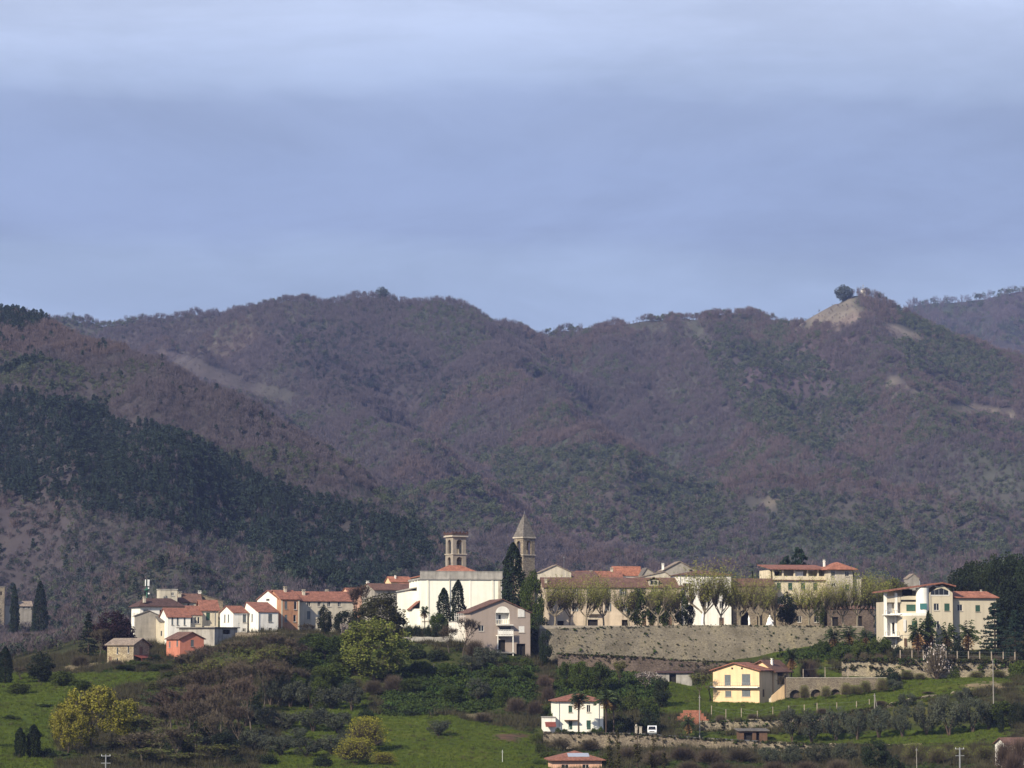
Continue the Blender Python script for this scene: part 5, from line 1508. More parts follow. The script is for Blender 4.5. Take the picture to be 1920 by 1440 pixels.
# round stair tower
mb = MB(); cx, cy, R_ = (Xp(1720) + Xp(1744)) / 2, .9, (Xp(1744) - Xp(1720)) / 2
mb.lathe([(R_, -5), (R_, Zp(1103)), (.01, Zp(1103) + .01)], 20, 0, (cx, cy))
mb.build('stair_tower', M['white'], h.root)
MB().box(cx - 1.0, cx + .7, cy - R_ - .08, cy - R_ + .5, Zp(1143), Zp(1132)).build('teal_blind', M['teal'], h.root)
# long roof: from the ridge down to the left, and short right slope
zr, ze = Zp(1095), Zp(1111.5)
xr_ = Xp(1768)
mb = MB().hexa([(xl - 1.0, -.9, ze), (xr_, -.9, zr), (xr_, D + 2, zr), (xl - 1.0, D + 2, ze)], [(xl - 1.0, -.9, ze + .35), (xr_, -.9, zr + .35), (xr_, D + 2, zr + .35), (xl - 1.0, D + 2, ze + .35)])
mb.hexa([(xr_ + .001, -.9, zr), (W + .7, -.9, Zp(1101)), (W + .7, D + 2, Zp(1101)), (xr_ + .001, D + 2, zr)], [(xr_ + .001, -.9, zr + .35), (W + .7, -.9, Zp(1101) + .35), (W + .7, D + 2, Zp(1101) + .35), (xr_ + .001, D + 2, zr + .35)])
h.roof = mb.build('roof', M['red'], h.root)
MB().tube((Xp(1731), 3, Zp(1102)), (Xp(1731), 3, Zp(1089)), .12).build('flue', M['metal'], h.roof)
# rounded lower floors with balconies on the left
def bow(z0, z1, r, name, mt, x0=Xp(1683), x1=Xp(1734), y1=1.19, par=None):
    mb = MB(); pts = []
    n = 12
    for i in range(n + 1):
        t = math.pi * (.5 + .5 * (1 - i / n))          # quarter round at the left corner
        pts.append((x0 + r + r * math.cos(t) * 1.0, -2.2 + r - r * math.sin(t)))
    pts += [(x1, -2.2), (x1, y1), (x0, y1)]
    return mb.hexa([(x, y, z0) for x, y in pts], [(x, y, z1) for x, y in pts]).build(name, mt, h.root)
bow(-5, Zp(1192), 3.0, 'lower_floor', M['modern'])
bow(Zp(1191), Zp(1155), 3.0, 'middle_floor', M['modern'])
bow(Zp(1192) + .003, Zp(1191) - .003, 3.3, 'floor_band', M['concrete'], x0=Xp(1682.5), x1=Xp(1735))
bow(Zp(1155) + .003, Zp(1150), 3.15, 'terrace_parapet', M['white'], x0=Xp(1682.6), x1=Xp(1735))
for x0, x1, y0, y1, mt in ((1690, 1695, 1162, 1184, 'frame'), (1706, 1716, 1165, 1180, 'green_sh'), (1691, 1696, 1197, 1212, 'wood'), (1705, 1712, 1196, 1210, 'void')):
    MB().box(Xp(x0), Xp(x1), -2.26, -2.203, Zp(y1), Zp(y0)).build('window', M[mt], h.root)
# slanting balconies that jut out to the left
for zz in (1192, 1152):
    z = Zp(zz)
    b = MB().hexa([(Xp(1658), -1.0, z - .3), (Xp(1682.4), -2.4, z - .3), (Xp(1682.4), 2.5, z - .3), (Xp(1658), 2.5, z - .3)], [(Xp(1658), -1.0, z - .05), (Xp(1682.4), -2.4, z - .05), (Xp(1682.4), 2.5, z - .05), (Xp(1658), 2.5, z - .05)]).build('balcony', M['white'], h.root)
    for k in range(7):
        f = k / 6; x = Xp(1658.5) + (Xp(1682) - Xp(1658.5)) * f; y = -.95 - 1.35 * f
        MB().box(x - .05, x + .05, y - .05, y + .05, z - .047, z + .9).build('baluster', M['metal'], b)
    MB().hexa([(Xp(1658), -1.05, z + .903), (Xp(1682.4), -2.45, z + .903), (Xp(1682.4), -2.3, z + .903), (Xp(1658), -.9, z + .903)], [(Xp(1658), -1.05, z + 1.0), (Xp(1682.4), -2.45, z + 1.0), (Xp(1682.4), -2.3, z + 1.0), (Xp(1658), -.9, z + 1.0)]).build('handrail', M['metal'], b)
MB().box(Xp(1661), Xp(1683), 2.0, 2.59, -5, Zp(1150)).build('balcony_back', M['white'], h.root)
MB().box(Xp(1676), Xp(1681), 1.9, 1.997, Zp(1188), Zp(1168)).build('doorway', M['void'], h.root)
h.finish(downpipe=[('R', 1746)])
h = House('villa_right_wing', 'sand coloured wing with bright red roof right of the modern villa', 1788.5, 1784, 1871, 1216, 1122, 775, 10, M['modern'], cat='villa', Wl=10)
h.hip_roof(1.9, M['orange'], over=.7, inset=1.6).win('R', 1796, 1134, 1806, 1146).win('R', 1831, 1135, 1840, 1147, 's').chimney(.8, .5, .3, .4).finish()
h = House('hidden_cottage', 'small pale gabled house far behind the modern villa', 1702, 1698, 1724, 1100, 1085, 960, 10, M['grey'])
h.gable_roof('R', 1.4, M['tan'], over=.2).finish()

# ------------------------------------------------------------------ yellow house on the slope
h = House('yellow_gable_house', 'bright yellow gable house with brown red roof on the grassy slope', 1424, 1341, 1452, 1317, 1258, 735, 58, M['yellow'])
h.gable_roof('L', 1.75, M['red'], over=.7, th=.28, ap=.53)
h.win('L', 1362, 1266, 1373, 1286, 'sg').win('L', 1393, 1264.5, 1408, 1285, 'sg').win('L', 1363, 1296, 1374, 1307, 'sg').win('L', 1393, 1294, 1408, 1306, 'sg').win('R', 1431, 1293, 1435, 1307, 'door')
bal = h.fbox(MB(), 'L', -.1, h.Wl + .3, (1317 - 1290) * h.m, (1317 - 1288) * h.m, .003, 1.1).build('balcony', M['white'], h.root)
zb = (1317 - 1288) * h.m
for k in range(22):
    v = k * (h.Wl + .1) / 21
    h.fbox(MB(), 'L', v - .02, v + .02, zb + .003, zb + .9, 1.02, 1.06).build('baluster', M['metal'], bal)
h.fbox(MB(), 'L', -.1, h.Wl + .3, zb + .903, zb + .96, 1.0, 1.08).build('handrail', M['metal'], bal)
for v in (.37, .58):
    h.fbox(MB(), 'L', v * h.Wl - .25, v * h.Wl + .25, h.H + .3, h.H + .75, .004, .04).build('vent', M['void'], h.root)
h.finish()
h = House('yellow_back_house', 'yellow rear house with dark brown roof and shaded porch behind the bright yellow gable', 1452, 1398, 1486, 1312, 1258, 741, 58, M['yellow'])
h.gable_roof('L', 2.4, M['brown'], over=.8, th=.28, ap=.4).chimney(.25, .2, 1.0, .5, M['white'])
h.win('R', 1459, 1262, 1482, 1284, 'hole').win('R', 1462, 1290, 1468, 1308, 'door').finish()
# outside stair beside it
t = thing('garden_stair', 'white masonry stair beside the yellow rear house', 'stairs', P(1446, 1312, 731), math.radians(20))
for k in range(8):
    MB().box(k * .42, k * .42 + .45, 0, 1.3, -1.5, .3 + k * .33).build('step', M['cream'], t)
MB().hexa([(0, -.14, -1.5), (3.6, -.14, -1.5), (3.6, -.14, 3.7), (0, -.14, .9)], [(0, -.003, -1.5), (3.6, -.003, -1.5), (3.6, -.003, 3.7), (0, -.003, .9)]).build('stair_wall', M['yellow'], t)

# ------------------------------------------------------------------ white house by the road
rz_ = P(1100, 1371, 680).z
h = House('white_roadside_house', 'white two storey house with red hipped roof and palms in front', 1042, 1036, 1131, 1371, 1316, 684, 6, M['church'], Wl=9)
h.hip_roof(1.7, M['red'], over=.6).win('R', 1066, 1323.5, 1073, 1336, 's').win('R', 1100, 1322.5, 1107, 1336, 'd').win('R', 1066, 1351, 1073, 1368, 's').win('R', 1099.5, 1351, 1107.5, 1368, 's')
u0, u1 = h.uv('R', 1058, 0)[0], h.uv('R', 1082, 0)[0]
h.fbox(MB(), 'R', u0, u1, (1371 - 1352) * h.m, (1371 - 1350) * h.m, .003, 1.2).build('door_canopy', M['wood'], h.root)
h.finish(downpipe=[('R', 1048.5), ('R', 1123)])
h = House('white_annex_garage', 'small white lean-to with red awning left of the white roadside house', 1021, 1017, 1041.5, 1371, 1346, 682, 6, M['white'], cat='shed', Wl=6)
h.flat_roof(M['concrete'], .2)
MB().hexa([(.1, -1.6, 1.0), (h.Wr, -1.6, 1.0), (h.Wr, -.004, 2.0), (.1, -.004, 2.0)], [(.1, -1.6, 1.1), (h.Wr, -1.6, 1.1), (h.Wr, -.004, 2.1), (.1, -.004, 2.1)]).build('awning', M['awning'], h.root)
h.finish()
h = House('pink_house', 'pink house with red hipped roof and solar panel at the bottom edge', 1037, 1031, 1128, 1462, 1427, 606, 5, M['pinkish'], Wl=10)
h.hip_roof(1.9, M['red'], over=.8).win('R', 1053, 1434, 1066, 1450).win('R', 1092, 1434, 1104, 1450)
# panel on the front slope
Wd, Dd, rs = h.Wr, h.Wl, 1.9
sl = lambda y: h.H + .2 + (rs - .2) * (y + .8) / (Dd / 2 + .8)
x0, x1 = h.uv('R', 1066, 0)[0], h.uv('R', 1106, 0)[0]
MB().hexa([(x0, .9, sl(.9) + .05), (x1, .9, sl(.9) + .05), (x1, 3.0, sl(3.0) + .05), (x0, 3.0, sl(3.0) + .05)], [(x0, .9, sl(.9) + .13), (x1, .9, sl(.9) + .13), (x1, 3.0, sl(3.0) + .13), (x0, 3.0, sl(3.0) + .13)]).build('solar_panel', M['solar'], h.roof)
h.finish()
# white house glimpsed at the right edge
h = House('white_edge_house', 'white house wall glimpsed behind brown shrubs at the bottom right edge', 1888, 1884, 1960, 1420, 1397, 612, 8, M['white'], Wl=8)
h.gable_roof('L', 1.2, M['brown'], over=.4).win('R', 1893, 1401, 1899, 1412).finish()
h = House('ruined_tower', 'old stone tower cut off by the left edge of the picture', -14, -34, 7, 1160, 1101, 1205, 14, M['towerstone'], cat='tower')
h.flat_roof(M['slate'], .4).win('R', -1, 1109, 2, 1116, 'hole').finish()
h = House('far_villa', 'far white villa, greyed as if in shade, between dark cypresses near the left edge', 36, 28, 58, 1152, 1136, 1212, 20, M['grey'])  # grey wall colour stands in for shade on the villa
h.gable_roof('L', 1.8, M['tan'], over=.4).win('R', 43, 1137, 47, 1142).win('R', 51, 1137, 55, 1142).finish()
h = House('far_cottage', 'far pale cottage just right of the ruined tower', 9, 6, 20, 1148, 1133, 1210, 15, M['pale'])
h.gable_roof('L', 1.6, M['tan'], over=.3).finish()

# sheds
h = House('dark_field_shed', 'low dark field shed with flat roof on the terraced slope', 1387, 1383, 1439, 1390, 1371, 684, 6, M['wood'], cat='shed', Wl=4, sink=1.5)
h.shed_roof('R', .3, M['slate'], over=.5).win('R', 1418, 1373, 1424, 1388, 'hole').win('R', 1395, 1374, 1411, 1388, 'hole').finish()
h = House('garden_shed', 'grey garden shed behind the blossoming tree', 1236, 1232, 1298, 1282, 1262, 756, 6, M['concrete'], cat='shed', Wl=4, sink=2)
h.shed_roof('R', .3, M['darkroof'], over=.5).win('R', 1255, 1264, 1268, 1281, 'hole').finish()

# orange brick terraces
t = thing('brick_terraces', 'stepped orange brick garden terraces below the yellow house', 'terrace', P(1296, 1358, 702))
for k in range(5):
    w = 9.4 - k * .9
    MB().box(-w / 2 + .3 * k, w / 2 - .1 * k, k * .7, k * .7 + .45, -1.5, .35 + k * .72).build('brick_step', M['orange'], t)

# ------------------------------------------------------------------ road and van
def strip(name, pts, w, mt, dz=.06):
    V = []
    for px, py, Y in pts:
        v = P(px, py, Y); V.append((v, Y))
    lo = []; hi = []
    mbx = MB()
    for (a, _), (b, _) in zip(V[:-1], V[1:]):
        mbx.poly([(a.x, a.y, a.z), (b.x, b.y, b.z), (b.x, b.y + w, b.z + .05), (a.x, a.y + w, a.z + .05)])
        mbx.poly([(a.x, a.y, a.z), (b.x, b.y, b.z), (b.x, b.y, b.z - 3), (a.x, a.y, a.z - 3)])
    return mbx.build(name, mt)
tag(strip('road', [(1019, 1374.5, 668.5), (1100, 1375.5, 668.5), (1200, 1378, 668.5), (1320, 1386, 668.5), (1430, 1392, 668.5)], 14, M['asphalt']), kind='structure')
def van():
    o = P(1222.5, 1378.5, 671); t = thing('van', 'white van parked on the road beside the dark hedge', 'van', o, math.radians(-4))
    W, Hh, Ln = 1.0, 2.05, 4.6
    prof = [(0, .35), (0, .95), (.25, 1.1), (.95, 1.95), (1.25, 2.05), (Ln, 2.05), (Ln, .35)]      # (back from the nose, up)
    mb = MB()
    mb.hexa([(-W, y, z) for y, z in prof], [(W, y, z) for y, z in prof])
    mb.build('body', M['carpaint'], t)
    n = Vector((0, -.85, .7)).normalized()
    q = [(-.85, .32, 1.17), (.85, .32, 1.17), (.75, .9, 1.88), (-.75, .9, 1.88)]
    MB().hexa([(x, y - .02 * .77, z + .02 * .64) for x, y, z in q], [(x, y - .05 * .77, z + .05 * .64) for x, y, z in q]).build('windscreen', M['glass'], t)
    MB().box(-.98, .98, -.12, -.003, .35, .62).build('bumper', M['grey_sh'], t)
    for s_ in (-1, 1):
        MB().box(s_ * .72 - .16, s_ * .72 + .16, -.05, -.002, .72, .92).build('headlight', M['antenna'], t)
        MB().box(s_ * 1.12 - .1, s_ * 1.12 + .1, .6, .7, 1.15, 1.4).build('wing_mirror', M['tyre'], t)
        MB().box(s_ * 1.012 - .008, s_ * 1.012 + .008, 1.0, 1.9, 1.25, 1.8).build('side_window', M['glass'], t)
        for y in (.85, 3.7):
            w = MB().tube((s_ * .78, y, .33), (s_ * 1.02, y, .33), .33, n=16).build('wheel', M['tyre'], t)
            MB().tube((s_ * 1.021, y, .33), (s_ * 1.03, y, .33), .18, n=12).build('rim', M['metal'], w)
    MB().box(-.55, .55, -.03, -.002, .72, .9).build('grille', M['tyre'], t)
van()

# ------------------------------------------------------------------ masts, poles, fences
def telecom_mast():
    t = thing('telecom_mast', 'green telecom mast with white panel antennas above the left roofs', 'mast', P(275, 1140, 850))
    m_ = mpp(850); z = lambda py: (1140 - py) * m_
    MB().tube((0, 0, -4), (0, 0, z(1100)), .28, .22, 8).build('pole', M['mast'], t)
    MB().lathe([(.2, z(1108)), (.85, z(1107)), (.85, z(1105)), (.2, z(1104))], 12).build('platform', M['mast'], t)
    MB().tube((0, 0, z(1100)), (0, 0, z(1088)), .1, .08, 6).build('top_pole', M['mast'], t)
    for k in range(3):
        a = -2.2 + k * 1.25
        x, y = .62 * math.cos(a), .62 * math.sin(a)
        MB().box(x - .13, x + .13, y - .08, y + .08, z(1099), z(1087)).build('panel_antenna', M['antenna'], t)
    MB().tube((.55, -.5, z(1103)), (.55, -.7, z(1103)), .2, n=12).build('dish', M['antenna'], t)
    MB().tube((.6, -.4, z(1113)), (.6, -.6, z(1113)), .25, n=12).build('dish', M['antenna'], t)
telecom_mast()
def utility_pole(label, px, top, base, Y, name='utility_pole', r=.15, arm=False, brace=False, mt='pole'):
    b = P(px, base, Y); z = P(px, top, Y).z - b.z
    t = thing(name, label, 'pole', b)
    MB().tube((0, 0, -1.2), (0, 0, z), r, r * .7, 7).build('shaft', M[mt], t)
    if arm:
        for zz in (z - .25, z - 1.6):
            MB().box(-.9, .9, -.06, .06, zz - .06, zz + .06).build('crossarm', M['metal'], t)
        for x in (-.8, 0, .8):
            MB().tube((x, 0, z - .19), (x, 0, z + .05), .07, .04, 6).build('insulator', M['antenna'], t)
    else:
        MB().box(-.25, .25, -.05, .05, z - .5, z - .4).build('bracket', M['metal'], t)
    if brace:
        MB().tube((1.0, .3, -1), (.05, 0, z - .3), .08, .07, 6).build('brace', M[mt], t)
    return t
utility_pole('tall grey utility pole beside the orange brick terraces', 1312, 1304, 1387, 690)
utility_pole('tall thin utility pole in front of the right end of the villa wall', 1863, 1236, 1330, 700)
utility_pole('wooden pole with slanting brace on the green bank below the arched wall', 1640, 1300, 1336, 704, brace=True)
utility_pole('grey electricity pole with crossarms at the bottom right', 1800, 1402, 1450, 610, arm=True, r=.2, mt='metal')
utility_pole('thin bare pole left of the crossarm pole at the bottom right', 1719, 1402, 1450, 612, r=.1)
utility_pole('grey electricity pole with crossarms at the bottom left corner', 198, 1415, 1460, 575, arm=True, r=.16, mt='metal')
utility_pole('thin white pole in the meadow right of the lone olive tree', 942, 1406, 1440, 622, r=.06, mt='antenna')
utility_pole('thin street lamp post beside the small white gable house', 448, 1166, 1187, 788, name='lamp_post', r=.06, mt='metal')
utility_pole('thin aerial pole rising over the pale gable roof', 1057.5, 1042, 1075, 866, name='aerial_pole', r=.05, mt='metal')
def fence(name, label, posts, h, Y0, mt='post', rails=2, r=.09, cat='fence'):
    p0 = P(posts[0][0], posts[0][1], posts[0][2] if len(posts[0]) > 2 else Y0)
    t = thing(name, label, cat, p0)
    L = []
    for q in posts:
        v = P(q[0], q[1], q[2] if len(q) > 2 else Y0) - p0; L.append(v)
        MB().box(v.x - r, v.x + r, v.y - r, v.y + r, v.z - .8, v.z + h).build('post', M[mt], t)
    for k in range(rails):
        mb = MB()
        zz = h * (.92 - .45 * k)
        for a, b in zip(L[:-1], L[1:]):
            mb.tube((a.x, a.y, a.z + zz), (b.x, b.y, b.z + zz), .012, n=4, cap=False)
        mb.build('wire', M['metal'], t)
fence('villa_fence', 'row of pale fence posts on top of the long villa wall', [(x, 1237.5 + (x - 1688) * .017) for x in (1688, 1710, 1731, 1752, 1774, 1795, 1816, 1837, 1859, 1881, 1903)], 2.5, 754, 'post', r=.12)
fence('slope_fence', 'wire fence with thin posts along the grassy bank below the yellow house', [(1334, 1338, 712), (1361, 1345, 708), (1390, 1343, 709), (1420, 1348, 706), (1449, 1340, 710), (1479, 1338, 711), (1508, 1336, 711), (1532, 1333, 712), (1569, 1332, 712), (1606, 1330, 712), (1630, 1326, 713)], 1.9, 710, 'post')
fence('bank_fence', 'few short pale posts on the ivy bank below the grey beige house', [(813, 1258, 748), (846, 1258, 748), (946, 1259, 750), (979, 1264, 748)], 1.7, 748, 'post', rails=1)
fence('upper_slope_fence', 'short wire fence above the arched wall', [(1506, 1271, 740), (1547, 1268, 741), (1590, 1264, 742)], 2.2, 741, 'post', rails=1)
fence('road_fence', 'white railing in front of the white roadside house', [(x, 1372, 676) for x in (1044, 1050, 1056, 1062, 1068, 1080, 1090, 1100, 1112, 1124)], 1.1, 676, 'antenna', r=.035)
# gate pillars at the drive
for px, lab in ((1201, 'left stone gate pillar beside the parked van'), (1193, 'stone gate pillar with ball top left of the parked van')):
    b = P(px, 1378, 669.5); t = thing('gate_pillar', lab, 'pillar', b, group=None)
    MB().box(-.28, .28, -.28, .28, -1, 1.7).build('shaft', M['dressed'], t)
    MB().box(-.36, .36, -.36, .36, 1.703, 1.85).build('cap', M['dressed'], t)
    if px == 1193: MB().lathe([(.01, 1.853), (.2, 1.95), (.26, 2.1), (.2, 2.27), (.01, 2.36)], 10).build('ball', M['dressed'], t)

# ------------------------------------------------------------------ promenade furniture
def statue(label, px, top, Y, lean=0.0, wide=1.0):
    b = P(px, 1173, Y); b.z = PROM_Z - .05; H = P(px, top, Y).z - b.z
    t = thing('marble_statue', label, 'statue', b)
    if wide > 1.2:                               # seated or kneeling group, broad at the base
        MB().box(-1.0, 1.0, -.6, .6, -.1, .35).build('plinth', M['marble'], t)
        prof = [(.95, .353), (.9, .7), (.72, 1.0), (.6, 1.3), (.62, 1.6), (.42, 1.9), (.30, 2.1)]
        k = (H - .55) / 2.1
        mb = MB(); mb.lathe([(r, .353 + (z - .353) * k) for r, z in prof], 9, 0, (.0, 0))
        mb.tube((.35, -.2, 1.5 * k), (.95, -.35, 1.05 * k), .2, .14, 7)
        mb.build('figure', M['marble'], t)
        MB().lathe([(.02, 2.05 * k), (.2, 2.15 * k), (.25, 2.3 * k), (.2, 2.48 * k), (.02, 2.58 * k)], 9, 0, (.05, -.05)).build('head', M['marble'], t)
    else:
        MB().box(-.28, .28, -.28, .28, -.1, .5).build('plinth', M['marble'], t)
        mb = MB()
        z = np.linspace(.503, H, 8); r = [.26, .3, .24, .27, .3, .2, .13, .06]
        for i in range(7):
            mb.tube((lean * (z[i] - .5) ** 1.3 * .1, 0, z[i]), (lean * (z[i + 1] - .5) ** 1.3 * .1, 0, z[i + 1]), r[i], r[i + 1], 9, cap=(i in (0, 6)))
        mb.build('figure', M['marble'], t)
statue('slender white marble statue with raised tip by the white house', 1317, 1146, 793, .5)
statue('slender white marble statue in front of the dark archway', 1405, 1154, 795, -.5)
statue('broad white marble statue group between the plane trees', 1443, 1153, 796, wide=2)
# hilltop chapel far away on the summit
v = P(1618, 553, 3300)
hz = float(HILLS['mountain'][0].z(np.array([v.x]), np.array([v.y]))[0])
t = thing('hilltop_chapel', 'tiny white chapel on the bare summit at right', 'chapel', (v.x, v.y, hz - 1))
MB().box(-2.6, 2.6, -3, 3, -6, 5.2).build('wall', M['white'], t)
MB().hexa([(-3, -3.4, 5.2), (0, -3.4, 7.2), (0, 3.4, 7.2), (-3, 3.4, 5.2)], [(-3, -3.4, 5.5), (0, -3.4, 7.5), (0, 3.4, 7.5), (-3, 3.4, 5.5)]).hexa([(3, -3.4, 5.2), (0.001, -3.4, 7.2), (0.001, 3.4, 7.2), (3, 3.4, 5.2)], [(3, -3.4, 5.5), (0.001, -3.4, 7.5), (0.001, 3.4, 7.5), (3, 3.4, 5.5)]).build('roof', M['white'], t)
MB().tube((0, -3, 7.5), (0, -3, 12), .25).box(-1, 1, -3.2, -2.8, 10, 10.5).build('cross', M['metal'], t)

# ------------------------------------------------------------------ plant prototypes: (trunk mesh, crown mesh, extra {name: mesh}), nominal height and radius
def merge(*parts):
    V = []; F3 = []; F4 = []; off = 0
    for v, f in parts:
        V.append(v)
        (F3 if f.shape[1] == 3 else F4).append(f + off); off += len(v)
    out = []
    if F3: out.append((np.concatenate(F3), 0))
    if F4: out.append((np.concatenate(F4), 0))
    return np.concatenate(V), out
def clump_leaves(centers, rad, n, size, rng, asp=.6, up=0.0, hollow=0.35):
    k = len(centers)
    i = rng.integers(0, k, n)
    c = centers[i] + rand_unit(n, rng) * (rng.uniform(hollow, 1, (n, 1)) ** .5) * (rad[i] if np.ndim(rad) else rad)[..., None] if np.ndim(rad) else centers[i] + rand_unit(n, rng) * (rng.uniform(hollow, 1, (n, 1)) ** .5) * rad
    return leaf_quads(c, size, rng, up, asp)
def make_bare(seed, twig='twig', leaves=None, nleaf=0, h=12, r=3.0, twigs=9, tf=.10, lsize=.12, forks=5, spread=.55, upward=.6, tw=.042):
    rng = np.random.default_rng(seed)
    segs, tips = skeleton(rng, h, r, tf, forks, spread, 4, h * .016, upward)
    trunk = merge(tubes(segs, 5))
    p0 = np.repeat(np.array([t for t, d, l in tips]), twigs, 0); d0 = np.repeat(np.array([d for t, d, l in tips]), twigs, 0)
    d = d0 + rand_unit(len(p0), rng) * .75; d[:, 2] += .25; d /= np.linalg.norm(d, axis=1)[:, None]
    p1 = p0 + d * rng.uniform(.5, 1.3, (len(p0), 1)) * h / 12
    parts = [blades(p0, p1, tw, rng)]
    mats = [M[twig]]
    V, F = merge(*parts)
    if leaves:
        i = rng.integers(0, len(p1), nleaf)
        c = p0[i] + (p1[i] - p0[i]) * rng.uniform(.3, 1.05, (nleaf, 1)) + rng.normal(size=(nleaf, 3)) * .1
        V2, F2 = leaf_quads(c, lsize, rng)
        F = F + [(F2 + len(V), 1)]; V = np.concatenate([V, V2]); mats.append(M[leaves])
    return np_mesh('bare_trunk', trunk[0], trunk[1], [M['greybark']]), np_mesh('twig_crown', V, F, mats), {}, h, r
def make_leafy(seed, leaf, h=11, r=4.2, n=7600, size=.22, clumps=46, low=.12, bark='bark', cr=1.5, tf=.25, squash=1.0):
    rng = np.random.default_rng(seed)
    segs, tips = skeleton(rng, h * .9, r * .8, tf, 4, .8, 3, h * .018, .35)
    trunk = merge(tubes(segs, 5))
    c = rand_unit(clumps, rng) * rng.uniform(.45, 1, (clumps, 1)) ** .5
    c[:, 2] = (c[:, 2] * .5 + .5)
    c = np.stack([c[:, 0] * (r - cr * .5), c[:, 1] * (r - cr * .5), h * (low + (1 - low) * c[:, 2]) - cr * .4], 1)
    w = np.clip(1.15 - np.abs((c[:, 2] / h - .55)) * .9, .4, 1)[:, None]; c[:, :2] *= w
    rad = rng.uniform(.6, 1.25, clumps) * cr
    V, F = clump_leaves(c, rad, n, size, rng)
    return np_mesh('tree_trunk', trunk[0], trunk[1], [M[bark]]), np_mesh('leaf_crown', V, [(F, 0)], [M[leaf]]), {}, h, r
def make_spray(seed, leaf, h, r, n, size, clumps=75):
    """broad tree in young leaf: many loose upswept sprays, twigs showing between them"""
    rng = np.random.default_rng(seed)
    segs, tips = skeleton(rng, h * .92, r * .85, .15, 5, .7, 4, h * .015, .45)
    trunk = merge(tubes(segs, 5))
    c = rand_unit(clumps, rng) * rng.uniform(.35, 1, (clumps, 1)) ** .5
    c = np.stack([c[:, 0] * r * .82, c[:, 1] * r * .82, h * (.54 + .40 * c[:, 2])], 1)
    c[:, :2] *= np.interp(c[:, 2] / h, [0, .2, .5, .8, 1], [.65, .95, 1.05, .85, .5])[:, None]
    c = np.concatenate([c, np.array([t for t, d, l in tips])[rng.integers(0, len(tips), 30)]])
    k = len(c); rad = rng.uniform(.5, 1.3, k) * r / 5.2
    i = rng.integers(0, k, n)
    q = rand_unit(n, rng) * rng.uniform(.2, 1, (n, 1)) ** .5 * rad[i][:, None] * np.array([.8, .8, 1.35])
    V, F = leaf_quads(c[i] + q, size, rng, up=-.3)
    j = rng.integers(0, k, 900); p0 = c[j] + rng.normal(size=(900, 3)) * .5; p1 = p0 + rand_unit(900, rng) * .7 + np.array([0, 0, .9])
    Vb, Fb = blades(p0, p1, .04, rng)
    V2 = np.concatenate([V, Vb])
    return np_mesh('spring_trunk', trunk[0], trunk[1], [M['bark']]), np_mesh('spring_crown', V2, [(F, 0), (Fb + len(V), 1)], [M[leaf], M['twig']]), {}, h, r
def make_shrub(seed, leaf, h=3, r=2.2, n=1800, size=.16, clumps=16):
    rng = np.random.default_rng(seed)
    segs = []
    for k in range(7):
        a = rng.uniform(0, 6.28); e = rng.uniform(.2, .7)
        segs.append((0, 0, -.3, r * e * math.cos(a), r * e * math.sin(a), h * .6, .06, .02))
    c = rand_unit(clumps, rng) * rng.uniform(.5, 1, (clumps, 1)); c[:, 2] = np.abs(c[:, 2])
    c = c * np.array([r * .78, r * .78, h * .74])
    V, F = clump_leaves(c, rng.uniform(.5, 1.1, clumps) * r * .36, n, size, rng)
    V[:, 2] = np.maximum(V[:, 2], -.15)
    t = merge(tubes(segs, 4))
    return np_mesh('shrub_stems', t[0], t[1], [M['bark']]), np_mesh('shrub_crown', V, [(F, 0)], [M[leaf]]), {}, h, r
def make_twigshrub(seed, twig='twig', leaf=None, h=3, r=2.0, n=900, nl=0):
    rng = np.random.default_rng(seed)
    a = rng.uniform(0, 6.28, n); u = rng.uniform(0, 1, n) ** .6; hh = rng.uniform(.3, 1, n)
    e = np.stack([r * u * np.cos(a) * np.sqrt(1.05 - hh * hh * .8), r * u * np.sin(a) * np.sqrt(1.05 - hh * hh * .8), h * hh], 1)
    s = e * np.array([.55, .55, .6]); s += rng.normal(size=s.shape) * .12
    V, F = merge(blades(s, e, .028, rng)); mats = [M[twig]]
    if leaf:
        i = rng.integers(0, n, nl); V2, F2 = leaf_quads(e[i] + rng.normal(size=(nl, 3)) * .15, .11, rng); F = F + [(F2 + len(V), 1)]; V = np.concatenate([V, V2]); mats.append(M[leaf])
    segs = [(0, 0, -.3, r * .45 * math.cos(k), r * .45 * math.sin(k), h * .6, .05, .02) for k in np.arange(8) * .8]
    t = merge(tubes(segs, 4))
    return np_mesh('shrub_stems', t[0], t[1], [M['bark']]), np_mesh('twig_crown', V, F, mats), {}, h, r
def make_cypress(seed, h=14, r=1.5, n=5200, leaf='cypress', ragged=.5):
    rng = np.random.default_rng(seed)
    z = rng.uniform(0, 1, n) ** .9; a = rng.uniform(0, 6.28, n)
    prof = np.interp(z, [0, .06, .3, .62, .82, .94, 1.0], [.6, .9, 1.0, .92, .68, .36, .05])
    lump = 1 + ragged * (fbm(a * 1.6 + seed, z * 9, 3, seed) - .5) * 2
    rr = r * prof * lump * rng.uniform(.72, 1.03, n)
    c = np.stack([rr * np.cos(a), rr * np.sin(a), h * (.03 + .97 * z)], 1)
    V, F = leaf_quads(c, .22, rng, up=-.6, asp=.45)
    t = merge(tubes([(0, 0, -.5, 0, 0, h * .5, .22, .12), (0, 0, h * .5, 0, 0, h * .9, .12, .04)], 6))
    return np_mesh('cypress_trunk', t[0], t[1], [M['bark']]), np_mesh('cypress_crown', V, [(F, 0)], [M[leaf]]), {}, h, r
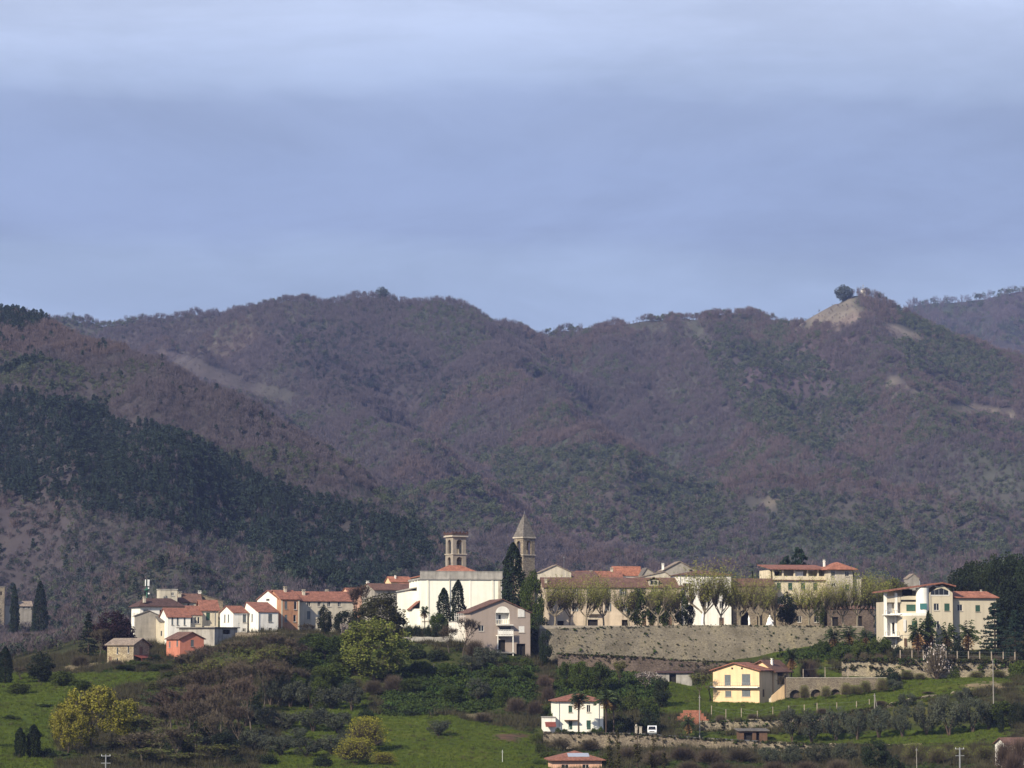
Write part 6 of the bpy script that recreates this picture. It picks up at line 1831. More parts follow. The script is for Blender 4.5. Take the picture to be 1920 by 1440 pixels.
def make_conifer(seed, leaf='conifer', h=13, r=4.2, n=5200, tiers=15, power=.8, lo=.1):
    rng = np.random.default_rng(seed)
    segs = [(0, 0, -.6, 0, 0, h * .55, .28, .18), (0, 0, h * .55, 0, 0, h, .18, .03)]
    C = []; S = []
    for k in range(tiers):
        f = lo + (1 - lo) * (k / tiers) ** .95
        R = r * (1.02 - f) ** power * rng.uniform(.75, 1.1)
        nb = int(rng.integers(5, 9))
        for j in range(nb):
            a = rng.uniform(0, 6.28); L = R * rng.uniform(.65, 1.1)
            e = np.array([L * math.cos(a), L * math.sin(a), h * f + rng.normal() * .25 + L * .02])
            segs.append((0, 0, h * f, *e, .05, .015))
            m_ = int(n / tiers / nb)
            t = rng.uniform(.12, 1, m_) ** .75
            side = np.stack([-np.sin(a) * np.ones(m_), np.cos(a) * np.ones(m_), np.zeros(m_)], 1) * (rng.normal(size=(m_, 1)) * .30 * (1.15 - t[:, None]) * L ** .6)
            c = np.array([0, 0, h * f]) + (e - np.array([0, 0, h * f])) * t[:, None] + side + rng.normal(size=(m_, 3)) * np.array([.08, .08, .12])
            c[:, 2] -= .18 * t ** 2
            C.append(c)
    V, F = leaf_quads(np.concatenate(C), .21, rng, up=.5)
    t = merge(tubes(segs, 4))
    return np_mesh('conifer_trunk', t[0], t[1], [M['bark']]), np_mesh('conifer_crown', V, [(F, 0)], [M[leaf]]), {}, h, r
def make_olive(seed, h=5, r=2.9, n=3600):
    rng = np.random.default_rng(seed)
    segs = []
    for k in range(3):
        a = k * 2.1 + rng.uniform(-.4, .4)
        m1 = np.array([.35 * math.cos(a), .35 * math.sin(a), h * .22]); m2 = np.array([r * .5 * math.cos(a + .3), r * .5 * math.sin(a + .3), h * .6])
        segs += [(0, 0, -.3, *m1, .19, .13), (*m1, *m2, .13, .05)]
        for j in range(3):
            b = a + rng.uniform(-1, 1); q = m2 + np.array([math.cos(b), math.sin(b), .9]) * rng.uniform(.5, 1.0)
            segs.append((*m2, *q, .05, .02))
    cl = 26
    c = rand_unit(cl, rng) * rng.uniform(.5, 1, (cl, 1)) ** .6
    c = np.stack([c[:, 0] * r * .8, c[:, 1] * r * .8, h * (.56 + .34 * c[:, 2])], 1)
    V, F = clump_leaves(c, rng.uniform(.45, .95, cl), n, .15, rng, asp=.4)
    # drooping outer sprays
    p0 = c[rng.integers(0, cl, 260)] + rand_unit(260, rng) * .6; p1 = p0 + rand_unit(260, rng) * .5 + np.array([0, 0, .35])
    Vb, Fb = blades(p0, p1, .04, rng)
    V2, F2 = merge((V, F), (Vb, Fb))
    t = merge(tubes(segs, 5))
    return np_mesh('olive_trunk', t[0], t[1], [M['bark']]), np_mesh('olive_crown', V2, F2, [M['leafolive']]), {}, h, r
def make_plane(seed, h=11.5, r=4.2, leaves=3000):
    """pollarded plane: pale forked trunk, knuckled limbs, a haze of thin upright shoots coming into leaf"""
    rng = np.random.default_rng(seed)
    segs = [(0, 0, -.4, .1, 0, 1.1, .28, .23), (.1, 0, 1.1, 0, .1, 2.2, .23, .23)]
    kn = []
    nb = int(rng.integers(4, 6)); a0 = rng.uniform(0, 6.28)
    for k in range(nb):
        a = a0 + k * 6.283 / nb + rng.normal() * .2; d = np.array([math.cos(a), math.sin(a), 0])
        p1 = np.array([0, .1, 2.1]) + d * .8 + np.array([0, 0, rng.uniform(.5, 1.0)]); p2 = p1 + d * rng.uniform(.7, 1.3) + np.array([0, 0, rng.uniform(.9, 1.5)]); p3 = p2 + d * .4 + np.array([0, 0, rng.uniform(.5, 1.0)])
        segs += [(0, .1, 2.1, *p1, .17, .13), (*p1, *p2, .13, .10), (*p2, *p3, .10, .10)]; kn += [p2, p3]
        b = a + rng.choice([-1, 1]) * .8; q = p1 + np.array([math.cos(b), math.sin(b), .8]) * rng.uniform(.9, 1.4)
        segs.append((*p1, *q, .14, .11)); kn.append(q)
    kn = np.array(kn)
    n = 430
    p0 = kn[rng.integers(0, len(kn), n)]
    d = rng.normal(size=(n, 3)) * np.array([.36, .36, .15]) + np.array([0, 0, 1]) + p0 * np.array([.11, .11, 0]); d /= np.linalg.norm(d, axis=1)[:, None]
    p1 = p0 + d * rng.beta(1.6, 1.5, (n, 1)) * (h - 4.0) + 1.4
    V, F = merge(blades(p0, p1, .035, rng))
    m_ = leaves; i = rng.choice(rng.permutation(n)[:int(n * rng.uniform(.45, .75))], m_)
    c = p0[i] + (p1[i] - p0[i]) * rng.uniform(.2, 1.0, (m_, 1)) ** .8 + rng.normal(size=(m_, 3)) * .22
    V2, F2 = leaf_quads(c, .125, rng)
    F = F + [(F2 + len(V), 1)]; V = np.concatenate([V, V2])
    t = merge(tubes(segs, 7))
    return np_mesh('plane_trunk', t[0], t[1], [M['palebark']]), np_mesh('plane_crown', V, F, [M['twig'], M['planeleaf']]), {}, h, r
def make_palm(seed, h=6, r=2.2, n=56, skirt=True):
    rng = np.random.default_rng(seed)
    th = h - 1.3
    segs = []
    for k in range(5):
        segs.append((0.06 * math.sin(k), 0, th * k / 5 - (.4 if k == 0 else 0), .06 * math.sin(k + 1), 0, th * (k + 1) / 5, .17 + .03 * (k == 4), .16))
    t = merge(tubes(segs, 8))
    def fronds(m_, el0, el1, droop, seed2, L=r):
        rg = np.random.default_rng(seed2)
        V = []; F = []; off = 0
        for k in range(m_):
            a = rg.uniform(0, 6.28); el = rg.uniform(el0, el1); LL = L * rg.uniform(.8, 1.1)
            d = np.array([math.cos(a), math.sin(a)])
            s = np.linspace(0, 1, 6)
            px = LL * s * math.cos(el); pz = th + LL * s * math.sin(el) - droop * LL * s ** 2
            side = np.array([-d[1], d[0]])
            # stalk then a fan of leaflets
            for i in range(2, 6):
                base = np.array([d[0] * px[i - 1], d[1] * px[i - 1], pz[i - 1]])
                for sg in (-1, 1):
                    for q in (.35, .8):
                        tip = base + np.array([d[0], d[1], 0]) * LL * .26 + np.array([side[0], side[1], 0]) * sg * LL * .30 * q + np.array([0, 0, -.10 * LL * q + rg.normal() * .04])
                        w = np.array([d[0], d[1], .2]) * .15
                        V += [base - w, base + w, tip]; F.append((off, off + 1, off + 2)); off += 3
            st = np.array([d[0] * px[5], d[1] * px[5], pz[5]]); c0 = np.array([0, 0, th]); w = np.array([side[0], side[1], 0]) * .04
            mid = np.array([d[0] * px[3], d[1] * px[3], pz[3]])
            V += [c0 - w, c0 + w, mid]; F.append((off, off + 1, off + 2)); off += 3
            V += [mid - w, mid + w, st]; F.append((off, off + 1, off + 2)); off += 3
        return np.array(V), np.array(F)
    V, F = fronds(n, -.25, 1.35, .35, seed + 1)
    ex = {}
    if skirt:
        V2, F2 = fronds(34, -1.5, -.55, .1, seed + 2, r * .7)
        ex['dead_fronds'] = np_mesh('dead_fronds', V2, [(F2, 0)], [M['deadfrond']])
    return np_mesh('palm_trunk', t[0], t[1], [M['bark']]), np_mesh('palm_crown', V, [(F, 0)], [M['frond']]), ex, h, r
def make_poplar(seed, h=9, r=1.1):
    rng = np.random.default_rng(seed)
    segs = [(0, 0, -.5, 0, 0, h * .5, .13, .09), (0, 0, h * .5, .1, 0, h, .09, .03)]
    C = []
    for k in range(34):
        z = h * rng.uniform(.08, .95); a = rng.uniform(0, 6.28); L = r * (1.15 - z / h) * rng.uniform(.6, 1.1) + .15
        e = np.array([L * .7 * math.cos(a), L * .7 * math.sin(a), z + L * .9]); segs.append((0, 0, z, *e, .025, .008))
        C.append(np.array([0, 0, z]) + (e - np.array([0, 0, z])) * rng.uniform(.3, 1, (26, 1)) + rng.normal(size=(26, 3)) * .13)
    V, F = leaf_quads(np.concatenate(C), .13, rng)
    t = merge(tubes(segs, 4))
    return np_mesh('sapling_trunk', t[0], t[1], [M['bark']]), np_mesh('sapling_crown', V, [(F, 0)], [M['leafbrown']]), {}, h, r

KINDS = {
 'bare': [make_bare(s_) for s_ in (501, 502, 503, 504)],
 'barered': [make_bare(s_, 'twigred') for s_ in (511, 512)],
 'budding': [make_bare(s_, 'twig', 'leafspring', 1800, lsize=.13) for s_ in (521, 522)],
 'willow': [make_spray(s_, 'leafyellow', h=14, r=6.5, n=11000, size=.19) for s_ in (531, 532)],
 'spring': [make_spray(s_, 'leafspring', h=17, r=6.5, n=13000, size=.21) for s_ in (541, 542)],
 'blossom': [make_bare(s_, 'twig', 'blossom', 1500, h=6, r=3, lsize=.10, twigs=4, tf=.2) for s_ in (551, 552)],
 'leafy': [make_leafy(s_, 'leaf') for s_ in (561, 562, 563)],
 'dark': [make_leafy(s_, 'leafdark') for s_ in (571, 572, 573)],
 'bronze': [make_leafy(s_, 'leafbrown') for s_ in (581, 582)],
 'purple': [make_leafy(591, 'leafpurple', n=12000, cr=1.7)],
 'shrub': [make_shrub(s_, 'leaf', h=3.4, r=3, n=3400, clumps=24) for s_ in (601, 602, 603)],
 'darkshrub': [make_shrub(s_, 'leafdark', h=3.4, r=3, n=3400, clumps=24) for s_ in (611, 612)],
 'twigshrub': [make_twigshrub(s_, h=4.5, r=3.6, n=2300) for s_ in (621, 622, 623)],
 'redshrub': [make_twigshrub(s_, 'twigred', h=4.5, r=3.4, n=2100) for s_ in (631, 632)],
 'budshrub': [make_twigshrub(s_, 'twig', 'leafspring', h=6, r=4.4, n=2800, nl=2200) for s_ in (641, 642)],
 'yellowshrub': [make_twigshrub(s_, 'twig', 'leafyellow', h=6, r=3.8, n=1800, nl=3600) for s_ in (651, 652)],
 'blossomshrub': [make_twigshrub(s_, 'twig', 'blossom', nl=260) for s_ in (661,)],
 'cypress': [make_cypress(s_) for s_ in (671, 672, 673)],
 'conifer': [make_conifer(s_) for s_ in (681, 682)],
 'cedar': [make_conifer(691, 'bluecedar', h=12, r=6, n=7500, power=.55, lo=.04)],
 'olive': [make_olive(s_) for s_ in (701, 702, 703, 704)],
 'plane': [make_plane(s_, leaves=n_) for s_, n_ in ((711, 3600), (712, 2200), (713, 4200), (714, 2600), (715, 1800), (716, 3200), (717, 2400))],
 'palm': [make_palm(s_) for s_ in (721, 722)],
 'lowpalm': [make_palm(s_, h=3.4, r=2.3, n=40) for s_ in (731, 732)],
 'sapling': [make_poplar(s_) for s_ in (741, 742)],
 'farbroad': [make_leafy(751, 'f_crest', h=11, r=6.5, n=4200, size=.42, low=-.1, cr=2.4)],
}
CROWN = {'bare': 'twig_crown'}
COUNT = {}
def plant(kind, name, px, Y, top, width, label, cat='tree', group=None, z=None, base=None, rot=None):
    """one plant: px centre, depth, top row and width in photo pixels; it stands on the ground there"""
    v = P(px, 1230, Y)
    zg = z if z is not None else (P(px, base, Y).z if base is not None else gz(v.x, Y))
    h = P(px, top, Y).z - zg
    k = COUNT.get(kind, 0); COUNT[kind] = k + 1
    tr, cr, ex, h0, r0 = KINDS[kind][k % len(KINDS[kind])]
    h = max(h, .6); w = width * mpp(Y) / 2
    o = thing(name, label, cat, (v.x, Y, zg - .05), (k * 2.399) % 6.283 if rot is None else rot, group)
    j1, j2 = (1 + .16 * math.sin(k * 3.7 + 1), 1 + .16 * math.sin(k * 5.3 + 2)) if kind in ('plane', 'olive', 'leafy', 'dark', 'bare', 'barered') else (1, 1)
    if kind in ('plane', 'bare', 'barered', 'olive', 'leafy', 'dark'): o.rotation_euler = (.07 * math.sin(k * 2.1), .07 * math.sin(k * 3.3 + 1), o.rotation_euler[2])
    o.scale = (w / r0 * j1, w / r0 * j2, h / h0)
    a = bpy.data.objects.new('trunk' if cat != 'shrub' else 'stems', tr); a.parent = o; COL.objects.link(a)
    b = bpy.data.objects.new('crown', cr); b.parent = o; COL.objects.link(b)
    for nme, me_ in ex.items():
        c = bpy.data.objects.new(nme, me_); c.parent = o; COL.objects.link(c)
    return o
ORD = ['first', 'second', 'third', 'fourth', 'fifth', 'sixth', 'seventh', 'eighth', 'ninth', 'tenth', 'eleventh', 'twelfth', 'thirteenth', 'fourteenth', 'fifteenth', 'sixteenth', 'seventeenth', 'eighteenth', 'nineteenth', 'twentieth']
def row(kind, name, spots, fmt, cat='tree', group=None, **kw):
    """plants told apart by their order from the left; spots are (px, Y, top, width)"""
    for i, s_ in enumerate(spots):
        plant(kind, name, s_[0], s_[1], s_[2], s_[3], fmt.format(ORD[i]), cat, group, **kw)

# ---- plane trees on the promenade, in front of the houses
PZ = PROM_Z - .05
row('plane', 'plane_tree', [(1040, 799, 1077, 66), (1068, 806, 1086, 54), (1098, 800, 1080, 64), (1132, 806, 1074, 66), (1180, 798, 1090, 66), (1234, 799, 1082, 60), (1262, 804, 1086, 52), (1320, 799, 1052, 84), (1352, 806, 1066, 66), (1388, 801, 1074, 70), (1424, 800, 1078, 70), (1450, 803, 1086, 60), (1518, 800, 1084, 66), (1560, 802, 1086, 64), (1582, 804, 1078, 62), (1608, 802, 1070, 76), (1640, 806, 1076, 66)],
    '{} pollarded plane tree from the church along the promenade', group='pollarded plane trees on the promenade', z=PZ)
row('leafy', 'green_tree', [(1195, 812, 1101, 44), (1220, 813, 1104, 36), (1243, 812, 1099, 40), (1278, 813, 1103, 40)], '{} round green tree before the rose house, counted from the church', group='green trees before the rose house', z=PZ)
plant('dark', 'evergreen_tree', 1474, 812, 1110, 42, 'dark round evergreen beside the broad marble statue', z=PZ)
plant('dark', 'evergreen_tree', 1292, 816, 1128, 22, 'small dark evergreen beside the tall white house', z=PZ)
plant('leafy', 'green_tree', 1540, 815, 1118, 26, 'slim green tree against the stone house front', z=PZ)
plant('leafy', 'green_tree', 1000, 800, 1068, 44, 'tall light green tree between the big cypress and the rose house')
plant('dark', 'evergreen_tree', 1010, 792, 1150, 34, 'dark evergreen at the left end of the great promenade wall')
# ---- around the church
plant('cypress', 'cypress', 962, 806, 1018, 42, 'tallest dark cypress in front of the spired tower', group='churchyard cypresses')
plant('cypress', 'cypress', 832, 802, 1102, 25, 'smaller of two cypresses before the church front', group='churchyard cypresses', base=1184)
plant('cypress', 'cypress', 859, 801, 1087, 27, 'taller of two cypresses before the church front', group='churchyard cypresses', base=1184)
plant('palm', 'palm_tree', 796, 798, 1136, 22, 'slim palm before the left corner of the church', base=1186)
row('darkshrub', 'hedge_shrub', [(764, 783, 1166, 22), (782, 782, 1166, 24), (801, 783, 1169, 22), (818, 782, 1160, 20)], '{} dark hedge shrub from the left before the church', 'shrub', 'dark hedge before the church', base=1194)
plant('leafy', 'green_tree', 822, 788, 1148, 30, 'bright green bushy tree below the smaller church cypress', base=1192)
# ---- left of the church
plant('bronze', 'holm_oak', 718, 787, 1113, 90, 'big bronze green holm oak left of the church')
plant('barered', 'bare_tree', 668, 793, 1096, 50, 'reddish bare tree rising before the salmon house')
plant('dark', 'evergreen_tree', 609, 790, 1134, 34, 'dark round evergreen hiding the long grey row house')
plant('dark', 'evergreen_tree', 645, 789, 1143, 42, 'broad dark evergreen below the reddish bare tree')
plant('dark', 'evergreen_tree', 672, 787, 1138, 34, 'dark evergreen beside the big holm oak')
plant('bare', 'bare_tree', 577, 786, 1168, 34, 'low bare tree at the foot of the terracotta house')
plant('blossom', 'blossom_tree', 645, 765, 1168, 24, 'small white blossoming tree above the big spring green tree')
plant('leafy', 'green_tree', 612, 758, 1190, 62, 'dense green tree below the long grey row house')
plant('dark', 'evergreen_tree', 575, 764, 1198, 44, 'dark evergreen left of the dense green tree')
plant('dark', 'evergreen_tree', 640, 752, 1218, 44, 'dark tree tucked behind the big spring green tree')
plant('spring', 'spring_tree', 706, 736, 1152, 160, 'big spring green tree on the slope below the holm oak')
plant('budshrub', 'budding_shrub', 668, 728, 1268, 44, 'budding shrub at the left foot of the big spring green tree', 'shrub')
plant('twigshrub', 'bare_shrub', 700, 724, 1272, 60, 'brown bare shrub under the big spring green tree', 'shrub')
plant('twigshrub', 'bare_shrub', 738, 726, 1262, 56, 'brown bare shrub right of the big spring green tree', 'shrub')
# ---- shrubs on the bank below the greige house
plant('darkshrub', 'evergreen_shrub', 783, 760, 1205, 52, 'dark shrub below the parapet wall left of the grey beige house', 'shrub')
plant('darkshrub', 'evergreen_shrub', 818, 757, 1212, 48, 'dark shrub beside the post of the ivy bank fence', 'shrub')
plant('bare', 'bare_tree', 868, 762, 1158, 52, 'greyish bare tree before the white terrace')
plant('bare', 'bare_tree', 842, 764, 1172, 44, 'smaller bare tree left of the white terrace')
plant('twigshrub', 'bare_shrub', 890, 758, 1196, 60, 'grey bare shrub against the wall of the grey beige house', 'shrub')
plant('olive', 'olive_tree', 912, 752, 1212, 66, 'grey green olive tree below the arched niche house')
plant('olive', 'olive_tree', 884, 746, 1226, 54, 'olive tree on the bank left of the arched niche house')
plant('shrub', 'leafy_shrub', 955, 755, 1228, 44, 'green shrub below the balcony of the grey beige house', 'shrub')
plant('shrub', 'leafy_shrub', 985, 758, 1228, 36, 'green shrub at the right corner of the grey beige house', 'shrub')
plant('dark', 'evergreen_tree', 1022, 772, 1180, 30, 'dark ivy clad tree in the gap right of the grey beige house')
plant('olive', 'olive_tree', 896, 722, 1270, 50, 'dark olive bush halfway down the ivy bank')
plant('redshrub', 'bare_shrub', 968, 706, 1304, 62, 'purplish bare shrub at the right foot of the ivy bank', 'shrub')
plant('redshrub', 'bare_shrub', 1003, 704, 1310, 46, 'purplish bare shrub close to the white lean-to', 'shrub')
plant('redshrub', 'bare_shrub', 1020, 738, 1262, 40, 'reddish bare shrub on the earth strip above the white roadside house', 'shrub')
plant('redshrub', 'bare_shrub', 1028, 726, 1284, 36, 'lower reddish bare shrub on the earth strip', 'shrub')
plant('twigshrub', 'bare_shrub', 905, 690, 1334, 50, 'low brown shrub at the top of the meadow', 'shrub')
plant('olive', 'olive_tree', 822, 664, 1346, 60, 'lone round olive tree in the meadow')
plant('yellowshrub', 'yellow_shrub', 688, 640, 1344, 92, 'yellow green shrub at the left edge of the meadow', 'shrub')
plant('yellowshrub', 'yellow_shrub', 668, 618, 1384, 96, 'lower yellow green shrub at the bottom of the meadow', 'shrub')
plant('yellowshrub', 'yellow_shrub', 720, 612, 1410, 60, 'small yellow green shrub at the bottom edge of the meadow', 'shrub')
# ---- olive grove on the lower left slope
row('olive', 'olive_tree', [(508, 712, 1275, 58), (546, 708, 1271, 64), (584, 706, 1277, 61), (622, 704, 1283, 64), (660, 702, 1279, 61)], '{} olive tree from the left in the upper row of the grove', group='upper olive row')
row('olive', 'olive_tree', [(462, 684, 1319, 66), (502, 680, 1325, 64), (540, 676, 1331, 69), (588, 674, 1325, 66), (634, 672, 1333, 76)], '{} olive tree from the left in the middle row of the grove', group='middle olive row')
row('olive', 'olive_tree', [(372, 640, 1379, 71), (424, 646, 1363, 69), (476, 640, 1367, 74), (528, 636, 1375, 71), (576, 632, 1381, 74), (624, 634, 1373, 76)], '{} olive tree from the left in the lowest row of the grove', group='lowest olive row')
# ---- bare wood on the left slope
row('bare', 'bare_tree', [(340, 746, 1226, 50), (366, 738, 1216, 56), (392, 742, 1210, 54), (420, 748, 1204, 56), (446, 750, 1200, 54), (472, 752, 1194, 54), (498, 756, 1190, 52), (522, 758, 1186, 54), (546, 756, 1194, 50), (562, 750, 1206, 44)], '{} bare tree from the left in the upper row under the garage', group='bare wood under the garage')
row('budding', 'budding_tree', [(352, 716, 1244, 58), (382, 712, 1246, 58), (410, 714, 1238, 58), (438, 716, 1232, 58), (466, 720, 1226, 56), (494, 728, 1216, 56), (520, 734, 1212, 54), (544, 736, 1214, 50)], '{} budding tree from the left in the middle of the bare wood', group='budding trees amid the bare wood')
row('bare', 'bare_tree', [(322, 694, 1270, 62), (350, 692, 1258, 62), (380, 690, 1254, 62), (410, 690, 1248, 60), (440, 694, 1240, 58), (468, 700, 1236, 54), (496, 706, 1234, 52), (522, 712, 1234, 48)], '{} bare tree from the left in the lower row of the bare wood', group='lower trees of the bare wood')
row('barered', 'bare_tree', [(290, 672, 1298, 66), (322, 668, 1290, 66), (354, 664, 1284, 66), (386, 662, 1280, 64), (416, 664, 1274, 62), (446, 670, 1268, 58), (472, 678, 1266, 54)], '{} russet bare tree from the left at the lower edge of the bare wood', group='lowest russet trees of the bare wood')
row('bare', 'bare_tree', [(270, 650, 1322, 70), (304, 646, 1316, 70), (338, 640, 1312, 70), (372, 638, 1308, 68), (404, 644, 1300, 64), (434, 652, 1296, 58)], '{} bare tree from the left in the front rank of the bare wood', group='front rank of the bare wood')
row('budding', 'budding_tree', [(262, 632, 1344, 84), (300, 622, 1362, 90), (346, 616, 1372, 90), (250, 606, 1386, 92), (300, 596, 1402, 96), (352, 594, 1410, 96), (404, 606, 1396, 86), (220, 592, 1412, 80)], '{} low budding tree from the top at the foot of the bare wood', 'tree', 'low budding trees below the bare wood')
row('dark', 'evergreen_tree', [(520, 722, 1258, 40), (476, 690, 1292, 40), (440, 660, 1330, 44)], '{} dark evergreen from the top at the right edge of the bare wood', group='dark evergreens beside the bare wood')
row('leafy', 'green_tree', [(575, 740, 1218, 54), (598, 726, 1246, 50), (630, 730, 1240, 54), (560, 712, 1262, 40)], '{} dense green tree from the top left of the big spring tree', group='green trees on the middle slope')
row('budding', 'budding_tree', [(330, 748, 1236, 44), (396, 728, 1232, 48), (452, 742, 1212, 46), (506, 744, 1206, 44), (300, 700, 1276, 50)], '{} budding green tree from the top inside the bare wood', group='budding trees in the bare wood')
row('leafy', 'green_tree', [(590, 772, 1186, 44), (660, 768, 1180, 46), (560, 776, 1196, 40), (536, 774, 1200, 36), (640, 744, 1222, 48), (600, 706, 1268, 40)], '{} leafy green tree from the top under the long grey row house', group='leafy trees under the row house')
row('dark', 'evergreen_tree', [(548, 742, 1228, 44), (566, 730, 1246, 44), (586, 716, 1262, 42), (654, 716, 1270, 44)], '{} dark evergreen from the top between bare wood and spring tree', group='dark trees between bare wood and spring tree')
row('leafy', 'green_tree', [(270, 752, 1240, 36), (236, 748, 1246, 36), (318, 730, 1258, 42), (350, 738, 1244, 40), (284, 722, 1268, 40)], '{} leafy green tree from the top below farmhouse and coral house', group='leafy trees below the coral house')
row('dark', 'evergreen_tree', [(300, 682, 1300, 46), (380, 650, 1330, 50), (338, 616, 1380, 60), (420, 622, 1372, 56), (268, 604, 1398, 56)], '{} dark bushy evergreen from the top within the lower bare wood', group='dark evergreens in the lower bare wood')
row('leafy', 'green_tree', [(756, 770, 1196, 40), (790, 744, 1238, 40), (840, 742, 1240, 44), (770, 726, 1270, 46), (850, 716, 1284, 44), (935, 738, 1254, 40), (980, 742, 1252, 36), (940, 716, 1284, 40)], '{} small leafy tree from the top on the ivy bank', group='small leafy trees on the ivy bank')
row('shrub', 'leafy_shrub', [(1006, 668, 1368, 30), (1014, 646, 1390, 36), (1024, 634, 1404, 38), (1010, 620, 1420, 36)], '{} leafy shrub from the top along the right edge of the meadow', 'shrub', 'shrubs along the meadow edge')
row('darkshrub', 'evergreen_shrub', [(730, 700, 1318, 46), (770, 694, 1326, 44), (684, 690, 1324, 40), (668, 668, 1352, 40)], '{} dark shrub from the top at the upper left of the meadow', 'shrub', 'dark shrubs above the meadow')
row('leafy', 'green_tree', [(118, 716, 1256, 50), (36, 700, 1280, 46), (150, 700, 1272, 44)], '{} leafy tree from the top around the left meadow', group='leafy trees around the left meadow')
row('shrub', 'leafy_shrub', [(20, 660, 1338, 50), (84, 680, 1318, 46), (60, 640, 1360, 40), (110, 650, 1346, 44), (14, 620, 1392, 44)], '{} green shrub from the top standing in the left meadow', 'shrub', 'green shrubs in the left meadow')
row('olive', 'olive_tree', [(700, 650, 1384, 40), (560, 664, 1362, 44), (650, 656, 1366, 44), (500, 660, 1362, 46)], '{} stray olive from the right between the grove rows', group='stray olives between the grove rows')
row('bare', 'bare_tree', [(560, 716, 1250, 46), (400, 630, 1330, 66), (450, 640, 1322, 60), (330, 606, 1360, 80), (270, 600, 1370, 84)], '{} bare tree from the top at the outer edge of the bare wood', group='outer trees of the bare wood')
row('darkshrub', 'evergreen_shrub', [(600, 690, 1322, 40), (560, 652, 1372, 40), (610, 612, 1410, 50), (500, 612, 1408, 54), (450, 604, 1412, 54)], '{} dark bush from the top among the olive grove', 'shrub', 'dark bushes among the olive grove')
# ---- far left
plant('willow', 'willow_tree', 176, 622, 1280, 168, 'big yellow green willow in the left meadow')
plant('willow', 'willow_tree', 236, 640, 1306, 90, 'smaller yellow green willow at the right of the big one')
plant('willow', 'willow_tree', 130, 612, 1322, 90, 'lower yellow green willow at the left of the big one')
plant('cypress', 'cypress', 40, 600, 1364, 22, 'left of two dark cypresses at the bottom left corner')
plant('cypress', 'cypress', 66, 602, 1358, 26, 'right of two dark cypresses at the bottom left corner')
plant('darkshrub', 'evergreen_shrub', 92, 604, 1396, 40, 'dark shrub beside the two bottom left cypresses', 'shrub')
plant('cypress', 'cypress', 10, 724, 1212, 26, 'dark cypress at the left edge above the meadow')
plant('dark', 'evergreen_tree', 74, 728, 1222, 60, 'dark green tree at the top of the left meadow')
plant('bare', 'bare_tree', 40, 738, 1248, 44, 'bare tree between the left edge cypress and the dark green tree')
plant('conifer', 'conifer', 166, 792, 1146, 54, 'dark conifer left of the purple tree')
plant('purple', 'purple_tree', 216, 788, 1144, 78, 'dark purple leaved tree beside the grey barn')
plant('bare', 'bare_tree', 188, 782, 1178, 46, 'small bare tree under the dark conifer')
plant('shrub', 'leafy_shrub', 250, 757, 1232, 40, 'green shrub in front of the stone farmhouse', 'shrub')
plant('twigshrub', 'bare_shrub', 218, 756, 1236, 40, 'brown shrub at the left of the stone farmhouse', 'shrub')
plant('leafy', 'green_tree', 304, 748, 1244, 42, 'small green tree below the coral house')
plant('leafy', 'green_tree', 336, 752, 1246, 34, 'second small green tree below the coral house')
plant('budshrub', 'budding_shrub', 372, 756, 1226, 46, 'budding shrub under the coral house porch', 'shrub')
plant('twigshrub', 'bare_shrub', 150, 762, 1226, 56, 'brown shrub on the bank left of the stone farmhouse', 'shrub')
plant('dark', 'evergreen_tree', 290, 766, 1226, 30, 'dark bush between the farmhouse awning and the coral house')
row('cypress', 'cypress', [(26, 1195, 1096, 16), (74, 1195, 1090, 26)], '{} far dark cypress from the left beside the far white villa', group='far cypresses at the left edge')
row('bare', 'bare_tree', [(60, 900, 1186, 40), (110, 880, 1190, 46), (24, 860, 1206, 46), (140, 860, 1196, 40)], '{} hazy bare tree from the left in the valley left of the village', group='bare trees in the left valley', rot=None)
row('dark', 'evergreen_tree', [(44, 920, 1188, 30), (92, 930, 1180, 34), (205, 870, 1168, 34)], '{} hazy dark tree from the left in the valley left of the village', group='dark trees in the left valley')
# ---- right: around the white roadside house
row('leafy', 'green_tree', [(1062, 742, 1238, 36), (1086, 738, 1236, 40), (1126, 738, 1240, 54)], '{} green tree from the left on the bank above the white roadside house', group='green trees above the roadside house')
plant('budding', 'budding_tree', 1160, 744, 1238, 40, 'budding tree above the white roadside house')
row('shrub', 'leafy_shrub', [(1052, 716, 1290, 40), (1098, 718, 1284, 46), (1146, 712, 1290, 46), (1184, 716, 1288, 46), (1218, 706, 1300, 50)], '{} leafy shrub from the left behind the white roadside house', 'shrub', 'shrubs behind the roadside house')
plant('blossom', 'blossom_tree', 1212, 740, 1258, 62, 'pale pink blossoming tree below the garden shed')
plant('darkshrub', 'evergreen_shrub', 1212, 690, 1318, 56, 'large black green shrub behind the white van', 'shrub')
plant('darkshrub', 'evergreen_shrub', 1168, 691, 1330, 52, 'dark shrub right of the white roadside house', 'shrub')
plant('dark', 'evergreen_tree', 1242, 716, 1270, 34, 'dark tree below the garden shed opening')
plant('palm', 'palm_tree', 1085, 677, 1295, 44, 'palm with brown skirt before the white roadside house', base=1372)
plant('palm', 'palm_tree', 1136, 680, 1292, 44, 'palm at the right corner of the white roadside house', base=1372)
plant('palm', 'palm_tree', 1150, 684, 1297, 36, 'palm behind the corner palm of the white roadside house', base=1372)
plant('lowpalm', 'palm_tree', 1290, 688, 1336, 30, 'short palm with orange dead fronds before the brick terraces')
plant('twigshrub', 'bare_shrub', 1050, 663, 1382, 60, 'grey bare shrub against the road wall left end', 'shrub')
plant('twigshrub', 'bare_shrub', 1106, 662, 1384, 58, 'grey bare shrub against the middle of the road wall', 'shrub')
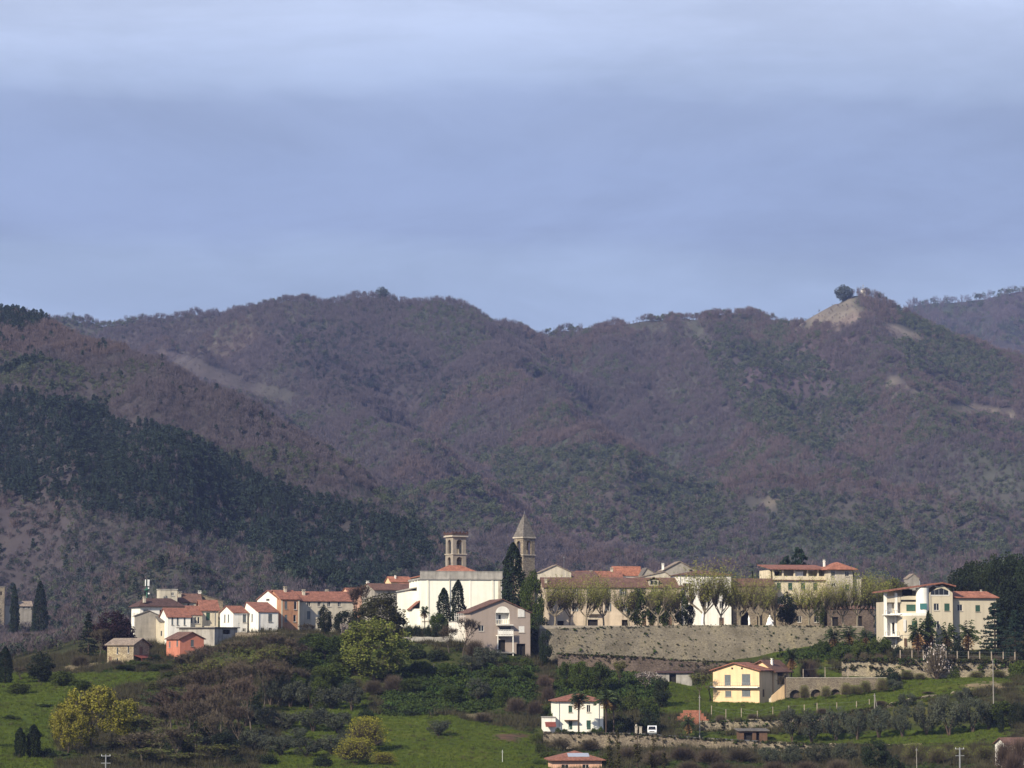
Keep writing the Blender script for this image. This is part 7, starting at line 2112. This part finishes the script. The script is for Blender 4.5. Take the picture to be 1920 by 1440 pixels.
row('twigshrub', 'bare_shrub', [(1180, 640, 1398, 70), (1230, 632, 1404, 74), (1280, 640, 1398, 74), (1330, 634, 1402, 80), (1386, 640, 1400, 76)], '{} brown shrub from the left below the road wall', 'shrub', 'brown shrubs below the road wall')
plant('shrub', 'leafy_shrub', 1134, 610, 1402, 44, 'green shrub right of the pink house', 'shrub')
row('sapling', 'sapling', [(1142, 520, 1372, 26), (1158, 524, 1364, 26), (1194, 522, 1368, 28), (1224, 526, 1374, 28), (1244, 520, 1390, 24)], '{} dark thin sapling from the left at the bottom edge', group='thin saplings at the bottom edge')
row('shrub', 'hedge_shrub', [(1000, 575, 1432, 40), (850, 560, 1440, 30), (884, 562, 1438, 26)], '{} shrub top from the right cut by the bottom edge', 'shrub', 'shrubs cut by the bottom edge')
row('shrub', 'leafy_shrub', [(1036, 690, 1330, 30), (1028, 708, 1312, 34), (1150, 690, 1340, 34)], '{} leafy shrub from the left close behind the white roadside house', 'shrub', 'shrubs close behind the roadside house')
row('shrub', 'leafy_shrub', [(1046, 673, 1362, 16), (1058, 673, 1364, 14), (1114, 673, 1362, 18), (1126, 673, 1360, 16)], '{} small garden shrub from the left before the white roadside house', 'shrub', 'garden shrubs before the roadside house', base=1374)
row('budshrub', 'budding_shrub', [(1508, 724, 1284, 26), (1548, 724, 1286, 26), (1586, 725, 1280, 30), (1622, 727, 1276, 32), (1654, 728, 1270, 34)], '{} budding shrub from the left before the arches of the arched wall', 'shrub', 'budding shrubs before the arches')
# ---- right: slopes
plant('palm', 'palm_tree', 1484, 748, 1214, 34, 'tall palm behind the yellow rear house')
plant('redshrub', 'bare_shrub', 1516, 752, 1232, 52, 'reddish bare shrub above the arched wall', 'shrub')
plant('bare', 'bare_tree', 1470, 733, 1262, 30, 'small bare tree beside the garden stair')
plant('bare', 'bare_tree', 1332, 744, 1250, 44, 'greyish bare tree left of the yellow house')
plant('budding', 'budding_tree', 1312, 738, 1262, 44, 'budding tree left of the yellow house')
row('lowpalm', 'palm_tree', [(1564, 770, 1176, 40), (1592, 772, 1172, 40), (1624, 770, 1178, 36)], '{} bushy palm from the left below the right end of the promenade', group='bushy palms below the promenade')
row('shrub', 'leafy_shrub', [(1540, 768, 1194, 38), (1578, 764, 1196, 44), (1610, 763, 1194, 40), (1640, 765, 1190, 40), (1660, 768, 1186, 28)], '{} leafy shrub from the left below the bushy palms', 'shrub', 'shrubs below the promenade end')
row('lowpalm', 'palm_tree', [(1722, 765, 1158, 46), (1776, 766, 1166, 44), (1816, 766, 1162, 46), (1742, 767, 1150, 34)], '{} skirted palm from the left before the modern villa'.replace('from the left ', ''), group='palms before the modern villa')
row('darkshrub', 'evergreen_shrub', [(1682, 763, 1206, 30), (1760, 764, 1190, 44), (1798, 764, 1192, 40)], '{} dark shrub from the left before the modern villa', 'shrub', 'dark shrubs before the villa')
plant('cypress', 'cypress', 1741, 768, 1144, 12, 'thin dark cypress before the modern villa front')
plant('cedar', 'cedar', 1866, 766, 1126, 86, 'broad blue green cedar before the right villa wing')
plant('cedar', 'cedar', 1904, 760, 1140, 70, 'second blue green cedar at the right edge')
row('dark', 'evergreen_tree', [(1806, 850, 1064, 60), (1846, 856, 1046, 70), (1886, 850, 1040, 76), (1922, 846, 1046, 70), (1900, 830, 1080, 80)], '{} dark evergreen from the left behind the right villa wing', group='dark evergreens behind the villa')
row('dark', 'evergreen_tree', [(1826, 880, 1050, 64), (1868, 884, 1040, 70), (1908, 880, 1032, 74)], '{} taller evergreen from the left behind the right villa wing', group='taller evergreens behind the villa')
row('cedar', 'conifer', [(1474, 884, 1038, 74), (1500, 886, 1022, 96)], '{} dark broad conifer from the left behind the yellow villa', group='conifers behind the yellow villa')
plant('conifer', 'conifer', 1412, 880, 1066, 22, 'small dark conifer above the arched gate house')
row('spring', 'budding_tree', [(1640, 850, 1078, 60), (1668, 856, 1086, 56), (1624, 862, 1084, 50)], '{} yellowish budding tree from the left between the two villas', group='budding trees between the villas') if False else row('budding', 'budding_tree', [(1630, 850, 1080, 56), (1664, 856, 1084, 56), (1694, 862, 1088, 50)], '{} yellowish budding tree from the left between the two villas', group='budding trees between the villas')
plant('blossomshrub', 'blossom_shrub', 1756, 748, 1208, 60, 'grey white blossoming shrub before the long villa wall', 'shrub')
plant('darkshrub', 'evergreen_shrub', 1666, 740, 1244, 58, 'large dark green shrub at the right end of the arched wall', 'shrub')
plant('olive', 'olive_tree', 1676, 728, 1272, 42, 'dark olive bush below the large dark green shrub')
plant('shrub', 'leafy_shrub', 1790, 746, 1250, 34, 'small green shrub beside the blossoming shrub', 'shrub')
plant('shrub', 'leafy_shrub', 1910, 749, 1232, 40, 'green shrub on the villa wall at the right edge', 'shrub')
plant('budshrub', 'budding_shrub', 1604, 726, 1284, 40, 'budding shrub before the arched wall', 'shrub')
row('olive', 'olive_tree', [(1484, 686, 1322, 50), (1520, 683, 1328, 52), (1566, 688, 1318, 54), (1606, 684, 1330, 50), (1646, 686, 1322, 54), (1690, 684, 1318, 60), (1736, 688, 1306, 58), (1778, 684, 1300, 64), (1822, 686, 1302, 60), (1852, 690, 1316, 48)], '{} olive tree from the left in the right hand grove', group='olive trees of the right grove')
row('olive', 'olive_tree', [(1700, 706, 1296, 50), (1806, 708, 1288, 50)], '{} upper olive tree from the left behind the right hand grove', group='upper olives of the right grove')
plant('leafy', 'green_tree', 1880, 688, 1312, 50, 'green tree at the right end of the right hand grove')
plant('dark', 'evergreen_tree', 1908, 684, 1316, 50, 'dark evergreen at the right edge of the grove')
plant('cypress', 'cypress', 1875, 676, 1330, 12, 'slim dark cypress at the right end of the grove')
row('olive', 'olive_tree', [(1440, 636, 1398, 52), (1486, 632, 1394, 54), (1534, 634, 1390, 56), (1580, 632, 1392, 56)], '{} grey olive from the left below the sunlit low wall', group='olives below the low wall')
plant('dark', 'evergreen_tree', 1640, 618, 1384, 66, 'big dark tree at the bottom right of the low wall')
plant('darkshrub', 'evergreen_shrub', 1678, 606, 1410, 50, 'dark shrub right of the big dark tree', 'shrub')
row('budshrub', 'budding_shrub', [(1712, 640, 1392, 54), (1756, 634, 1400, 50), (1800, 640, 1398, 50), (1844, 636, 1398, 50)], '{} budding shrub from the left below the sunlit low wall', 'shrub', 'budding shrubs below the low wall')
row('redshrub', 'bare_shrub', [(1880, 606, 1384, 56), (1908, 600, 1376, 60), (1896, 590, 1410, 60)], '{} brown shrub from the left before the white wall at the bottom right', 'shrub', 'brown shrubs at the bottom right')
row('twigshrub', 'bare_shrub', [(1450, 600, 1424, 70), (1510, 596, 1424, 70), (1570, 600, 1420, 70), (1350, 598, 1426, 70), (1290, 600, 1424, 70)], '{} low brown shrub along the bottom edge right of the saplings', 'shrub', 'brown shrubs along the bottom edge')
row('twigshrub', 'bare_shrub', [(1592, 757, 1222, 30), (1620, 757, 1220, 30), (1648, 756, 1222, 30), (1690, 755, 1222, 32), (1728, 755, 1222, 34), (1784, 755, 1224, 34), (1826, 755, 1224, 34), (1868, 755, 1226, 34), (1900, 755, 1228, 34)], '{} dry brown shrub from the left along the rim of the villa wall', 'shrub', 'dry shrubs on the villa wall rim')
row('budshrub', 'budding_shrub', [(1700, 748, 1256, 40), (1724, 747, 1262, 30), (1830, 747, 1258, 40), (1872, 747, 1256, 40)], '{} budding shrub from the left at the foot of the villa wall', 'shrub', 'budding shrubs at the villa wall foot')
row('twigshrub', 'bare_shrub', [(1350, 703, 1338, 34), (1410, 704, 1336, 34), (1470, 706, 1330, 34), (1540, 708, 1326, 34), (1650, 710, 1312, 36), (1740, 716, 1296, 36)], '{} brown tuft shrub from the left along the olive terrace wall', 'shrub', 'brown tufts along the olive terrace wall')
# ---- far solitary trees on the mountain crest
def crest_tree(px, Y, top, width, label):
    v = P(px, 600, Y); z = float(HILLS['mountain'][0].z(np.array([v.x]), np.array([Y]))[0])
    return plant('farbroad', 'crest_tree', px, Y, top, width, label, z=z - .5)
crest_tree(1590, 3300, 533, 38, 'round evergreen tree beside the tiny chapel on the summit')
crest_tree(714, 3450, 537, 24, 'round tree standing out on the left mountain crest')

# ------------------------------------------------------------------ ground cover: grass, brambles and scrub (uncountable)
def grass_tuft(seed):
    rng = np.random.default_rng(seed); n = 14
    p0 = rng.normal(size=(n, 3)) * np.array([.22, .22, 0]); p1 = p0 + rng.normal(size=(n, 3)) * np.array([.14, .14, .05]) + np.array([0, 0, .34])
    return blades(p0, p1, .035, rng)
items = []
for k in range(3):
    V, F = grass_tuft(800 + k); items.append((f'grass_{k}', np_mesh('grass_tuft', V, [(F, 0)], [M['grassblade']])))
for k in range(3):
    V, F = tuft(70, .8, 1.0, .17, 810 + k); items.append((f'ivy_{k}', np_mesh('bramble_clump', V, [(F, 0)], [M['bramble']])))
for k in range(3):
    rng = np.random.default_rng(820 + k); n = 60
    p0 = rng.normal(size=(n, 3)) * np.array([.35, .35, .05]); p1 = p0 * 1.6 + np.array([0, 0, 1]) * rng.uniform(.4, 1.2, (n, 1)) + rng.normal(size=(n, 3)) * .15
    V, F = blades(p0, p1, .035, rng); items.append((f'scrub_{k}', np_mesh('scrub_clump', V, [(F, 0)], [M['scrub']])))
cov_coll, cov_pos = proto_coll('ground_cover_kinds', items)
rng = np.random.default_rng(99)
N = 106000
y = np.sqrt(rng.uniform(560 ** 2, 815 ** 2, N)); x = rng.uniform(-1, 1, N) * y * 960 / FPX * 1.27
z = ground_z(x, y)
g, b, p_, r_ = cover_at(x, y, z)
px, py = proj(x, y, z)
free = ~((px > 1012) & (px < 1640) & (y > 779)) & ~((y > 667) & (y < 684) & (px > 1015) & (px < 1435))
u = rng.uniform(size=N)
def cover(name, label, sel, first, s0, s1, cat):
    m_ = np.where(sel & free)[0]
    idx = first + rng.integers(0, 3, len(m_)); s = rng.uniform(s0, s1, len(m_))
    rot = np.stack([np.zeros(len(m_)), np.zeros(len(m_)), rng.uniform(0, 6.28, len(m_))], 1)
    o = scatter(name, np.stack([x[m_], y[m_], z[m_] - .03], 1), idx, np.stack([s, s, s * rng.uniform(.7, 1.2, len(m_))], 1), rot, cov_coll)
    tag(o, label, cat, kind='stuff')
cover('grass', 'short green meadow grass on the slopes', g & ~p_ & ~r_, 0, .8, 1.5, 'grass')
cover('undergrowth', 'dark green ivy and brambles on the banks', b & (u < .8), 3, .8, 2.3, 'brambles')
rest = ~g & ~b & ~p_
pn = fbm(x / 12, y / 12, 3, 66)
cover('wild_scrub', 'dry brown scrub between the trees', rest & (u < .34) & (pn > .42), 6, .7, 1.7, 'scrub')
cover('meadow_weeds', 'scattered taller weeds standing in the meadows', g & (u > .955), 3, .25, .6, 'weeds')
cover('dry_tufts', 'scattered dry tufts standing in the meadows', g & (u < .035), 6, .35, .8, 'dry grass')
cover('weeds', 'loose green weeds between the trees', rest & (u > .80) & (pn < .52), 3, .4, 1.0, 'weeds')
